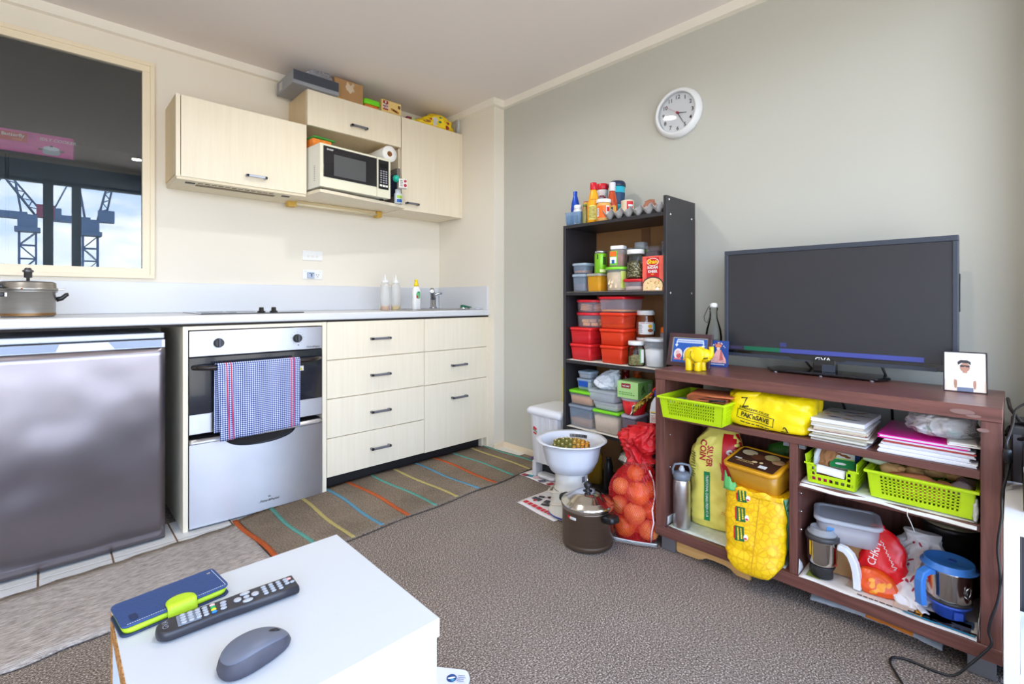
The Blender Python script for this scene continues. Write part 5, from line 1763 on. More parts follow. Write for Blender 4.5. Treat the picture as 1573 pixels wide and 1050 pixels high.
decal(t, 'white_print', PAPERW, 'top', (-.02, -.012, .011), .03, .012)
for (nm, lab, pts, zz) in (('newspaper_sheet', 'sale flyer under the wet grinder with red headline', [(1.668, 1.705), (1.905, 1.70), (1.93, 1.40), (1.64, 1.44)], .0012),
                           ('newspaper_sheet', 'colour flyer under the pedal bin', [(1.94, 1.965), (2.20, 1.96), (2.20, 1.67), (1.935, 1.68)], .0030)):
    t = thing(nm, lab, 'newspaper', (0, 0, 0))

    def fl(u, v, pts=pts, zz=zz):
        a = Vector(pts[0]).lerp(Vector(pts[1]), v)
        b = Vector(pts[3]).lerp(Vector(pts[2]), v)
        p = a.lerp(b, u)
        return (p.x, p.y, zz + .0012 + .001 * math.sin(u * 8 + v * 5))
    MB().sheet(fl, 14, 14, .0006).build('sheet', M('flyer_white', (226, 222, 224), .7), t)
    P = Vector(fl(.5, .5))
    if 'sale' in lab:
        # headline along the edge facing the room, product pictures
        rows_of_print(t, M('headline_red', (206, 24, 44), .5), 'top', (1.694, 1.575, .0042), .225, .060, 1, rot=-95, off=.0004, seed=3, name='headline')
        for i, (a, b, w, h) in enumerate(((1.765, 1.66, .03, .05), (1.775, 1.60, .035, .03), (1.745, 1.58, .02, .05), (1.80, 1.66, .02, .03), (1.83, 1.62, .02, .04))):
            decal(t, 'product_picture', M('picture_charcoal', (60, 58, 64), .5), 'top', (a, b, .0043), w, h, rot=12 * i)
        decal(t, 'red_frame', M('headline_red', (206, 24, 44), .5), 'top', (1.81, 1.645, .0040), .002, .10, rot=2)
        decal(t, 'red_spot', M('headline_red', (206, 24, 44), .5), 'top', (1.745, 1.655, .0044), .018, .018, shape='oval')
    else:
        for i, (a, b, c) in enumerate(((1.955, 1.93, (150, 40, 60)), (1.965, 1.90, (60, 150, 170)), (1.975, 1.86, (220, 190, 190)), (1.955, 1.80, (90, 90, 110)), (1.955, 1.74, (170, 50, 60)))):
            decal(t, 'picture', M('flyer_%d' % i, c, .5), 'top', (a, b, .0062), .03, .04, rot=20 * i)

# wet grinder with a bowl on top
t = rw('wet_grinder', 'cream white tabletop wet grinder on newspaper', 'grinder', 1.765, 1.440, .0050, CAM)
GRW = M('grinder_white', (228, 224, 214), .35)
MB().lathe([(.100, 0), (.106, .004), (.106, .016), (.101, .024), (.092, .085), (.080, .118)], 40).build('base', GRW, t)
MB().lathe([(.081, .1185), (.080, .121), (.074, .124), (.0745, .150), (.076, .198), (.074, .200)], 40).build('column', GRW, t)
MB().lathe([(.0815, .117), (.0822, .1185), (.0815, .120)], 40, cap0=False, cap1=False).build('seam', M('seam_black', (40, 38, 38), .5), t)
MB().lathe([(.1062, .006), (.1068, .010), (.1062, .014)], 40, cap0=False, cap1=False).build('blue_seam', M('seam_blue', (40, 70, 150), .4), t)
decal(t, 'grey_badge', M('badge_grey', (120, 116, 120), .4), 'front', (.060, 0, .176), .012, .026, MB().lathe([(.074, .124), (.0745, .150), (.076, .198)], 40))
pts = []
for i in range(60):
    a = i / 59 * 2 * PI * 1.35
    pts.append((.112 * math.cos(a - 2.4) * (1 - .08 * i / 59), .112 * math.sin(a - 2.4) * (1 - .08 * i / 59), .060 + .075 * i / 59 + .012 * math.sin(a * 2)))
MB().tube(pts, .0038, 6).build('wound_cord', M('cord_cream', (222, 214, 200), .4), t)
t = rw('white_bowl', 'large white plastic bowl standing on the wet grinder', 'bowl', 1.765, 1.440, .2054, CAM)
t.scale = (1, 1, 1.12)


def bowl_ring(r, z, k=8.0, pw=.04):
    pts = []
    for i in range(64):
        a = 2 * PI * i / 64
        f = 1 + pw * (math.cos(8 * a) * .25) - .05 * max(0, math.cos(a + PI / 2)) ** 6
        pts.append((r * f * math.cos(a), r * f * math.sin(a), z))
    return pts


WB = M('bowl_white', (222, 226, 236), .3)
m = MB().loft([bowl_ring(.085, 0), bowl_ring(.098, .004), bowl_ring(.122, .045), bowl_ring(.134, .100), bowl_ring(.140, .118), bowl_ring(.160, .126), bowl_ring(.164, .126), bowl_ring(.163, .130), bowl_ring(.138, .126), bowl_ring(.130, .100), bowl_ring(.118, .046), bowl_ring(.095, .008)], True, True)
m.build('shell', WB, t)
sl = MB()
for i in range(15):
    a = R(62 + i * 2.6)
    rr_ = .1305
    c = Vector((rr_ * math.cos(a), rr_ * math.sin(a), .112))
    b = MB().box(-.0016, -.002, -.007, .0016, .002, .007)
    b.tf(Matrix.Translation(c) @ Matrix.Rotation(a + PI / 2, 4, 'Z'))
    sl.add(b.v, b.f)
sl.build('strainer_slots', M('slot_dark', (60, 60, 66), .5), t)
# pineapple half lying in the bowl
t = rw('pineapple', 'ripe pineapple body lying inside the white bowl', 'pineapple', 1.772, 1.446, .2054 + .080, CAM)
GREENB = M('pineapple_green', (96, 104, 34), .6, var=(40, .3))
body = MB()
LEN, RAD = .085, .062
loops = []
for i in range(13):
    s = -1 + 2 * i / 12
    r_ = RAD * (1 - .30 * abs(s) ** 3.2) * (1 if abs(s) < .99 else .7)
    loops.append([(s * LEN, r_ * math.cos(2 * PI * j / 28), r_ * math.sin(2 * PI * j / 28)) for j in range(28)])
body.loft(loops)
body.build('flesh_core', M('pineapple_dark', (84, 74, 26), .7), t)
eye_m = [M('eye_green', (104, 104, 34), .55, var=(90, .35)), M('eye_yellow', (176, 132, 36), .55, var=(90, .35)), M('eye_orange', (212, 138, 36), .55, var=(90, .35))]
tip_m = M('eye_tip', (222, 196, 140), .7)
for i in range(9):
    s = -.86 + i * .215
    for j in range(11):
        a = 2 * PI * (j + .5 * (i % 2)) / 11
        if math.sin(a) < -.35:
            continue
        r_ = RAD * (1 - .30 * abs(s) ** 3.2)
        c = Vector((s * LEN, r_ * math.cos(a), r_ * math.sin(a)))
        q = (s + 1) / 2 + random.uniform(-.15, .15)
        e = MB().loft([[(w * math.cos(2 * PI * k / 6) * .0112, w * math.sin(2 * PI * k / 6) * .0175, h) for k in range(6)] for w, h in ((1, -.004), (.93, .0012), (.45, .0030))], False, True)
        e.tf(Matrix.Translation(c) @ Matrix.Rotation(a - PI / 2, 4, 'X'))
        eo = e.build('eye', eye_m[0 if q < .52 else 1 if q < .78 else 2], t)
        e = MB().lathe([(.0048, 0), (.0030, .002), (.0006, .0060)], 6)
        e.tf(Matrix.Translation(c) @ Matrix.Rotation(a - PI / 2, 4, 'X') @ Matrix.Translation((0, 0, .0026)))
        e.build('spike', tip_m, eo)

# steel steamer pot
t = rw('steamer_pot', 'stainless steel steamer pot with domed lid on the carpet', 'pot', 1.606, 1.224, .0006, CAM)
t.scale = (.98, .98, 1)
PST = M('pot_steel', (142, 128, 116), .30, 1.0, var=(5, .08, (1, 1, 16)))
PLS = M('pot_lid_steel', (206, 202, 196), .14, 1.0)
MB().lathe([(.095, 0), (.104, .005), (.106, .018), (.1045, .022), (.1045, .026), (.1065, .030), (.1065, .150), (.109, .154)], 48).build('body', PST, t)
MB().lathe([(.1095, .1545), (.111, .157), (.111, .172), (.108, .176), (.098, .179), (.094, .184), (.085, .187), (.060, .203), (.050, .208), (.034, .211), (.02, .212)], 48).build('lid', PLS, t)
MB().lathe([(.020, .2125), (.010, .216), (.009, .222), (.016, .230), (.017, .240), (.012, .247), (.004, .249)], 22).build('knob', BLACK, t)
MB().tube([(-.0, .0, .2485), (-.002, 0, .262)], .0042, 8).build('steam_valve', CHROME, t)
for a in (R(-41), R(139)):
    h = MB().rrect([(.058, .050, .012, -.010), (.062, .054, .014, -.004), (.062, .054, .014, .008), (.054, .046, .012, .014)], 5)
    h.tf(Matrix.Rotation(a, 4, 'Z') @ Matrix.Translation((.128, 0, .138)) @ Matrix.Rotation(R(-12), 4, 'Y'))
    h.build('handle', BLACK, t)
    h = MB().box(.1065, -.016, .118, .112, .016, .134)
    h.tf(Matrix.Rotation(a, 4, 'Z'))
    h.build('handle_bracket', PLS, t)
pbm = MB().lathe([(.1065, .03), (.1065, .15)], 48)
decal(t, 'white_sticker', PAPERW, 'front', (-.052, 0, .132), .026, .010, pbm)
decal(t, 'red_sticker', RED, 'front', (-.070, 0, .134), .010, .010, pbm)
rows_of_print(t, INK, 'front', (-.052, 0, .132), .020, .004, 1, pbm, off=.0018)

# onion bag
t = rw('onion_bag', 'red net bag of onions slumped against the black cabinet end', 'bag', 1.785, 1.108, .0006, CAM)
NETC = M('red_net', (226, 30, 34), .4, alpha=.38)
nt = NETC.node_tree
co = nt.nodes.new('ShaderNodeTexCoord')
wv = []
for ang in (45, -45):
    w = nt.nodes.new('ShaderNodeTexWave')
    w.inputs['Scale'].default_value = 60
    w.inputs['Distortion'].default_value = .6
    mp_ = nt.nodes.new('ShaderNodeMapping')
    mp_.inputs['Rotation'].default_value = (R(ang), 0, R(ang))
    nt.links.new(co.outputs['Object'], mp_.inputs[0])
    nt.links.new(mp_.outputs[0], w.inputs['Vector'])
    wv.append(w)
mxm = nt.nodes.new('ShaderNodeMath')
mxm.operation = 'MAXIMUM'
nt.links.new(wv[0].outputs['Fac'], mxm.inputs[0])
nt.links.new(wv[1].outputs['Fac'], mxm.inputs[1])
mrn = nt.nodes.new('ShaderNodeMapRange')
mrn.inputs['From Min'].default_value = .55
mrn.inputs['From Max'].default_value = .95
mrn.inputs['To Min'].default_value = .12
mrn.inputs['To Max'].default_value = .62
nt.links.new(mxm.outputs[0], mrn.inputs[0])
nt.links.new(mrn.outputs[0], nt.nodes['Principled BSDF'].inputs['Alpha'])
NETD = M('red_net_gathered', (200, 22, 30), .5, var=(30, .25), bump=(80, .8), alpha=.93)
m = sack([(.002, .0, 0, .074, .058), (.03, .0, 0, .092, .074), (.10, -.004, 0, .102, .086), (.19, -.010, 0, .102, .086), (.255, -.004, 0, .084, .072), (.305, .012, 0, .058, .052), (.335, .022, 0, .050, .044)], 44, 6, .005, 26, 21, 2.2, True, False)
net = m
m.build('net', NETC, t)
m = sack([(.325, .022, 0, .051, .045), (.36, .020, 0, .056, .050), (.40, .012, -.002, .074, .058), (.435, .012, 0, .078, .060), (.462, .030, 0, .060, .05), (.480, .046, 0, .038, .03)], 60, 7, .017, 17, 5, 2.1, True, True)
m.build('gathered_top', NETD, t)
ON = M('onion_skin', (224, 122, 48), .35, var=(14, .18, (1, 1, .2)))
ON2 = M('onion_skin_pale', (232, 150, 84), .35, var=(14, .18, (1, 1, .2)))
for i, (x, y, z, r_) in enumerate(((-.045, -.012, .050, .044), (.050, -.020, .046, .043), (.004, .032, .048, .040), (-.006, -.040, .118, .046), (.060, .0, .124, .040), (-.066, .006, .130, .038), (.010, -.036, .200, .047), (-.062, -.012, .215, .036), (.062, .004, .205, .036), (-.012, .036, .175, .040), (-.002, -.008, .272, .036))):
    rnd = random.Random(i)
    o = MB().ball((0, 0, 0), (r_, r_, r_ * .90), 20, 12, lambda d: 1 + .10 * max(0, abs(d.z) - .8) * 5)
    o.tf(Matrix.Translation((x, y, z)) @ Matrix.Rotation(rnd.uniform(-.9, .9), 4, 'X') @ Matrix.Rotation(rnd.uniform(-.9, .9), 4, 'Y'))
    o.build('onion', (ON, ON2)[i % 2], t)
f = fmap('front', (0, 0, 0), 0, net, .003)
ctl = [(.058, .012), (.060, .06), (.068, .10), (.062, .15), (.074, .20), (.070, .25), (.052, .30)]
pts = [f(a, b) for a, b in ctl]
mm_ = MB().tube(pts, .0035, 6)
mm_.build('white_seam', M('seam_cream', (236, 206, 206), .6), t)
mm_ = MB().sheet(lambda u, v: (-.09 + .17 * u, -.076 - .006 * math.sin(u * 3), .004 + .014 * v + .01 * (1 - u)), 12, 2, .001)
mm_.build('striped_band', PAPERW, t)
mm_ = MB()
for k in range(3):
    mm_.sheet(lambda u, v, k=k: (-.09 + .17 * u, -.0775 - .006 * math.sin(u * 3), .006 + .004 * k + .0016 * v + .01 * (1 - u)), 12, 1, .0006)
mm_.build('band_lines', INK, t)

# wooden board and plastic bag under the low cabinet
t = thing('wooden_board', 'pale wooden board with a curved cut lying under the cabinet', 'board', (0, 0, 0))
WBD = wood('pale_beech', (206, 152, 88), (226, 178, 112), (1, .3, 6), .5, 8)
poly = [(.655, .001), (.700, .001), (.712, .006), (.724, .015), (.745, .020), (.790, .021), (.815, .019), (.828, .010), (.845, .003), (.930, .002), (.934, .010), (.934, .052), (.655, .052)]
m = MB()
m.loft([[(1.800, y, z) for y, z in poly], [(1.815, y, z) for y, z in poly]], True, True, False)
m.build('plank', WBD, t, .001, 1)
t = thing('plastic_bag', 'flat clear plastic bag with orange print under the cabinet', 'bag', (0, 0, 0))
m = MB().sheet(lambda u, v: (1.825 + .10 * v + .02 * math.sin(u * 3), .475 - .33 * u, .006 + .022 * v ** .5 * (1 - .2 * math.sin(u * 14)) + .004 * noise.noise((u * 14, v * 5, 2))), 50, 10, .001)
m.build('film', M('film_white', (210, 214, 220), .2, alpha=.7, bump=(60, .5)), t)
m = MB().sheet(lambda u, v: (1.824 + .04 * v + .02 * math.sin((u * .35 + .45) * 3), .475 - .33 * (u * .35 + .45), .0085 + .018 * v ** .5 + .003 * noise.noise((u * 8, v * 5, 2))), 20, 6, .0008)
m.build('orange_print', M('bag_orange', (230, 130, 30), .4), t)

# ------------------------------------------------------------------ low television cabinet
WEN = wood('wenge_foil', (84, 50, 44), (128, 82, 72), (6, .35, 6), .32, 9, .05)
WENV = wood('wenge_foil_upright', (84, 50, 44), (128, 82, 72), (6, 6, .35), .34, 9, .05)
TC = thing('tv_cabinet', 'dark brown open television cabinet stuffed with household goods', 'cabinet')
X0, X1 = 1.760, 2.106
MB().box(X0 - .003, .024, .684, X1, 1.004, .7215).build('top', WEN, TC, .0012, 1)
MB().box(X0, .963, .1005, X1 - .003, 1.003, .6838).build('side_panel', WENV, TC, .001, 1)
MB().box(X0, .025, .1005, X1 - .003, .065, .6838).build('side_panel', WENV, TC, .001, 1)
MB().box(X0 - .001, .024, .062, X1 - .003, 1.004, .1003).build('bottom_board', WEN, TC, .001, 1)
MB().box(X0 + .004, .0655, .528, X1 - .004, .9625, .550).build('shelf', WEN, TC, .001, 1)
MB().box(X0 + .006, .495, .1005, X1 - .016, .519, .5278).build('divider', WENV, TC, .001, 1)
MB().box(X0 + .010, .0655, .388, X1 - .016, .4948, .406).build('shelf', WEN, TC, .001, 1)
MB().box(X1 - .014, .0655, .1005, X1 - .006, .9625, .5278).build('back_panel', WENV, TC)
LEG = M('brushed_leg_grey', (140, 142, 148), .4, .7)
for (a, b) in ((.935, .990), (.036, .092)):
    for xx in (1.786, 2.03):
        MB().box(xx, a, .0008, xx + .055, b, .0618).build('foot', LEG, TC, .002)
for yy, zz in ((.9615, .33), (.9615, .46), (.5205, .470), (.4935, .30), (.4935, .24), (.4935, .36)):
    m = MB().lathe([(.0035, -.003), (.0035, .003)], 8)
    m.tf(Matrix.Translation((1.80, yy, zz)) @ Matrix.Rotation(R(90), 4, 'X'))
    m.build('shelf_pin', CHROME, TC)
for yy in (.530, .484):
    MB().box(1.772, yy - .009, .514, 1.790, yy + .009, .5278).build('hinge_block', M('hinge_grey', (120, 120, 124), .4, .6), TC)
for a, b, w, h in ((.10, .702, .05, .014), (.078, .694, .03, .008), (.06, .66, .024, .010)):
    decal(TC, 'pale_patch', M('pale_grey_brown', (136, 104, 96), .6), 'left', (X0 - .0031, a, b), w, h, shape='oval')  # paler ovals near the right end of the cabinet front

CT, C1, C2, C0 = .7218, .5504, .4064, .1006

# on top ------------------------------------------------------------
FRM = M('plum_brown_frame', (74, 50, 54), .3, var=(12, .15))
BLUEP = M('picture_blue', (36, 92, 180), .35)
FIG = M('figure_pink', (236, 190, 186), .5)
FIGR = M('figure_rose', (214, 90, 100), .5)


def photo_frame(t, w, h, b, mat, tilt=12, depth=.012, back=None):
    M4 = Matrix.Rotation(R(-tilt), 4, 'X')
    m = MB().box(-w / 2, 0, 0, w / 2, depth, b).box(-w / 2, 0, h - b, w / 2, depth, h).box(-w / 2, 0, b, -w / 2 + b, depth, h - b).box(w / 2 - b, 0, b, w / 2, depth, h - b)
    m.tf(M4)
    m.build('frame', mat, t, .0012, 1)
    m = MB().box(-w / 2 + b, depth * .45, b, w / 2 - b, depth, h - b)
    m.tf(M4)
    p = m.build('picture', back, t)
    m = MB().box(-.02, 0, 0, .02, .003, h * .72)
    m.tf(Matrix.Translation((0, depth + .055, .0005)) @ Matrix.Rotation(R(tilt + 6), 4, 'X'))
    m.build('easel_back', BLACK, t)
    return M4


def on_picture(t, M4, y, name, mat, cx, cz, w, h, shape=None):
    mb = MB()
    if shape is None:
        mb.add([(cx - w / 2, y, cz - h / 2), (cx + w / 2, y, cz - h / 2), (cx + w / 2, y, cz + h / 2), (cx - w / 2, y, cz + h / 2)], [(0, 1, 2, 3)])
    elif shape == 'oval':
        mb.add([(cx + w / 2 * math.cos(2 * PI * i / 18), y, cz + h / 2 * math.sin(2 * PI * i / 18)) for i in range(18)], [tuple(range(18))])
    else:
        mb.add([(cx + a * w, y, cz + b * h) for a, b in shape], [tuple(range(len(shape)))])
    mb.tf(M4)
    return mb.build(name, mat, t)


t = rw('picture_frame', 'plum framed blue devotional picture behind the yellow elephant', 'picture frame', 1.912, .946, CT)
W_, H_ = .186, .140
M4 = photo_frame(t, W_, H_, .017, FRM, 14, .012, BLUEP)
yy = .0050
on_picture(t, M4, yy, 'beaded_border', M('bead_cream', (200, 190, 150), .5), 0, .121, W_ - .036, .003)
for s in (-1, 1):
    on_picture(t, M4, yy, 'beaded_border', M('bead_cream', (200, 190, 150), .5), s * (W_ / 2 - .0185), .070, .003, .104)
on_picture(t, M4, yy, 'title_banner', M('banner_white', (226, 234, 246), .5), 0, .108, .115, .014)
m = MB()
for i in range(22):
    m.add([(-.054 + i * .005, yy - .0006, .104), (-.051 + i * .005, yy - .0006, .104), (-.051 + i * .005, yy - .0006, .111), (-.054 + i * .005, yy - .0006, .111)], [(0, 1, 2, 3)])
m.tf(M4)
m.build('banner_script', M('script_blue', (90, 120, 190), .5), t)
for cx, s in ((-.048, 1), (.0, 1.35), (.05, 1)):
    on_picture(t, M4, yy, 'figure_halo', M('halo_white', (236, 230, 230), .5), cx, .052 * 1.0, .038 * s, .046 * s, 'oval')
    on_picture(t, M4, yy - .0006, 'figure_robe', FIGR, cx + .004, .044, .022 * s, .022 * s, 'oval')
    on_picture(t, M4, yy - .0008, 'figure_face', FIG, cx - .002, .058 * 1.0, .018 * s, .016 * s, 'oval')
    on_picture(t, M4, yy - .0009, 'figure_base', M('base_pink', (222, 120, 140), .5), cx, .030, .034 * s, .006)
for cx in (-.058, .058):
    on_picture(t, M4, yy - .0004, 'hanging_lamp', M('lamp_white', (226, 236, 246), .5), cx, .088, .016, .014, [(-.5, .3), (0, -.5), (.5, .3), (.15, .3), (.1, 1.4), (-.1, 1.4), (-.15, .3)])

YE = M('elephant_yellow', (240, 206, 10), .35)
t = rw('toy_elephant', 'glossy yellow toy elephant on the cabinet corner', 'ornament', 1.838, .868, CT, 14)
# body, legs, head as one skin; ears, trunk, tail and tusk are parts
m = MB().ball((-.006, 0, .059), (.042, .031, .035), 24, 14)
m.ball((.030, 0, .061), (.024, .024, .027), 20, 12)
m.build('body', YE, t)
for (lx, ly) in ((-.028, -.013), (-.026, .014), (.006, -.016), (.018, .014)):
    MB().lathe([(.0125, 0), (.0135, .003), (.0120, .020), (.0135, .042), (.011, .050)], 18, (lx, ly, .0004)).build('leg', YE, t)
MB().tube([(.040, 0, .060), (.050, 0, .058), (.054, 0, .066), (.054, 0, .082), (.053, 0, .096)], [.014, .012, .0095, .0085, .009], 12).build('trunk', YE, t)
m = MB().ball((0, 0, 0), (.025, .006, .030), 18, 10)
m.tf(Matrix.Translation((.008, -.0275, .064)) @ Matrix.Rotation(.25, 4, 'Y') @ Matrix.Rotation(-.18, 4, 'Z'))
m.build('ear', YE, t)
m = MB().ball((0, 0, 0), (.020, .005, .022), 18, 10)
m.tf(Matrix.Translation((.010, .022, .072)))
m.build('ear', YE, t)
m = MB().tube([(-.016, -.0290, .080), (-.0195, -.0305, .064), (-.013, -.0325, .046), (.004, -.0330, .034)], .0014, 6)
m.build('ear_crease', M('crease_olive', (110, 94, 14), .5), t)
elb = MB().ball((.030, 0, .061), (.024, .024, .027), 20, 12)
rows_of_print(t, INK, 'front', (.034, -.3, .052), .022, .012, 1, elb, rot=8, off=.001, seed=6)
MB().tube([(-.040, 0, .060), (-.048, -.002, .048), (-.050, -.004, .036)], [.003, .0022, .003], 8).build('tail', YE, t)
m = MB().tube([(.040, -.014, .052), (.049, -.016, .046), (.055, -.016, .048)], [.0035, .003, .001], 8)
m.build('tusk', YE, t)

t = rw('devotional_card', 'small blue standing card of a crowned robed statue', 'card', 2.012, .862, CT, 10)
M4 = Matrix.Rotation(R(-10), 4, 'X')
m = MB().box(-.041, 0, 0, .041, .003, .108)
m.tf(M4)
m.build('card', M('card_blue', (28, 66, 140), .4), t)
on_picture(t, M4, -.0006, 'robe', M('robe_rose', (230, 170, 160), .5, var=(70, .2)), .002, .042, .062, .060, [(-.5, -.45), (.5, -.45), (.48, -.2), (.16, .45), (-.10, .45), (-.42, -.15)])
on_picture(t, M4, -.0010, 'robe_shade', M('robe_red', (196, 96, 90), .5), .012, .046, .020, .044, [(-.3, -.5), (.5, -.4), (.1, .5), (-.1, .5)])
on_picture(t, M4, -.0012, 'face', M('face_cream', (240, 210, 190), .5), .001, .075, .014, .013, 'oval')
on_picture(t, M4, -.0014, 'crown', M('crown_gold', (226, 130, 90), .5), .001, .090, .028, .020, [(-.4, -.5), (.4, -.5), (.5, .4), (.25, 0), (.0, .6), (-.25, 0), (-.5, .4)])
for i in range(14):
    rnd = random.Random(i + 70)
    a = rnd.uniform(20, 160)
    on_picture(t, M4, -.0008, 'star', WHITE, .034 * math.cos(R(a)) * rnd.uniform(.7, 1.05), .060 + .040 * math.sin(R(a)), .004, .004, 'oval')
m = MB()
for i in range(12):
    m.add([(-.026 + i * .0045, -.001, .007), (-.023 + i * .0045, -.001, .007), (-.023 + i * .0045, -.001, .011), (-.026 + i * .0045, -.001, .011)], [(0, 1, 2, 3)])
m.tf(M4)
m.build('caption_script', WHITE, t)
m = MB().box(-.012, 0, 0, .012, .002, .085)
m.tf(Matrix.Translation((0, .040, .0005)) @ Matrix.Rotation(R(18), 4, 'X'))
m.build('easel_back', BLACK, t)

t = rw('swing_top_bottle', 'clear swing top glass bottle behind the television edge', 'bottle', 2.162, .925, .0006, 0)
t.location = (2.075, .905, CT)
m = MB().lathe([(.030, 0), (.034, .004), (.034, .120), (.030, .150), (.018, .190), (.0145, .205), (.0145, .232), (.017, .234), (.017, .242), (.0145, .244)], 30, cap1=False)
m.build('glass', GLASS, t)
MB().lathe([(.013, .2445), (.016, .247), (.016, .258), (.012, .262), (.006, .264)], 20).build('stopper', M('stopper_white', (232, 232, 232), .3), t)
MB().tube([(-.017, 0, .252), (-.028, 0, .236), (-.042, 0, .205), (-.040, 0, .186), (-.028, 0, .176), (-.020, 0, .196), (-.0155, 0, .222), (-.018, 0, .230)], .0016, 6).build('wire_bail', M('bail_wire', (70, 70, 74), .35, .8), t)

t = rw('photo_frame', 'slim dark frame holding a photograph of a standing boy', 'picture frame', 1.985, .106, CT, 6)
M4 = photo_frame(t, .098, .122, .003, M('slim_dark_frame', (44, 36, 44), .3), 10, .010, M('photo_white', (246, 242, 236), .4))
yy = .0040
on_picture(t, M4, yy, 'photo_floor', M('photo_peach', (244, 218, 196), .5), 0, .020, .090, .034)
on_picture(t, M4, yy - .0004, 'trousers', M('photo_slate', (110, 118, 140), .5), .000, .010, .036, .014)
on_picture(t, M4, yy - .0006, 'shirt', WHITE, .000, .038, .038, .046, [(-.5, -.5), (.5, -.5), (.55, .1), (.35, .42), (.12, .5), (-.12, .5), (-.35, .42), (-.55, .1)])
for s in (-1, 1):
    on_picture(t, M4, yy - .0008, 'arm', M('photo_brown_skin', (176, 126, 104), .5), s * .021, .026, .007, .030, 'oval')
    on_picture(t, M4, yy - .0009, 'sleeve', M('photo_sleeve', (232, 232, 236), .5), s * .0195, .045, .009, .018, 'oval')
on_picture(t, M4, yy - .0008, 'neck', M('photo_brown_skin', (176, 126, 104), .5), .0, .062, .010, .008)
on_picture(t, M4, yy - .0010, 'face', M('photo_brown_skin', (176, 126, 104), .5), .0, .075, .022, .028, 'oval')
on_picture(t, M4, yy - .0012, 'hair', M('photo_black_hair', (36, 30, 34), .5), -.001, .089, .028, .016, [(-.5, -.45), (-.25, -.05), (.3, -.05), (.5, -.45), (.5, .2), (.2, .5), (-.3, .5), (-.55, .1)])
on_picture(t, M4, yy - .0014, 'sunglasses', M('photo_black_hair', (36, 30, 34), .5), .0, .0785, .022, .0055, [(-.5, .5), (.5, .5), (.45, -.5), (.1, -.4), (0, .1), (-.1, -.4), (-.45, -.5)])

# television
t = rw('television', 'flat black television standing on the dark brown cabinet', 'television', 2.060, .489, CT)
TVB = M('tv_grey_bezel', (62, 68, 80), .35, .2)
TVG = M('tv_gloss_black', (18, 18, 22), .12, coat=.5)
SCRN = M('tv_screen', (46, 47, 53), .26, var=(2, .06), coat=.15)
w2, zb, zt = .364, .047, .482
m = MB().box(-w2, .012, zb, w2, .040, zt)
m.build('case', TVG, t, .004)
m = MB().box(-w2, 0, zt - .018, w2, .0118, zt).box(-w2, 0, zb + .024, -w2 + .015, .0118, zt - .0182).box(w2 - .015, 0, zb + .024, w2, .0118, zt - .0182)
m.build('bezel', TVB, t, .002)
MB().box(-w2, 0, zb, w2, .0118, zb + .0235).build('lower_bezel', TVG, t, .002)
m = MB().prism([(-w2 + .002, zb - .001), (w2 - .05, zb - .001), (w2 - .05, zb + .012), (.07, zb + .012), (.05, zb + .004), (-.10, zb + .004), (-.12, zb + .012), (-w2 + .002, zb + .012)], 0, .0015)
m.tf(Matrix.Translation((0, 0, 0)) @ Matrix.Rotation(R(90), 4, 'X'))
m.build('bezel_trim', TVB, t)
MB().box(-w2 + .0152, .004, zb + .0237, w2 - .0152, .0118, zt - .0182).build('screen', SCRN, t)
sz = zb + .0255
MB().box(-w2 + .018, .0032, sz, -.286, .0039, sz + .016).build('sticker_strip', M('sticker_dim', (56, 50, 66), .4), t)
MB().box(-.2855, .0032, sz, -.150, .0039, sz + .016).build('sticker_strip', M('sticker_green', (16, 104, 74), .4), t, 0)
MB().box(-.1495, .0032, sz, .280, .0039, sz + .016).build('sticker_strip', M('sticker_violet', (70, 80, 158), .4), t, 0)
MB().box(-.150, .0032, sz + .022, -.128, .0039, sz + .038).build('sticker_tab', M('sticker_tab_blue', (54, 60, 118), .4), t, 0)
rows_of_print(t, M('sticker_print', (80, 70, 130), .5), 'front', (-.313, .0030, sz + .008), .05, .010, 1)
lettering(t, 'GVA', .020, WHITE, 'front', (-.004, -.0004, zb + .010), bold=.02, squeeze=1.3)
MB().box(w2, .016, .24, w2 + .002, .034, .36).build('side_socket_panel', BLACK, t)
m = MB().prism([(-.165, -.052), (.165, -.052), (.195, .0), (.172, .075), (-.172, .075), (-.195, .0)], .004, .013)
m.build('stand_base', TVG, t, .003)
MB().box(-.036, -.004, .0132, .036, .030, zb + .01).build('stand_neck', TVG, t, .002)
MB().box(-.006, -.0055, .014, .036, -.0042, .040).build('neck_plate', TVB, t)
for a, b in ((-.15, -.046), (.15, -.046), (0, -.046), (-.16, .06), (.16, .06)):
    MB().lathe([(.006, 0), (.006, .004)], 10, (a, b, 0)).build('rubber_foot', M('foot_grey', (150, 150, 154), .4, .5), t)
t = thing('tv_cable', 'black cable running down behind the television', 'cable', (0, 0, 0))
MB().tube([(2.112, .56, .82), (2.120, .565, .76), (2.135, .52, .70), (2.150, .46, .64), (2.150, .44, .58), (2.150, .43, .54)], .004, 6).build('cord', BLACK, t)
t = thing('tv_cable', 'second black cable dropping behind the magazine stack', 'cable', (0, 0, 0))
MB().tube([(2.112, .34, .80), (2.125, .32, .74), (2.150, .305, .68), (2.155, .303, .56), (2.155, .302, .50)], .004, 6).build('cord', BLACK, t)


# in the top compartments ----------------------------------------------
LIMEB = M('lime_basket_plastic', (184, 216, 16), .35)


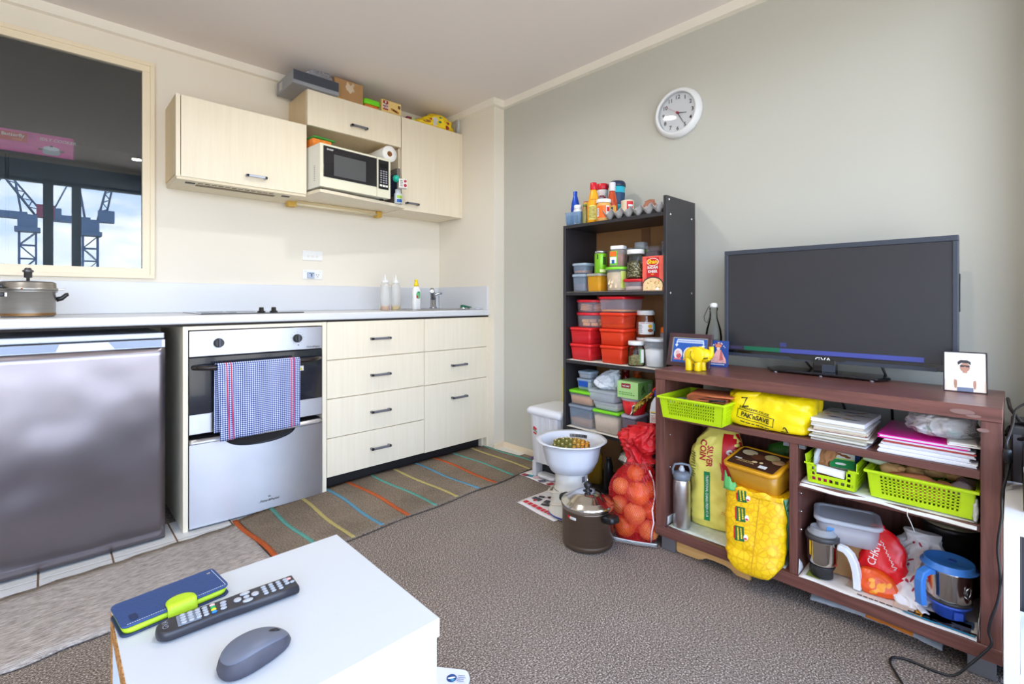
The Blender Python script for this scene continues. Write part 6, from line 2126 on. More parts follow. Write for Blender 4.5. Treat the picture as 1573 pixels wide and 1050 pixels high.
def basket(t, w, d, h, cols, rows, dcols, flare=.010, band=.30, mat=LIMEB, scoop=None):
    """perforated basket: every wall is a lattice with real holes"""
    th = .0022

    def wall(f, W, nc, mb, lo=.18, hi=.84, side=.12, cut=None):
        us = [0, W * side]
        cw = W * (1 - 2 * side) / nc
        for i in range(nc):
            us += [W * side + cw * (i + .28), W * side + cw * (i + 1)] if False else []
        # solid margins
        def quad(u0, u1, v0, v1):
            p = [f(u0, v0, 0), f(u1, v0, 0), f(u1, v1, 0), f(u0, v1, 0), f(u0, v0, th), f(u1, v0, th), f(u1, v1, th), f(u0, v1, th)]
            mb.add(p, [(0, 1, 2, 3), (7, 6, 5, 4), (0, 4, 5, 1), (1, 5, 6, 2), (2, 6, 7, 3), (3, 7, 4, 0)])
        if cut is None:
            quad(0, W, 0, h * lo)
            quad(0, W, h * hi, h)
            quad(0, W * side, h * lo, h * hi)
            quad(W * (1 - side), W, h * lo, h * hi)
            for i in range(nc + 1):
                c = W * side + cw * i
                quad(max(c - cw * .24, W * side), min(c + cw * .24, W * (1 - side)), h * lo, h * hi)
            rh = h * (hi - lo) / rows
            for j in range(1, rows):
                c = h * lo + rh * j
                quad(W * side, W * (1 - side), c - rh * .24, c + rh * .24)
        else:
            cut(quad, W)

    def mk(sx_, axis):
        def f(u, v, t_):
            k = flare * v / h
            if axis == 'x':
                W = w
                x = -w / 2 + u
                x *= 1 + 2 * k / w
                y = -d / 2 - k + t_ if sx_ < 0 else d / 2 + k - t_
                return (x, y, v)
            y = (-d / 2 + u) * (1 + 2 * k / d)
            x = w / 2 + k - t_ if sx_ > 0 else -w / 2 - k + t_
            return (x, y, v)
        return f
    m = MB()
    wall(mk(-1, 'x'), w, cols, m, cut=scoop)
    m.build('front_wall', mat, t)
    m = MB()
    wall(mk(1, 'x'), w, cols, m)
    m.build('back_wall', mat, t)
    for s in (1, -1):
        m = MB()
        wall(mk(s, 'y'), d, dcols, m)
        m.build('side_wall', mat, t)
    MB().box(-w / 2, -d / 2, 0, w / 2, d / 2, .0025).build('floor', mat, t)
    if scoop is None:
        W, D = w + 2 * flare, d + 2 * flare
        m = MB()
        o, i_ = .007, .0005
        m.box(-W / 2 - o, -D / 2 - o, h - .008, W / 2 + o, -D / 2 + i_, h).box(-W / 2 - o, D / 2 - i_, h - .008, W / 2 + o, D / 2 + o, h)
        m.box(-W / 2 - o, -D / 2, h - .008, -W / 2 + i_, D / 2, h).box(W / 2 - i_, -D / 2, h - .008, W / 2 + o, D / 2, h)
        m.build('rim', mat, t, .002)


t = rw('lime_basket', 'lime green perforated basket with wallet at the top left', 'basket', 1.822, .828, C1)
basket(t, .225, .235, .082, 20, 5, 18)
t = rw('folded_wallet', 'tan leather wallet folded in the top left lime basket', 'wallet', 1.815, .790, C1 + .062, 12)
LTH = M('tan_leather', (190, 104, 62), .5, bump=(120, .2))
pts = []
for i in range(40):
    s = i / 39
    if s < .4:
        pts.append((-.07 + .14 * s / .4, .012))
    elif s < .6:
        a = (s - .4) / .2 * PI
        pts.append((.07 + .012 * math.sin(a), .024 - .012 * math.cos(a)))
    else:
        pts.append((.07 - .15 * (s - .6) / .4, .036 + .004 * (s - .6)))
m = MB()
prof = pts + [(x * .97, z + (.006 if i < 16 else -.006 if i > 24 else 0)) for i, (x, z) in reversed(list(enumerate(pts)))]
m.loft([[(-x, y, z) for x, z in prof] for y in (-.075, .06)], True, True, False)
m.build('leather', LTH, t, .0012, 1)
MB().box(-.055, -.07, .0205, .060, .056, .0275).build('inner_fold', M('dark_tan_leather', (150, 74, 44), .5), t, .001)
for nm, lab, x, y, z, tn, w, d, hh, col_ in (('medicine_sachet', 'grey and blue printed sachet in the top left lime basket', 1.80, .905, .050, 20, .085, .05, .016, (150, 160, 186)),
                                              ('banknote_sleeve', 'yellow packet with a dark band in the top left lime basket', 1.755, .866, .056, 30, .085, .035, .013, (240, 190, 20)),
                                              ('silver_sachet', 'silver foil sachet corner in the top left lime basket', 1.757, .916, .040, -14, .036, .03, .030, (176, 180, 186)),
                                              ('foil_packet', 'dark patterned packet at the back of the top left basket', 1.895, .835, .040, 0, .17, .05, .045, (60, 44, 50)),
                                              ('blue_round_tin', 'blue and white round packet in the top left lime basket', 1.745, .800, .055, 8, .055, .03, .014, (30, 100, 180))):
    t = rw(nm, lab, 'packet', x, y, C1 + z, tn)
    m = MB().sheet(lambda u, v: (-w / 2 + w * u, -d / 2 + d * v, hh * .5 + hh * .5 * math.sin(u * 3) * math.sin(v * 3 + .4)), 10, 8, hh * .5)
    m.build('pouch', M(nm + '_print', col_, .4, var=(40, .25)), t)
    if 'yellow' in lab:
        MB().box(-.012, -d / 2 - .0005, hh * .2, -.006, d / 2, hh * 1.04).build('dark_band', INK, t)
    if 'blue and white' in lab:
        decal(t, 'white_arc', WHITE, 'top', (.006, 0, hh * 1.02), .030, .012, shape='oval')
t = rw('charger_cord', 'black cord end in the top left lime basket', 'cable', 1.75, .742, C1 + .078, 0)
MB().tube([(-.03, -.02, .004), (0, -.012, .007), (.02, 0, .006), (.01, .03, .004)], .004, 6).build('cord', BLACK, t)

YB = M('yellow_bag_film', (246, 216, 12), .32, bump=(26, .5))
t = rw('shopping_bag', 'bright yellow plastic shopping bag lying on the upper shelf', 'bag', 1.872, .600, C1)
yb = sack([(0, .0, 0, .124, .08), (.008, .0, -.004, .138, .094), (.045, .0, -.006, .142, .098), (.090, .004, -.004, .140, .096), (.116, .008, 0, .132, .088), (.128, .012, .004, .108, .066)], 70, 7, .0052, 9, 31, 4.2)
yb.build('film', YB, t)
m = MB().tube([(-.115, -.075, .096), (-.09, -.082, .108), (-.045, -.080, .112), (-.01, -.060, .114), (.035, -.03, .118)], [.008, .013, .0145, .012, .007], 10)
m.v = [(x, y, z + .003 * noise.noise((x * 60, y * 60, z * 60))) for x, y, z in m.v]
m.build('rolled_handle', YB, t)
lettering(t, 'paknsave.co.nz', .0165, INK, 'front', (-.030, -.3, .066), rot=-10, target=yb, bold=.01, off=.0022)
lettering(t, "PAK'nSAVE", .023, INK, 'front', (-.028, -.3, .040), rot=-9, target=yb, bold=.03, squeeze=.85, off=.0022)
for (a, b, w, h) in ((-.028, .0555, .118, .0022), (-.028, .0255, .118, .0022)):
    decal(t, 'logo_frame', INK, 'front', (a, -.3, b), w, h, yb, rot=-9, n=10, off=.0022)
for a in (-.0865, .0305):
    decal(t, 'logo_frame', INK, 'front', (a, -.3, .0405 - (a + .028) * .158), .0022, .032, yb, rot=-9, off=.0022)
rows_of_print(t, INK, 'front', (-.022, -.3, .014), .11, .008, 1, yb, rot=-8, off=.0022)
lettering(t, 'Z', .05, INK, 'front', (-.062, -.3, .088), rot=10, target=yb, squeeze=.8, off=.0022)
decal(t, 'recycle_mark', INK, 'front', (.066, -.3, .016), .022, .018, yb, shape=[(-.5, -.5), (.5, -.5), (.5, -.35), (.25, .3), (.1, .5), (-.1, .5), (-.3, .1), (-.2, 0), (0, .35), (.3, -.35), (-.5, -.35)], off=.0022)

# magazines and papers -----------------------------------------------------
zz = C1
rnd = random.Random(12)
MAGC = [(206, 204, 206), (196, 188, 172), (206, 206, 190), (232, 228, 214), (188, 168, 140), (222, 220, 210), (160, 86, 66), (214, 204, 186), (222, 222, 218), (204, 196, 180), (240, 240, 240)]
MLAB = ['bottom grey magazine of the stack', 'tan magazine second from the bottom of the stack', 'pale olive magazine third from the stack bottom', 'ivory magazine fourth from the stack bottom',
        'buff magazine in the middle of the stack', 'off white magazine above the buff one', 'rust coloured magazine in the stack', 'cream magazine above the rust one', 'thin white magazine near the stack top', 'beige magazine just under the white book', 'thick white printed book topping the stack']
for i in range(11):
    hh = .0052 if i < 10 else .012
    w, d = .150 + rnd.uniform(-.012, .010), .21 + rnd.uniform(-.01, .01)
    t = rw('magazine' if i < 10 else 'sketch_book', MLAB[i] + ' in the upper cabinet shelf' if i < 3 else MLAB[i], 'magazine' if i < 10 else 'book', 1.880 + rnd.uniform(-.006, .008) + (.012 if i == 10 else 0), .386 + rnd.uniform(-.006, .006), zz + .0002, rnd.uniform(-3, 3), 'magazine stack')
    MB().box(-w / 2, -d / 2, 0, w / 2, d / 2, hh * .22).box(-w / 2, -d / 2, hh * .8, w / 2, d / 2, hh).box(w / 2 - .002, -d / 2, hh * .22, w / 2, d / 2, hh * .8).build('cover', M('cover_%d' % i, MAGC[i], .4), t)
    MB().box(-w / 2 + .001, -d / 2 + .0012, hh * .23, w / 2 - .0025, d / 2 - .001, hh * .79)  .build('pages', PAPERW if i == 10 else M('page_edge_%d' % (i % 3), ((222, 214, 198), (206, 192, 166), (226, 224, 220))[i % 3], .7), t)
    if i == 10:
        for q, (a, b, c, w_, h_, r_) in enumerate(((-.02, -.05, (30, 60, 150), .04, .012, 0), (.030, -.060, (40, 40, 44), .05, .008, 10), (.010, .0, (190, 60, 50), .03, .010, -8), (-.04, .03, (60, 130, 80), .03, .012, 20), (.04, .02, (44, 44, 50), .05, .008, 12), (.0, .055, (70, 110, 160), .05, .010, 5), (-.045, -.02, (200, 60, 120), .02, .008, 0), (.03, .07, (180, 120, 60), .03, .012, 30), (.012, -.048, (220, 180, 60), .022, .008, 5))):
            decal(t, 'cover_print', M('sketch_%d' % q, c, .5), 'top', (a, b, hh), w_, h_, rot=r_, shape='oval')
    zz += hh + .0004

zz = C1
PLAB = ['broad loose white papers under the pink folder', 'white paper pad above the loose papers', 'white lined pad under the red edged book', 'thin red edged book under the pink folder', 'thin white booklet under the pink folder']
for i, (w, d, hh, c, dx, dy) in enumerate(((.212, .24, .010, (236, 236, 240), 0, 0), (.196, .23, .010, (240, 240, 242), -.004, .004), (.200, .23, .008, (230, 230, 236), .0, .004), (.20, .225, .004, (170, 60, 56), .002, .006), (.195, .22, .004, (236, 236, 240), .004, .008))):
    t = rw('paper_pad', PLAB[i], 'papers', X0 + .012 + .125 + dy, .178 - dx, zz + .0002, (0, -1.2, .8, 1.2, -.6)[i])
    if i == 3:
        MB().box(-w / 2, -d / 2, 0, w / 2, d / 2, hh).build('cover', M('pad_red', c, .5), t)
    else:
        m = MB()
        n = 4
        for q in range(n):
            o = .002 * math.sin(q * 5 + i)
            m.box(-w / 2 + o, -d / 2 + o, hh * q / n, w / 2 + o, d / 2 + o, hh * (q + .86) / n)
        m.build('sheets', M('pad_%d' % i, c, .7), t)
    zz += hh + .0004
t = rw('pink_folder', 'bright pink plastic folder tilted on the paper pads', 'folder', X0 + .150, .190, zz + .0006, 0)
PINK = M('pink_folder', (226, 10, 150), .3)
m = MB().box(-.098, -.115, 0, .100, .115, .003)
m.box(-.098, -.115, .009, .100, .115, .0115).box(-.098, -.115, .003, -.096, .115, .009)
m.build('cover', PINK, t)
MB().box(-.094, -.113, .0031, .104, .112, .0088).build('papers', M('folder_papers', (226, 224, 232), .7), t)
ztop = zz + .0125
t = rw('envelope', 'white envelopes at the right end on the pink folder', 'papers', X0 + .10, .108, ztop, 5)
MB().box(-.030, -.07, 0, .036, .08, .004).box(-.026, -.066, .0043, .030, .07, .008).build('sheets', PAPERW, t)
t = rw('clear_plastic_bag', 'clear crinkled plastic bag of wrapped food on the pink folder', 'bag', X0 + .140, .152, ztop + .0085, 0)
m = sack([(0, .0, 0, .060, .07), (.010, 0, 0, .074, .086), (.032, .0, 0, .076, .088), (.056, .0, .0, .068, .078), (.070, .0, 0, .05, .055)], 70, 7, .010, 24, 15, 2.6)
FILM = M('food_bag_film', (246, 244, 250), .05, alpha=.36, coat=.8, bump=(30, .6))
m.build('film', FILM, t)
m = sack([(.004, .0, 0, .045, .05), (.016, 0, 0, .062, .066), (.034, .006, 0, .060, .06), (.050, .014, 0, .04, .04)], 36, 5, .010, 40, 2)
m.build('wrapped_food', M('wrapped_food', (244, 240, 226), .6, var=(24, .06)), t)
m = MB().ball((-.01, -.052, .016), (.03, .012, .010), 16, 8)
m.ball((.03, -.050, .014), (.016, .010, .009), 14, 8)
m.build('green_wrapping', M('green_wrap', (120, 180, 160), .4), t)

# lower left compartment -------------------------------------------------
t = thing('newspaper_liner', 'newspaper lining the lower left compartment', 'newspaper', (0, 0, 0))
MB().sheet(lambda u, v: (1.778 + .28 * u, .535 + .422 * v, C0 + .0016 + .0008 * math.sin(u * 9 + v * 14)), 10, 16, .0008).build('sheet', M('newsprint_green', (198, 204, 190), .8, var=(40, .12)), t)
m = MB().sheet(lambda u, v: (1.779 + .05 * u, .9615 - .0015 * v, C0 + .003 + .034 * v), 4, 3, .0006)
m.build('turned_edge', M('newsprint_grey', (206, 204, 200), .8), t)
CB = C0 + .0034
t = rw('steel_water_bottle', 'brushed steel water bottle with grey handled cap', 'bottle', 1.812, .918, CB, CAM)
MB().lathe([(.029, 0), (.033, .004), (.033, .168), (.031, .182), (.0295, .188)], 34).build('body', M('bottle_steel', (206, 202, 204), .36, 1.0, var=(6, .06, (1, 1, 8))), t)
CAPG = M('cap_slate_grey', (110, 118, 130), .4)
MB().lathe([(.031, .1885), (.0325, .191), (.0325, .206), (.028, .214), (.014, .218)], 30).build('cap', CAPG, t)
MB().lathe([(.012, .2185), (.011, .228), (.007, .234), (.006, .240)], 16).build('spout', M('spout_clear_grey', (190, 194, 200), .3), t)
MB().tube([(-.031, 0, .200), (-.034, 0, .225), (-.026, 0, .243), (0, 0, .247), (.026, 0, .243), (.034, 0, .225), (.031, 0, .200)], .0048, 8).build('carry_handle', CAPG, t)

FLY = M('flour_bag_yellow', (240, 226, 110), .4, bump=(18, .35))
t = rw('flour_bag', 'tall pale yellow flour bag with a red printed corner', 'bag', 1.926, .826, CB, 10)
fbm = sack([(0, .0, 0, .085, .048), (.012, .0, 0, .094, .060), (.06, .0, 0, .098, .066), (.15, .0, .0, .096, .068), (.24, .0, .0, .098, .066), (.30, .004, 0, .092, .060), (.345, .012, .0, .076, .046), (.375, .016, .004, .060, .026), (.392, .018, .006, .05, .010)], 56, 6, .005, 14, 7, 3.2)
fbm.build('sack', FLY, t)
FRED = M('flour_red', (206, 22, 36), .4)
FDK = M('flour_print_red', (186, 30, 40), .4)
decal(t, 'red_corner', FRED, 'front', (.066, -.3, .288), .070, .170, fbm, shape=None, n=12, off=.0016)
decal(t, 'red_corner', FRED, 'front', (.034, -.3, .255), .055, .10, fbm, shape=[(.5, -.7), (.5, .9), (.1, .5), (-.2, .1), (0, -.4)], off=.0016)
lettering(t, 'SI', .052, PAPERW, 'front', (.066, -.3, .300), rot=8, target=fbm, bold=.03, off=.0026)
lettering(t, 'SILVER', .030, FDK, 'front', (-.014, -.3, .285), rot=-92, target=fbm, bold=.03, off=.0018, squeeze=.9)
lettering(t, 'COIN', .034, FDK, 'front', (-.040, -.3, .305), rot=-92, target=fbm, bold=.03, off=.0018, squeeze=.9)
FGR = M('flour_green', (16, 130, 70), .4)
decal(t, 'green_strip', FGR, 'front', (-.022, -.3, .130), .022, .190, fbm, n=12, off=.0018)
lettering(t, 'TRADITIONAL CHAKKI FRESH ATTA', .0125, PAPERW, 'front', (-.022, -.3, .130), rot=-90, target=fbm, bold=.01, off=.0028, squeeze=.8)
rows_of_print(t, M('flour_orange', (226, 150, 40), .5), 'front', (.050, -.3, .072), .04, .012, 2, fbm, rot=-20, off=.0018)
decal(t, 'green_tag', M('tag_dark_green', (20, 70, 50), .5), 'front', (.056, -.3, .15), .016, .022, fbm, shape=[(-.5, .5), (0, .2), (.5, .5), (.5, -.5), (0, -.2), (-.5, -.5)], off=.0018)
rows_of_print(t, M('flour_fold_print', (120, 130, 60), .5), 'front', (-.078, -.3, .24), .022, .10, 10, fbm, off=.0018)

t = rw('green_bag', 'green plastic bag behind the ice cream tub', 'bag', 2.035, .612, CB, 0)
m = sack([(0, 0, 0, .070, .040), (.05, 0, 0, .078, .046), (.18, 0, 0, .078, .046), (.29, .004, 0, .070, .040), (.335, .01, 0, .056, .03), (.352, .02, 0, .03, .014)], 40, 5, .007, 20, 4, 2.8)
m.build('film', M('green_film', (70, 140, 50), .35), t)

YG = M('rice_bag_yellow', (246, 198, 8), .4, bump=(22, .4))
pn = YG.node_tree
b = pn.nodes['Principled BSDF']
co = pn.nodes.new('ShaderNodeTexCoord')
vo = pn.nodes.new('ShaderNodeTexVoronoi')
vo.feature = 'DISTANCE_TO_EDGE'
vo.inputs['Scale'].default_value = 52
pn.links.new(co.outputs['Object'], vo.inputs['Vector'])
rr_ = pn.nodes.new('ShaderNodeValToRGB')
rr_.color_ramp.elements[0].position = .05
rr_.color_ramp.elements[0].color = lin((234, 176, 8))
rr_.color_ramp.elements[1].position = .12
rr_.color_ramp.elements[1].color = lin((248, 202, 10))
pn.links.new(vo.outputs['Distance'], rr_.inputs[0])
pn.links.new(rr_.outputs[0], b.inputs['Base Color'])
t = rw('rice_bag', 'yellow printed rice bag with green side hanging over the cabinet edge', 'bag', 1.842, .633, .060, 4)
# a soft upright block: the lower front bulges out over the front edge of the bottom board


def rice(u, v):
    return 0


rbm = MB()
loops = []
rows = [(.036, -.148, .030, .060), (.000, -.128, .046, .026), (.004, -.115, .060, .035), (.05, -.060, .092, .088), (.10, -.034, .098, .078), (.18, -.016, .102, .070), (.26, -.008, .104, .070), (.295, -.006, .102, .068)]
rows = [(.003, -.112, .040, .010), (.012, -.108, .060, .020), (.032, -.104, .076, .026), (.050, -.075, .088, .052), (.075, -.050, .094, .070), (.11, -.040, .098, .074), (.18, -.024, .102, .074), (.24, -.014, .104, .072), (.272, -.010, .103, .071)]
pts_ = [(z, 0, cy, rx, ry) for z, cy, rx, ry in rows]
rbm = sack(pts_, 56, 5, .0026, 12, 17, 4.0)
rbm.build('sack', YG, t)
GRB = M('rice_bag_green', (14, 120, 60), .4)
GRBP = M('rice_bag_pale', (150, 200, 180), .5)
decal(t, 'green_side', GRB, 'right', (.3, -.022, .180), .096, .215, rbm, n=10, off=.0016)
decal(t, 'pale_stripe', GRBP, 'right', (.3, -.062, .175), .012, .225, rbm, n=12, off=.0026)
rows_of_print(t, PAPERW, 'right', (.3, .004, .262), .03, .03, 3, rbm, off=.0026)
for k, zc in enumerate((.255, .192, .130)):
    decal(t, 'brand_panel', M('panel_deep_green', (24, 96, 50), .5), 'front', (-.040, -.3, zc), .032, .046, rbm, rot=6, n=6, off=.0016)
    decal(t, 'brand_stripe', FRED, 'front', (-.056, -.3, zc), .005, .038, rbm, rot=6, off=.0026)
    rows_of_print(t, M('panel_yellow', (246, 214, 40), .5), 'front', (-.038, -.3, zc), .038, .022, 2, rbm, rot=-82, off=.0028, seed=4)
    decal(t, 'chef_mark', PAPERW, 'front', (-.018, -.3, zc - .006), .014, .018, rbm, off=.0026, shape='oval')
    decal(t, 'chef_mark_red', FRED, 'front', (-.018, -.3, zc - .010), .010, .006, rbm, off=.0034, shape='oval')
m = MB().tube([fmap('front', (.020 - .0003 * i, -.3, .285 - .0055 * i), 0, rbm, .0015)(0, 0) for i in range(50)], .0012, 5)
m.build('side_seam', M('seam_ochre', (214, 160, 10), .5), t)
# green torn mouth of the bag
m = MB().sheet(lambda u, v: (-.104 + .046 * u, -.076 - .008 * math.sin(u * 3) + .010 * v, .262 + (.060 * (1 - .75 * u) + .006 * math.sin(u * 17)) * v), 12, 5, .0015)
m.build('torn_edge', M('torn_green', (90, 176, 96), .4), t)
m = MB().sheet(lambda u, v: (.098 + .006 * v, -.070 + .10 * u, .250 + (.022 + .030 * u + .005 * math.sin(u * 15)) * v), 12, 5, .0015)
m.build('torn_edge', GRB, t)
m = MB().sheet(lambda u, v: (-.060 + .150 * u, -.0850 + .004 * math.sin(u * 9) + .004 * v, .258 + (.018 + .006 * math.sin(u * 13)) * v), 20, 4, .0015)
m.build('front_edge', YG, t)

t = rw('ice_cream_tub', 'caramel plastic ice cream tub with a printed brown lid', 'container', 1.850, .634, .335, -10)
t.rotation_euler.x = R(15)
t.scale = (1.06, 1.06, 1.06)
CAR = M('caramel_tub', (196, 140, 36), .3)
m = MB().rrect([(.150, .105, .018, 0), (.154, .110, .02, .004), (.176, .130, .024, .080)], 6)
m.build('body', CAR, t)
MB().rrect([(.180, .134, .024, .078), (.186, .140, .026, .081), (.186, .140, .026, .090), (.180, .134, .024, .092), (.168, .122, .02, .092), (.166, .120, .02, .0905)], 6).build('lid', M('caramel_lid', (222, 158, 34), .3), t)
decal(t, 'brown_lid_print', M('lid_chocolate', (74, 46, 34), .4), 'top', (0, 0, .0912), .158, .112)
for a, b, w, h, c in ((-.042, .030, .052, .034, (226, 206, 160)), (-.006, .016, .048, .034, (120, 70, 44)), (.034, .030, .050, .036, (206, 186, 130)), (.062, .014, .040, .030, (190, 150, 110)), (.0, -.018, .018, .012, (226, 200, 150)), (.020, -.014, .012, .010, (226, 200, 150))):
    decal(t, 'scoop_picture', M('scoop_%d' % c[2], c, .5), 'top', (a, b, .0922), w, h, shape='oval')
rows_of_print(t, PAPERW, 'top', (-.056, -.018, .0922), .024, .016, 1, seed=2)
rows_of_print(t, M('lid_print_tan', (206, 170, 110), .5), 'top', (-.026, -.028, .0922), .06, .016, 2)
decal(t, 'barcode', PAPERW, 'top', (.036, -.036, .0924), .026, .016)

# right middle compartment --------------------------------------------------
t = thing('plastic_sheet', 'white plastic sheet lining the middle right shelf', 'sheet', (0, 0, 0))
MB().sheet(lambda u, v: (1.762 + .30 * v - .004 * (1 - v), .487 - .415 * u, C2 + .0025 + .0015 * math.sin(u * 17 + v * 4) - .010 * max(0, .05 - v) / .05 * (1 + .3 * math.sin(u * 9))), 40, 12, .0012).build('film', M('sheet_white', (226, 226, 224), .4), t)
m = MB().tube([(1.761, .215, C2 + .002), (1.753, .213, .390), (1.752, .205, .372), (1.754, .198, .350)], .0010, 5)
m.build('loose_thread', PAPERW, t)
Z2 = C2 + .0062


def scoop_front(quad, W):
    h = .088
    quad(0, W, 0, .010)
    n = 7
    cw = W * .84 / n
    quad(0, W * .08, .010, .060)
    quad(W * .92, W, .010, .060)
    for i in range(n + 1):
        c = W * .08 + cw * i
        quad(max(0, c - cw * .2), min(W, c + cw * .2), .010, .020)
    quad(W * .08, W * .92, .020, .026)
    for a in (.08, .80):
        for z0 in (.026, .042):
            quad(W * a, W * a + W * .03, z0, z0 + .016)
            quad(W * a + W * .09, W * a + W * .12, z0, z0 + .016)
            quad(W * a, W * a + W * .12, z0 + .010, z0 + .016)
    quad(W * .20, W * .80, .026, .030)


t = rw('lime_basket', 'smaller lime basket with scooped front beside the divider', 'basket', 1.850, .404, Z2)
basket(t, .128, .145, .088, 7, 5, 9, .006, scoop=scoop_front)
MB().box(-.073, -.078, .058, -.046, -.072, .063).build('front_rim', LIMEB, t)
MB().box(.046, -.078, .058, .073, -.072, .063).build('front_rim', LIMEB, t)
t = rw('sweets_box', 'white and green confectionery carton tilted in the small lime basket', 'box', 1.826, .384, Z2 + .046, 10)
m = MB().box(-.033, -.012, 0, .033, .012, .062)
m.tf(Matrix.Rotation(R(-38), 4, 'X'))
m.build('carton', M('sweets_white', (226, 226, 214), .5), t, .001)
T4 = Matrix.Rotation(R(-38), 4, 'X')
on_picture(t, T4, -.0126, 'green_band', M('sweets_green', (20, 140, 70), .5), 0, .014, .066, .028)
on_picture(t, T4, -.0130, 'lime_rule', M('sweets_lime', (190, 214, 60), .5), 0, .030, .066, .003)
for a, b, r_ in ((-.012, .046, .02), (.004, .042, .022), (.014, .038, .016)):
    on_picture(t, T4, -.0130, 'stick_picture', M('stick_brown', (150, 84, 40), .5), a, b, r_, .007, 'oval')
on_picture(t, T4, -.0134, 'script_print', PAPERW, -.004, .013, .030, .008, 'oval')
t = rw('paper_packet', 'brown paper packet standing in the small lime basket', 'packet', 1.850, .432, Z2 + .004, -10)
sack([(0, 0, 0, .024, .03), (.04, 0, 0, .026, .034), (.08, .008, 0, .022, .026), (.104, .014, 0, .018, .010)], 28, 4, .006, 34, 9, 3).build('paper', M('kraft_paper', (176, 124, 80), .8), t)
t = rw('foil_packet', 'white foil packet at the left of the small lime basket', 'packet', 1.840, .4555, Z2 + .004, 0)
sack([(0, 0, 0, .007, .03), (.05, 0, 0, .009, .034), (.095, .004, 0, .008, .02), (.112, .008, 0, .005, .006)], 24, 4, .004, 40, 3, 3).build('foil', M('foil_white', (216, 222, 232), .25), t)
t = rw('tooth_paste_box', 'blue carton at the back of the small lime basket', 'box', 1.885, .372, Z2 + .004, 0)
MB().box(-.026, -.012, 0, .026, .012, .105).build('carton', M('carton_blue', (20, 76, 160), .4), t, .001)
t = rw('pink_packet', 'pink packet showing through the small lime basket front', 'packet', 1.793, .432, Z2 + .003, 0)
MB().box(-.026, -.008, 0, .024, .008, .022).build('pouch', M('packet_magenta', (220, 20, 120), .4), t, .003)
t = rw('sweet_jar', 'olive wrapped sweets behind the small lime basket front', 'packet', 1.796, .386, Z2 + .003, 0)
sack([(0, 0, 0, .018, .010), (.018, 0, 0, .021, .012), (.036, 0, 0, .016, .009)], 24, 4, .004, 50, 2).build('pouch', M('packet_olive', (110, 110, 60), .4, var=(60, .4)), t)
t = rw('white_card', 'white folded card across the small lime basket front', 'paper', 1.788, .404, Z2 + .030, 0)
MB().sheet(lambda u, v: (-.044 + .080 * u, -.010 + .012 * v + .002 * math.sin(u * 6), .006 + .022 * v - .004 * u), 10, 3, .002).build('card', PAPERW, t)

t = rw('lime_basket', 'wide lime basket of ginger and sweet potatoes', 'basket', 1.868, .192, Z2)
basket(t, .222, .175, .080, 18, 6, 14, .008)
rnd = random.Random(5)
GIN = M('ginger_skin', (214, 166, 104), .7, bump=(60, .5), var=(20, .15))
SWP = M('sweet_potato_skin', (222, 140, 92), .6, bump=(50, .3), var=(16, .12))


def lump(name, label, cat, x, y, z, r, rot, mat, knobs=0, seed=1, group=None):
    t = rw(name, label, cat, x, y, z, rot, group)
    m = MB().ball((0, 0, 0), r, 18, 12, lambda d: 1 + .22 * noise.noise(Vector(d) * 1.6 + Vector((seed, seed, 0))))
    for k in range(knobs):
        rr2 = random.Random(seed * 10 + k)
        a = rr2.uniform(0, 2 * PI)
        m.ball((r[0] * .75 * math.cos(a), r[1] * .7 * math.sin(a), r[2] * rr2.uniform(0, .5)), tuple(q * rr2.uniform(.42, .6) for q in (r[1], r[1], r[2])), 12, 8)
    m.build('skin', mat, t)
    return t


for i, (x, y, z, rx, ry, rz_, rot, lab) in enumerate(((1.850, .262, .074, .030, .022, .019, 20, 'knobbly ginger root at the left end of the wide basket'),
                                                        (1.870, .214, .073, .026, .020, .019, -30, 'knobbly ginger root second from the left in the wide basket'),
                                                        (1.905, .172, .076, .034, .020, .018, 10, 'ginger root at the back middle of the wide basket'),
                                                        (1.915, .128, .074, .026, .020, .016, -20, 'ginger root at the back right of the wide basket'))):
    lump('ginger_root', lab, 'ginger', x, y, Z2 + z, (rx, ry, rz_), rot, GIN, 3, i + 2, 'ginger in the wide basket')
for i, (x, y, z, rx, ry, rz_, rot, lab) in enumerate(((1.823, .205, .062, .062, .020, .018, -4, 'long orange sweet potato along the wide basket front'),
                                                        (1.828, .146, .054, .034, .019, .019, 12, 'short orange sweet potato in the wide basket front'),
                                                        (1.870, .195, .030, .060, .026, .022, 4, 'sweet potato lying deep in the wide basket'),
                                                        (1.825, .190, .026, .060, .020, .020, 2, 'lower sweet potato seen through the wide basket holes'))):
    lump('sweet_potato', lab, 'sweet potato', x, y, Z2 + z, (rx, ry, rz_), rot, SWP, 0, i + 12, 'sweet potatoes in the wide basket')
lump('garlic_bag', 'pale lilac wrapped bulb at the right of the wide basket', 'vegetable', 1.835, .104, Z2 + .056, (.026, .026, .026), 0, M('lilac_skin', (190, 166, 168), .5), 0, 33)
lump('taro_root', 'pinkish grey root behind the lilac bulb in the wide basket', 'vegetable', 1.885, .098, Z2 + .058, (.026, .024, .024), 0, M('taro_skin', (170, 140, 128), .7), 0, 41)
t = rw('leek_stalks', 'pale green stalk poking over the wide basket left end', 'vegetable', 1.840, .300, Z2 + .083, 0)
MB().tube([(-.030, -.006, .016), (.0, 0, .008), (.034, .008, .002)], [.010, .009, .007], 10).build('stalk', M('leek_green', (206, 218, 190), .5), t)
t = rw('plastic_wrap', 'crumpled clear wrap at the right end of the middle shelf', 'wrap', 1.786, .0755, Z2, 0)
sack([(0, 0, 0, .005, .012), (.02, 0, 0, .0065, .014), (.045, 0, 0, .006, .012), (.058, 0, 0, .004, .006)], 24, 4, .003, 60, 2).build('film', M('film_white2', (220, 222, 214), .3, alpha=.8), t)

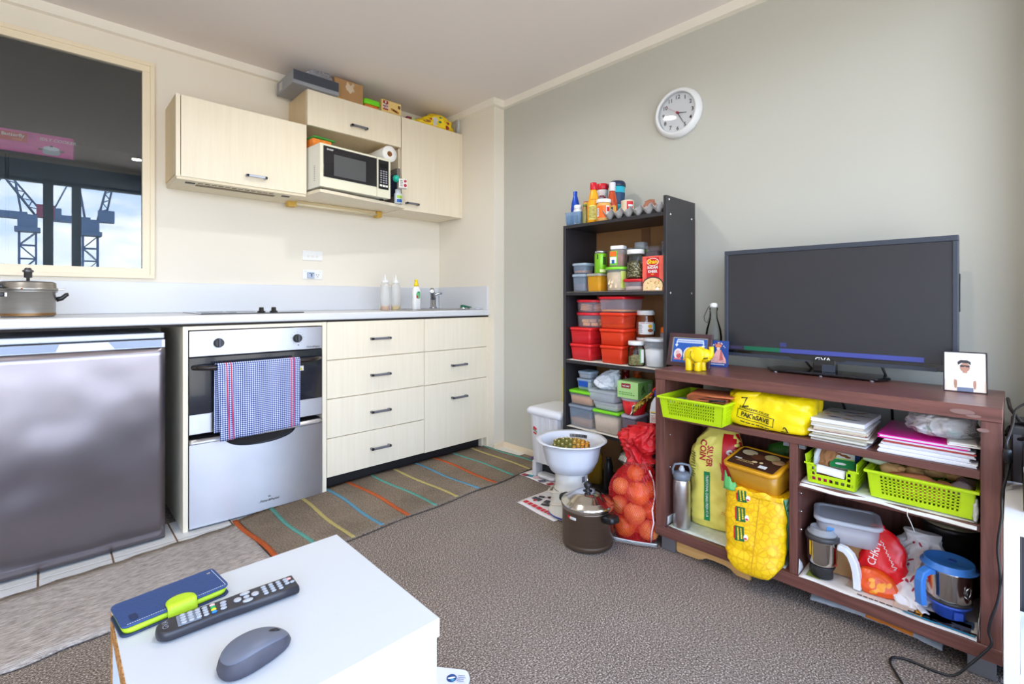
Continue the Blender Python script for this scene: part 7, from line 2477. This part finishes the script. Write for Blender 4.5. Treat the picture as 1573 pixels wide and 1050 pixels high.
# right lower compartment -----------------------------------------------------
t = thing('newspaper_liner', 'printed newspaper lining the lower right compartment', 'newspaper', (0, 0, 0))
MB().sheet(lambda u, v: (1.758 + .29 * v, .490 - .418 * u, C0 + .0022 + .0012 * math.sin(u * 15 + v * 6)), 40, 12, .0008).build('sheet', M('newsprint_white', (222, 216, 210), .8, var=(6, .06)), t)
m = MB().sheet(lambda u, v: (1.766 + .055 * u * (1 - .4 * v), .4915 - .002 * v, C0 + .004 + .052 * v * (1 - .5 * u)), 6, 4, .0006)
m.build('turned_edge', M('newsprint_white2', (226, 222, 220), .8), t)
m = MB().sheet(lambda u, v: (1.762 + .11 * u, .0668 + .0012 * v, C0 + .004 + .060 * v * (1 - .3 * abs(math.sin(u * 8)))), 12, 4, .0006)
m.build('turned_edge', M('newsprint_white2', (226, 222, 220), .8), t)
for i, (x, y, w, h, c) in enumerate(((1.800, .135, .10, .060, (70, 74, 84)), (1.796, .178, .05, .045, (214, 150, 40)), (1.812, .150, .04, .05, (150, 110, 110)), (1.800, .225, .05, .040, (206, 186, 170)), (1.830, .11, .06, .04, (60, 80, 110)), (1.835, .33, .08, .06, (196, 182, 170)), (1.800, .455, .04, .04, (130, 140, 60)))):
    decal(t, 'printed_picture', M('news_pic_%d' % i, c, .6), 'top', (x, y, C0 + .0044), h, w, rot=0 if i != 2 else 30)
decal(t, 'blue_rule', M('news_blue', (30, 140, 180), .5), 'top', (1.7735, .150, C0 + .0046), .007, .150)
rows_of_print(t, INK, 'top', (1.786, .160, C0 + .0050), .175, .020, 1, rot=90, off=.0006, seed=8, name='headline')
rows_of_print(t, INK, 'top', (1.776, .30, C0 + .0042), .10, .012, 1, rot=90)
CB = C0 + .0048

t = rw('food_container', 'large clear lidded food tub resting above the small mixer jar', 'container', 1.890, .385, CB + .120, 14)
t2 = rw('wooden_block', 'small brown cardboard carton under the clear food tub', 'box', 1.912, .380, CB, 8)
MB().box(-.055, -.05, 0, .065, .05, .112).build('carton', M('carton_tan', (176, 132, 84), .7), t2, .001)
t.location.z = CB + .1135
MB().rrect([(.150, .115, .03, 0), (.158, .124, .034, .004), (.172, .138, .038, .064), (.168, .134, .037, .064), (.154, .120, .032, .007)], 7).build('body', M('milky_tub', (206, 204, 212), .25, alpha=.55), t)
MB().rrect([(.174, .140, .028, .062), (.184, .150, .030, .066), (.184, .150, .030, .074), (.176, .142, .028, .077), (.152, .118, .022, .0765), (.148, .114, .02, .074)], 7).build('lid', M('milky_lid', (222, 228, 238), .25, alpha=.62), t)
MB().rrect([(.13, .10, .03, .008), (.14, .11, .03, .034), (.08, .06, .02, .042)], 5).build('contents', M('milky_contents', (214, 196, 186), .8), t)
decal(t, 'blue_sticker', M('sticker_blue', (90, 150, 210), .5), 'front', (-.046, -.0685, .040), .020, .022)

MST = M('mixer_steel', (196, 190, 184), .16, 1.0)
t = rw('mixer_jar', 'small steel mixer jar with white handle and clear lid', 'mixer jar', 1.815, .437, CB, 2)
MB().lathe([(.028, 0), (.031, .002), (.031, .026), (.034, .030), (.037, .036), (.037, .040)], 30).build('base', M('jar_base_black', (34, 34, 38), .4), t)
MB().lathe([(.036, .0402), (.040, .048), (.042, .060), (.043, .118), (.044, .122)], 34).build('cup', MST, t)
MB().lathe([(.0455, .1205), (.048, .123), (.048, .134), (.040, .138)], 34, cap0=False).build('seal_ring', M('seal_dark', (60, 58, 60), .4), t)
MB().lathe([(.042, .1382), (.041, .144), (.034, .148), (.033, .156), (.030, .157), (.029, .150), (.010, .149)], 30).build('lid', M('lid_clear_grey', (200, 202, 206), .1, alpha=.45), t)
decal(t, 'yellow_strip', M('strip_yellow', (240, 190, 20), .4), 'front', (-.026, -.3, .082), .006, .070, MB().lathe([(.042, .06), (.043, .118)], 34))
m = MB()
cs = [(.046, .112), (.066, .110), (.080, .098), (.090, .076), (.096, .050), (.098, .022), (.099, .002)]
loops = []
for i, (x, z) in enumerate(cs):
    p = Vector(cs[min(i + 1, len(cs) - 1)]) - Vector(cs[max(i - 1, 0)])
    p.normalize()
    nx_, nz_ = -p.y, p.x
    hw = .009 if i < 2 else .010
    loops.append([(x - nx_ * hw, -.012, z - nz_ * hw), (x + nx_ * hw, -.012, z + nz_ * hw), (x + nx_ * hw, .012, z + nz_ * hw), (x - nx_ * hw, .012, z - nz_ * hw)])
loops[-1] = [(a, b_, max(c, .0005)) for a, b_, c in loops[-1]]
m.loft(loops, True, True, False)
m.tf(Matrix.Rotation(R(-8), 4, 'Z'))
m.build('handle', M('handle_white', (232, 236, 240), .35), t, .003)
MB().box(.034, -.006, .046, .0405, .006, .075).tf(Matrix.Rotation(R(-8), 4, 'Z')).build('red_clip', M('clip_red', (200, 50, 40), .4), t)

t = rw('sweets_bag', 'shiny red foil bag with white lettering and orange print', 'bag', 1.880, .285, CB, 4)
rbg = sack([(0, -.012, -.012, .052, .016), (.02, -.010, -.012, .058, .024), (.08, -.004, -.004, .060, .026), (.13, .0, .004, .052, .018), (.168, -.010, .012, .030, .008), (.186, -.02, .016, .014, .003)], 40, 6, .004, 22, 6, 3)
rbg.build('pouch', M('foil_red', (222, 20, 30), .25, bump=(16, .3)), t)
lettering(t, 'CHRM', .030, WHITE, 'front', (-.022, -.3, .105), rot=76, target=rbg, off=.002, squeeze=.8)
sqf = fmap('front', (.012, -.3, .110), 118, rbg, .0015)
MB().tube([sqf(-.040 + .002 * i, .0034 * math.sin(i * 1.35 + .8 * math.sin(i * .6)) * (1.7 if i < 8 else .8)) for i in range(41)], .0011, 5).build('script_print', WHITE, t)
t = rw('sweets_bag', 'orange patterned sweets bag lying before the red bag', 'bag', 1.826, .288, CB, 16)
m = sack([(0, 0, 0, .046, .018), (.016, 0, 0, .050, .022), (.045, -.008, .006, .042, .018), (.066, -.020, .012, .024, .008)], 36, 5, .004, 26, 16, 3)
m.build('pouch', M('foil_orange', (232, 84, 20), .3, bump=(20, .3)), t)
for i in range(11):
    rnd = random.Random(i + 3)
    decal(t, 'orange_spot', M('spot_amber', (250, 160, 20), .4), 'front', (rnd.uniform(-.038, .036), -.3, rnd.uniform(.008, .044)), .016, .011, m, rot=rnd.uniform(0, 90), shape='oval', off=.0018)

CL = checks('red_print_cloth', (0, 1), .016, (232, 226, 226), (234, 228, 230), (230, 222, 224))
t = rw('cotton_bag', 'crumpled white cotton bag with red print in the corner', 'bag', 1.930, .212, CB, 0)
cm = sack([(0, -.010, -.050, .046, .066), (.02, -.012, -.040, .052, .066), (.06, -.002, -.008, .056, .050), (.11, .004, .012, .054, .040), (.150, .008, .018, .046, .030), (.178, .010, .022, .030, .014)], 80, 8, .017, 13, 27, 2.4)
cm.build('cloth', M('cotton_white', (230, 226, 228), .85), t)
for i in range(16):
    rnd = random.Random(i + 40)
    decal(t, 'red_print', M('print_carmine', (176, 50, 74), .8), 'front', (rnd.uniform(-.055, .050), -.3, rnd.uniform(.02, .165)), rnd.uniform(.008, .020), .005, cm, rot=rnd.uniform(0, 180), shape='oval', off=.0018)
t = rw('cotton_strap', 'twisted white strap with red edge lying on the newspaper', 'strap', 1.812, .222, CB, 0)
MB().sheet(lambda u, v: (-.012 + .05 * v + .014 * u, .030 - .055 * v + .016 * u, .004 + .012 * (1 - v) + .003 * math.sin(u * 5)), 6, 12, .003).build('strap', M('cotton_white', (230, 226, 228), .85), t)
MB().sheet(lambda u, v: (-.012 + .05 * v + .003 * u, .030 - .055 * v + .003 * u, .0055 + .012 * (1 - v)), 2, 12, .001).build('red_edge', M('print_carmine', (176, 50, 74), .8), t)

t = rw('black_pan', 'black round pan with a glassy lid at the back right', 'pan', 2.020, .140, CB, 0)
MB().lathe([(.058, 0), (.062, .004), (.066, .185), (.070, .188), (.072, .200), (.068, .204)], 34).build('pot', M('pan_black', (28, 26, 26), .35), t)
MB().lathe([(.070, .2045), (.073, .207), (.073, .212), (.060, .220), (.03, .228), (.006, .230)], 34).build('lid', M('pan_lid_smoke', (130, 122, 100), .12, .3), t)

BLU = M('blender_blue', (64, 130, 214), .35)
BLU2 = M('blender_blue_dark', (64, 104, 216), .35)
t = rw('blender_jar', 'steel blender jar with bright blue lid, handle and base', 'mixer jar', 1.852, .133, CB, CAM)
MB().lathe([(.031, 0), (.036, .002), (.037, .030), (.042, .033), (.049, .037), (.049, .041), (.043, .0425)], 32).build('base', BLU2, t)
MB().box(-.010, -.043, .006, .012, -.036, .028).build('base_latch', BLU2, t, .002)
bjm = MB().lathe([(.042, .0428), (.0475, .046), (.0505, .060), (.052, .130), (.053, .136)], 40)
bjm.build('cup', MST, t)
MB().lathe([(.0480, .0430), (.0500, .0455), (.0505, .049), (.0492, .052)], 36, cap0=False, cap1=False).build('seal_ring', M('seal_dark', (60, 58, 60), .4), t)
m = MB().lathe([(.0545, .1365), (.064, .138), (.064, .1405), (.056, .142), (.056, .154), (.053, .155), (.051, .144), (.006, .143)], 40, cap1=True)
m.build('lid', BLU, t)
m = MB()
cs = [(-.052, .128), (-.070, .130), (-.086, .122), (-.092, .104), (-.092, .076), (-.090, .050), (-.088, .036)]
loops = []
for i, (x, z) in enumerate(cs):
    p = Vector(cs[min(i + 1, len(cs) - 1)]) - Vector(cs[max(i - 1, 0)])
    p.normalize()
    nx_, nz_ = -p.y, p.x
    hw = .0085
    loops.append([(x - nx_ * hw, -.011, z - nz_ * hw), (x + nx_ * hw, -.011, z + nz_ * hw), (x + nx_ * hw, .011, z + nz_ * hw), (x - nx_ * hw, .011, z - nz_ * hw)])
m.loft(loops, True, True, False)
m.tf(Matrix.Rotation(R(20), 4, 'Z'))
m.build('handle', BLU, t, .003)
m = MB().tube([(.010, -.0515, .085), (.013, -.0528, .100), (.019, -.0520, .106), (.025, -.0495, .100), (.023, -.0492, .085), (.017, -.0505, .072), (.011, -.0510, .078)], .0022, 6, closed=False)
m.build('embossed_loop', CHROME, t)
MB().lathe([(.010, .142), (.010, .1445)], 16, (.02, .02, 0)).build('lid_hole_cap', BLU2, t)

# ------------------------------------------------------------------ wall clock
t = rw('wall_clock', 'round white wall clock reading twenty five past three', 'clock', 2.2395, 1.149, 1.915)
Rx = Matrix.Rotation(R(90), 4, 'X')


def dial(mb):
    return mb.tf(Rx)


dial(MB().lathe([(.120, 0), (.122, .006), (.120, .020), (.108, .034), (.100, .036), (.097, .033), (.095, .022), (.095, .004)], 64, cap1=False)).build('rim', M('clock_rim_white', (228, 230, 232), .35), t)
dial(MB().lathe([(.0949, .001), (.0949, .012)], 48)).build('face', M('clock_face_white', (238, 242, 248), .5), t)
for n in range(1, 13):
    a = R(90 - 30 * n)
    lettering(t, str(n), .027, INK, 'front', (.076 * math.cos(a), -.0122, .076 * math.sin(a)), bold=.012, name='numeral')


def hand(name, ang, l, w, mat, y, tail=.0):
    a = R(90 - ang)
    d = Vector((math.cos(a), 0, math.sin(a)))
    n = Vector((-d.z, 0, d.x))
    p = []
    for s, q in ((-tail, 1), (l, .55)):
        p += [d * s + n * w * q, d * s - n * w * q]
    mb = MB()
    v = [(*Vector((p[i].x, y, p[i].z)),) for i in (0, 1, 3, 2)]
    v2 = [(x_, y_ + .0012, z_) for x_, y_, z_ in v]
    mb.loft([v, v2], True, True, False)
    return mb.build(name, mat, t)


hand('hour_hand', 102, .048, .0022, INK, -.0165, .006)
hand('minute_hand', 150, .066, .0018, INK, -.0185, .006)
REDH = M('clock_red', (190, 40, 64), .4)
hand('second_hand', 305, .078, .0007, REDH, -.0210, .018)
dial(MB().lathe([(.006, .012), (.006, .022), (.004, .023)], 18)).build('hub', REDH, t)
dial(MB().lathe([(.0946, .0275), (.0946, .0285)], 48)).build('glass', glass_sheet('clock_glass', (.99, .99, .99, 1), 1.2), t)

# ------------------------------------------------------------------ right edge: white shelf, computer speaker, cables
t = thing('white_shelf', 'white slatted shelf unit at the right edge of the cabinet', 'shelf', (0, 0, 0))
SHW = M('shelf_white_foil', (240, 240, 240), .4)
MB().box(1.500, -.200, .494, 1.855, .0195, .516).build('top_board', SHW, t, .001, 1)
MB().box(1.500, -.005, .001, 1.535, .0195, .4938).build('post', SHW, t, .001, 1)
MB().box(1.820, -.005, .001, 1.855, .0195, .4938).build('post', SHW, t, .001, 1)
MB().box(1.500, -.200, .001, 1.535, -.176, .4938).build('post', SHW, t, .001, 1)
MB().box(1.820, -.200, .001, 1.855, -.176, .4938).build('post', SHW, t, .001, 1)
MB().box(1.505, -.1755, .160, 1.850, -.0055, .180).build('lower_board', SHW, t, .001, 1)
MB().box(1.5355, -.002, .270, 1.8195, .012, .295).build('cross_rail', SHW, t, .001, 1)
t = thing('computer_tower', 'black computer tower with a silver edge on the white shelf', 'computer', (1.700, -.081, .5165))
MB().box(-.10, -.07, 0, .14, .07, .106).build('case', BLACK, t, .004)
MB().box(-.104, -.07, .092, -.1004, .07, .105).build('silver_edge', CHROME, t, .001)
t = thing('subwoofer', 'dark ribbed speaker box behind the white shelf', 'speaker', (1.95, -.03, 0))
MB().box(-.08, -.04, .001, .09, .041, .66).build('case', M('speaker_grey', (58, 54, 54), .6), t, .003)
for i in range(3):
    MB().box(-.084, -.036 + i * .028, .02, -.0805, -.020 + i * .028, .64).build('rib', M('speaker_rib', (84, 80, 80), .5), t)
t = thing('power_cable', 'black power cable with ferrite bead looping down to the carpet', 'cable', (0, 0, 0))
base = [(2.10, -.03, .70), (1.98, .000, .690), (1.88, .006, .668), (1.80, .010, .660), (1.758, .013, .655), (1.742, .017, .640), (1.744, .016, .615), (1.748, .013, .585), (1.746, .018, .55), (1.745, .025, .51), (1.744, .026, .48), (1.744, .026, .45), (1.744, .031, .40),
        (1.746, .033, .36), (1.749, .030, .32), (1.749, .028, .28), (1.748, .033, .23), (1.747, .045, .18), (1.746, .049, .145), (1.744, .044, .118), (1.738, .062, .085), (1.730, .085, .05), (1.722, .115, .010), (1.716, .16, .005), (1.716, .205, .005), (1.700, .236, .005), (1.668, .240, .005), (1.630, .222, .005), (1.59, .20, .005), (1.50, .15, .005), (1.38, .10, .005)]
pts = []
for i in range(len(base) - 1):
    p0, p1, p2, p3 = (Vector(base[k]) for k in (max(i - 1, 0), i, i + 1, min(i + 2, len(base) - 1)))
    for q in range(5):
        s = q / 5
        pts.append(.5 * (2 * p1 + (p2 - p0) * s + (2 * p0 - 5 * p1 + 4 * p2 - p3) * s * s + (3 * p1 - p0 - 3 * p2 + p3) * s ** 3))
MB().tube(pts, .0032, 7).build('cord', M('cord_black', (28, 28, 30), .4), t)
m = MB().tube([(1.7440, .0165, .624), (1.7445, .0160, .620), (1.7470, .0140, .592), (1.7475, .0135, .588)], [.006, .0088, .0088, .006], 12)
m.build('ferrite_bead', BLACK, t)
t = thing('audio_cable', 'thick black cable coil hanging at the cabinet right end', 'cable', (0, 0, 0))
m = MB().tube([(1.88 + .03 * math.cos(a / 12 * 2 * PI), -.010 + .028 * math.cos(a / 12 * 2 * PI + .6), .648 + .022 * math.sin(a / 12 * 2 * PI)) for a in range(13)], .0048, 8)
m.build('coil', BLACK, t)
MB().tube([(2.10, .018, .70), (1.98, .012, .69), (1.92, -.004, .672), (1.86, -.028, .64)], .0045, 8).build('lead', BLACK, t)
t = thing('speaker_cable', 'straight black cable between cabinet and speaker box', 'cable', (0, 0, 0))
MB().tube([(2.12, .10, .60), (2.12, .02, .585), (1.985, -.02, .58)], .004, 8).build('cord', BLACK, t)

# ------------------------------------------------------------------ put each origin at the base of its thing
bpy.context.view_layer.update()
for o in list(COL.objects):
    if o.type == 'EMPTY' and o.parent is None and o.location.length < 1e-6 and o.children:
        lo = Vector((1e9,) * 3)
        hi = Vector((-1e9,) * 3)

        def walk(q):
            global lo, hi
            for c in q.children:
                if c.type == 'MESH':
                    for v in c.bound_box:
                        p = Vector(v)
                        lo = Vector(map(min, lo, p))
                        hi = Vector(map(max, hi, p))
                walk(c)
        walk(o)
        base_ = Vector(((lo.x + hi.x) / 2, (lo.y + hi.y) / 2, lo.z))
        o.location = base_
        for c in o.children:
            c.location = c.location - base_
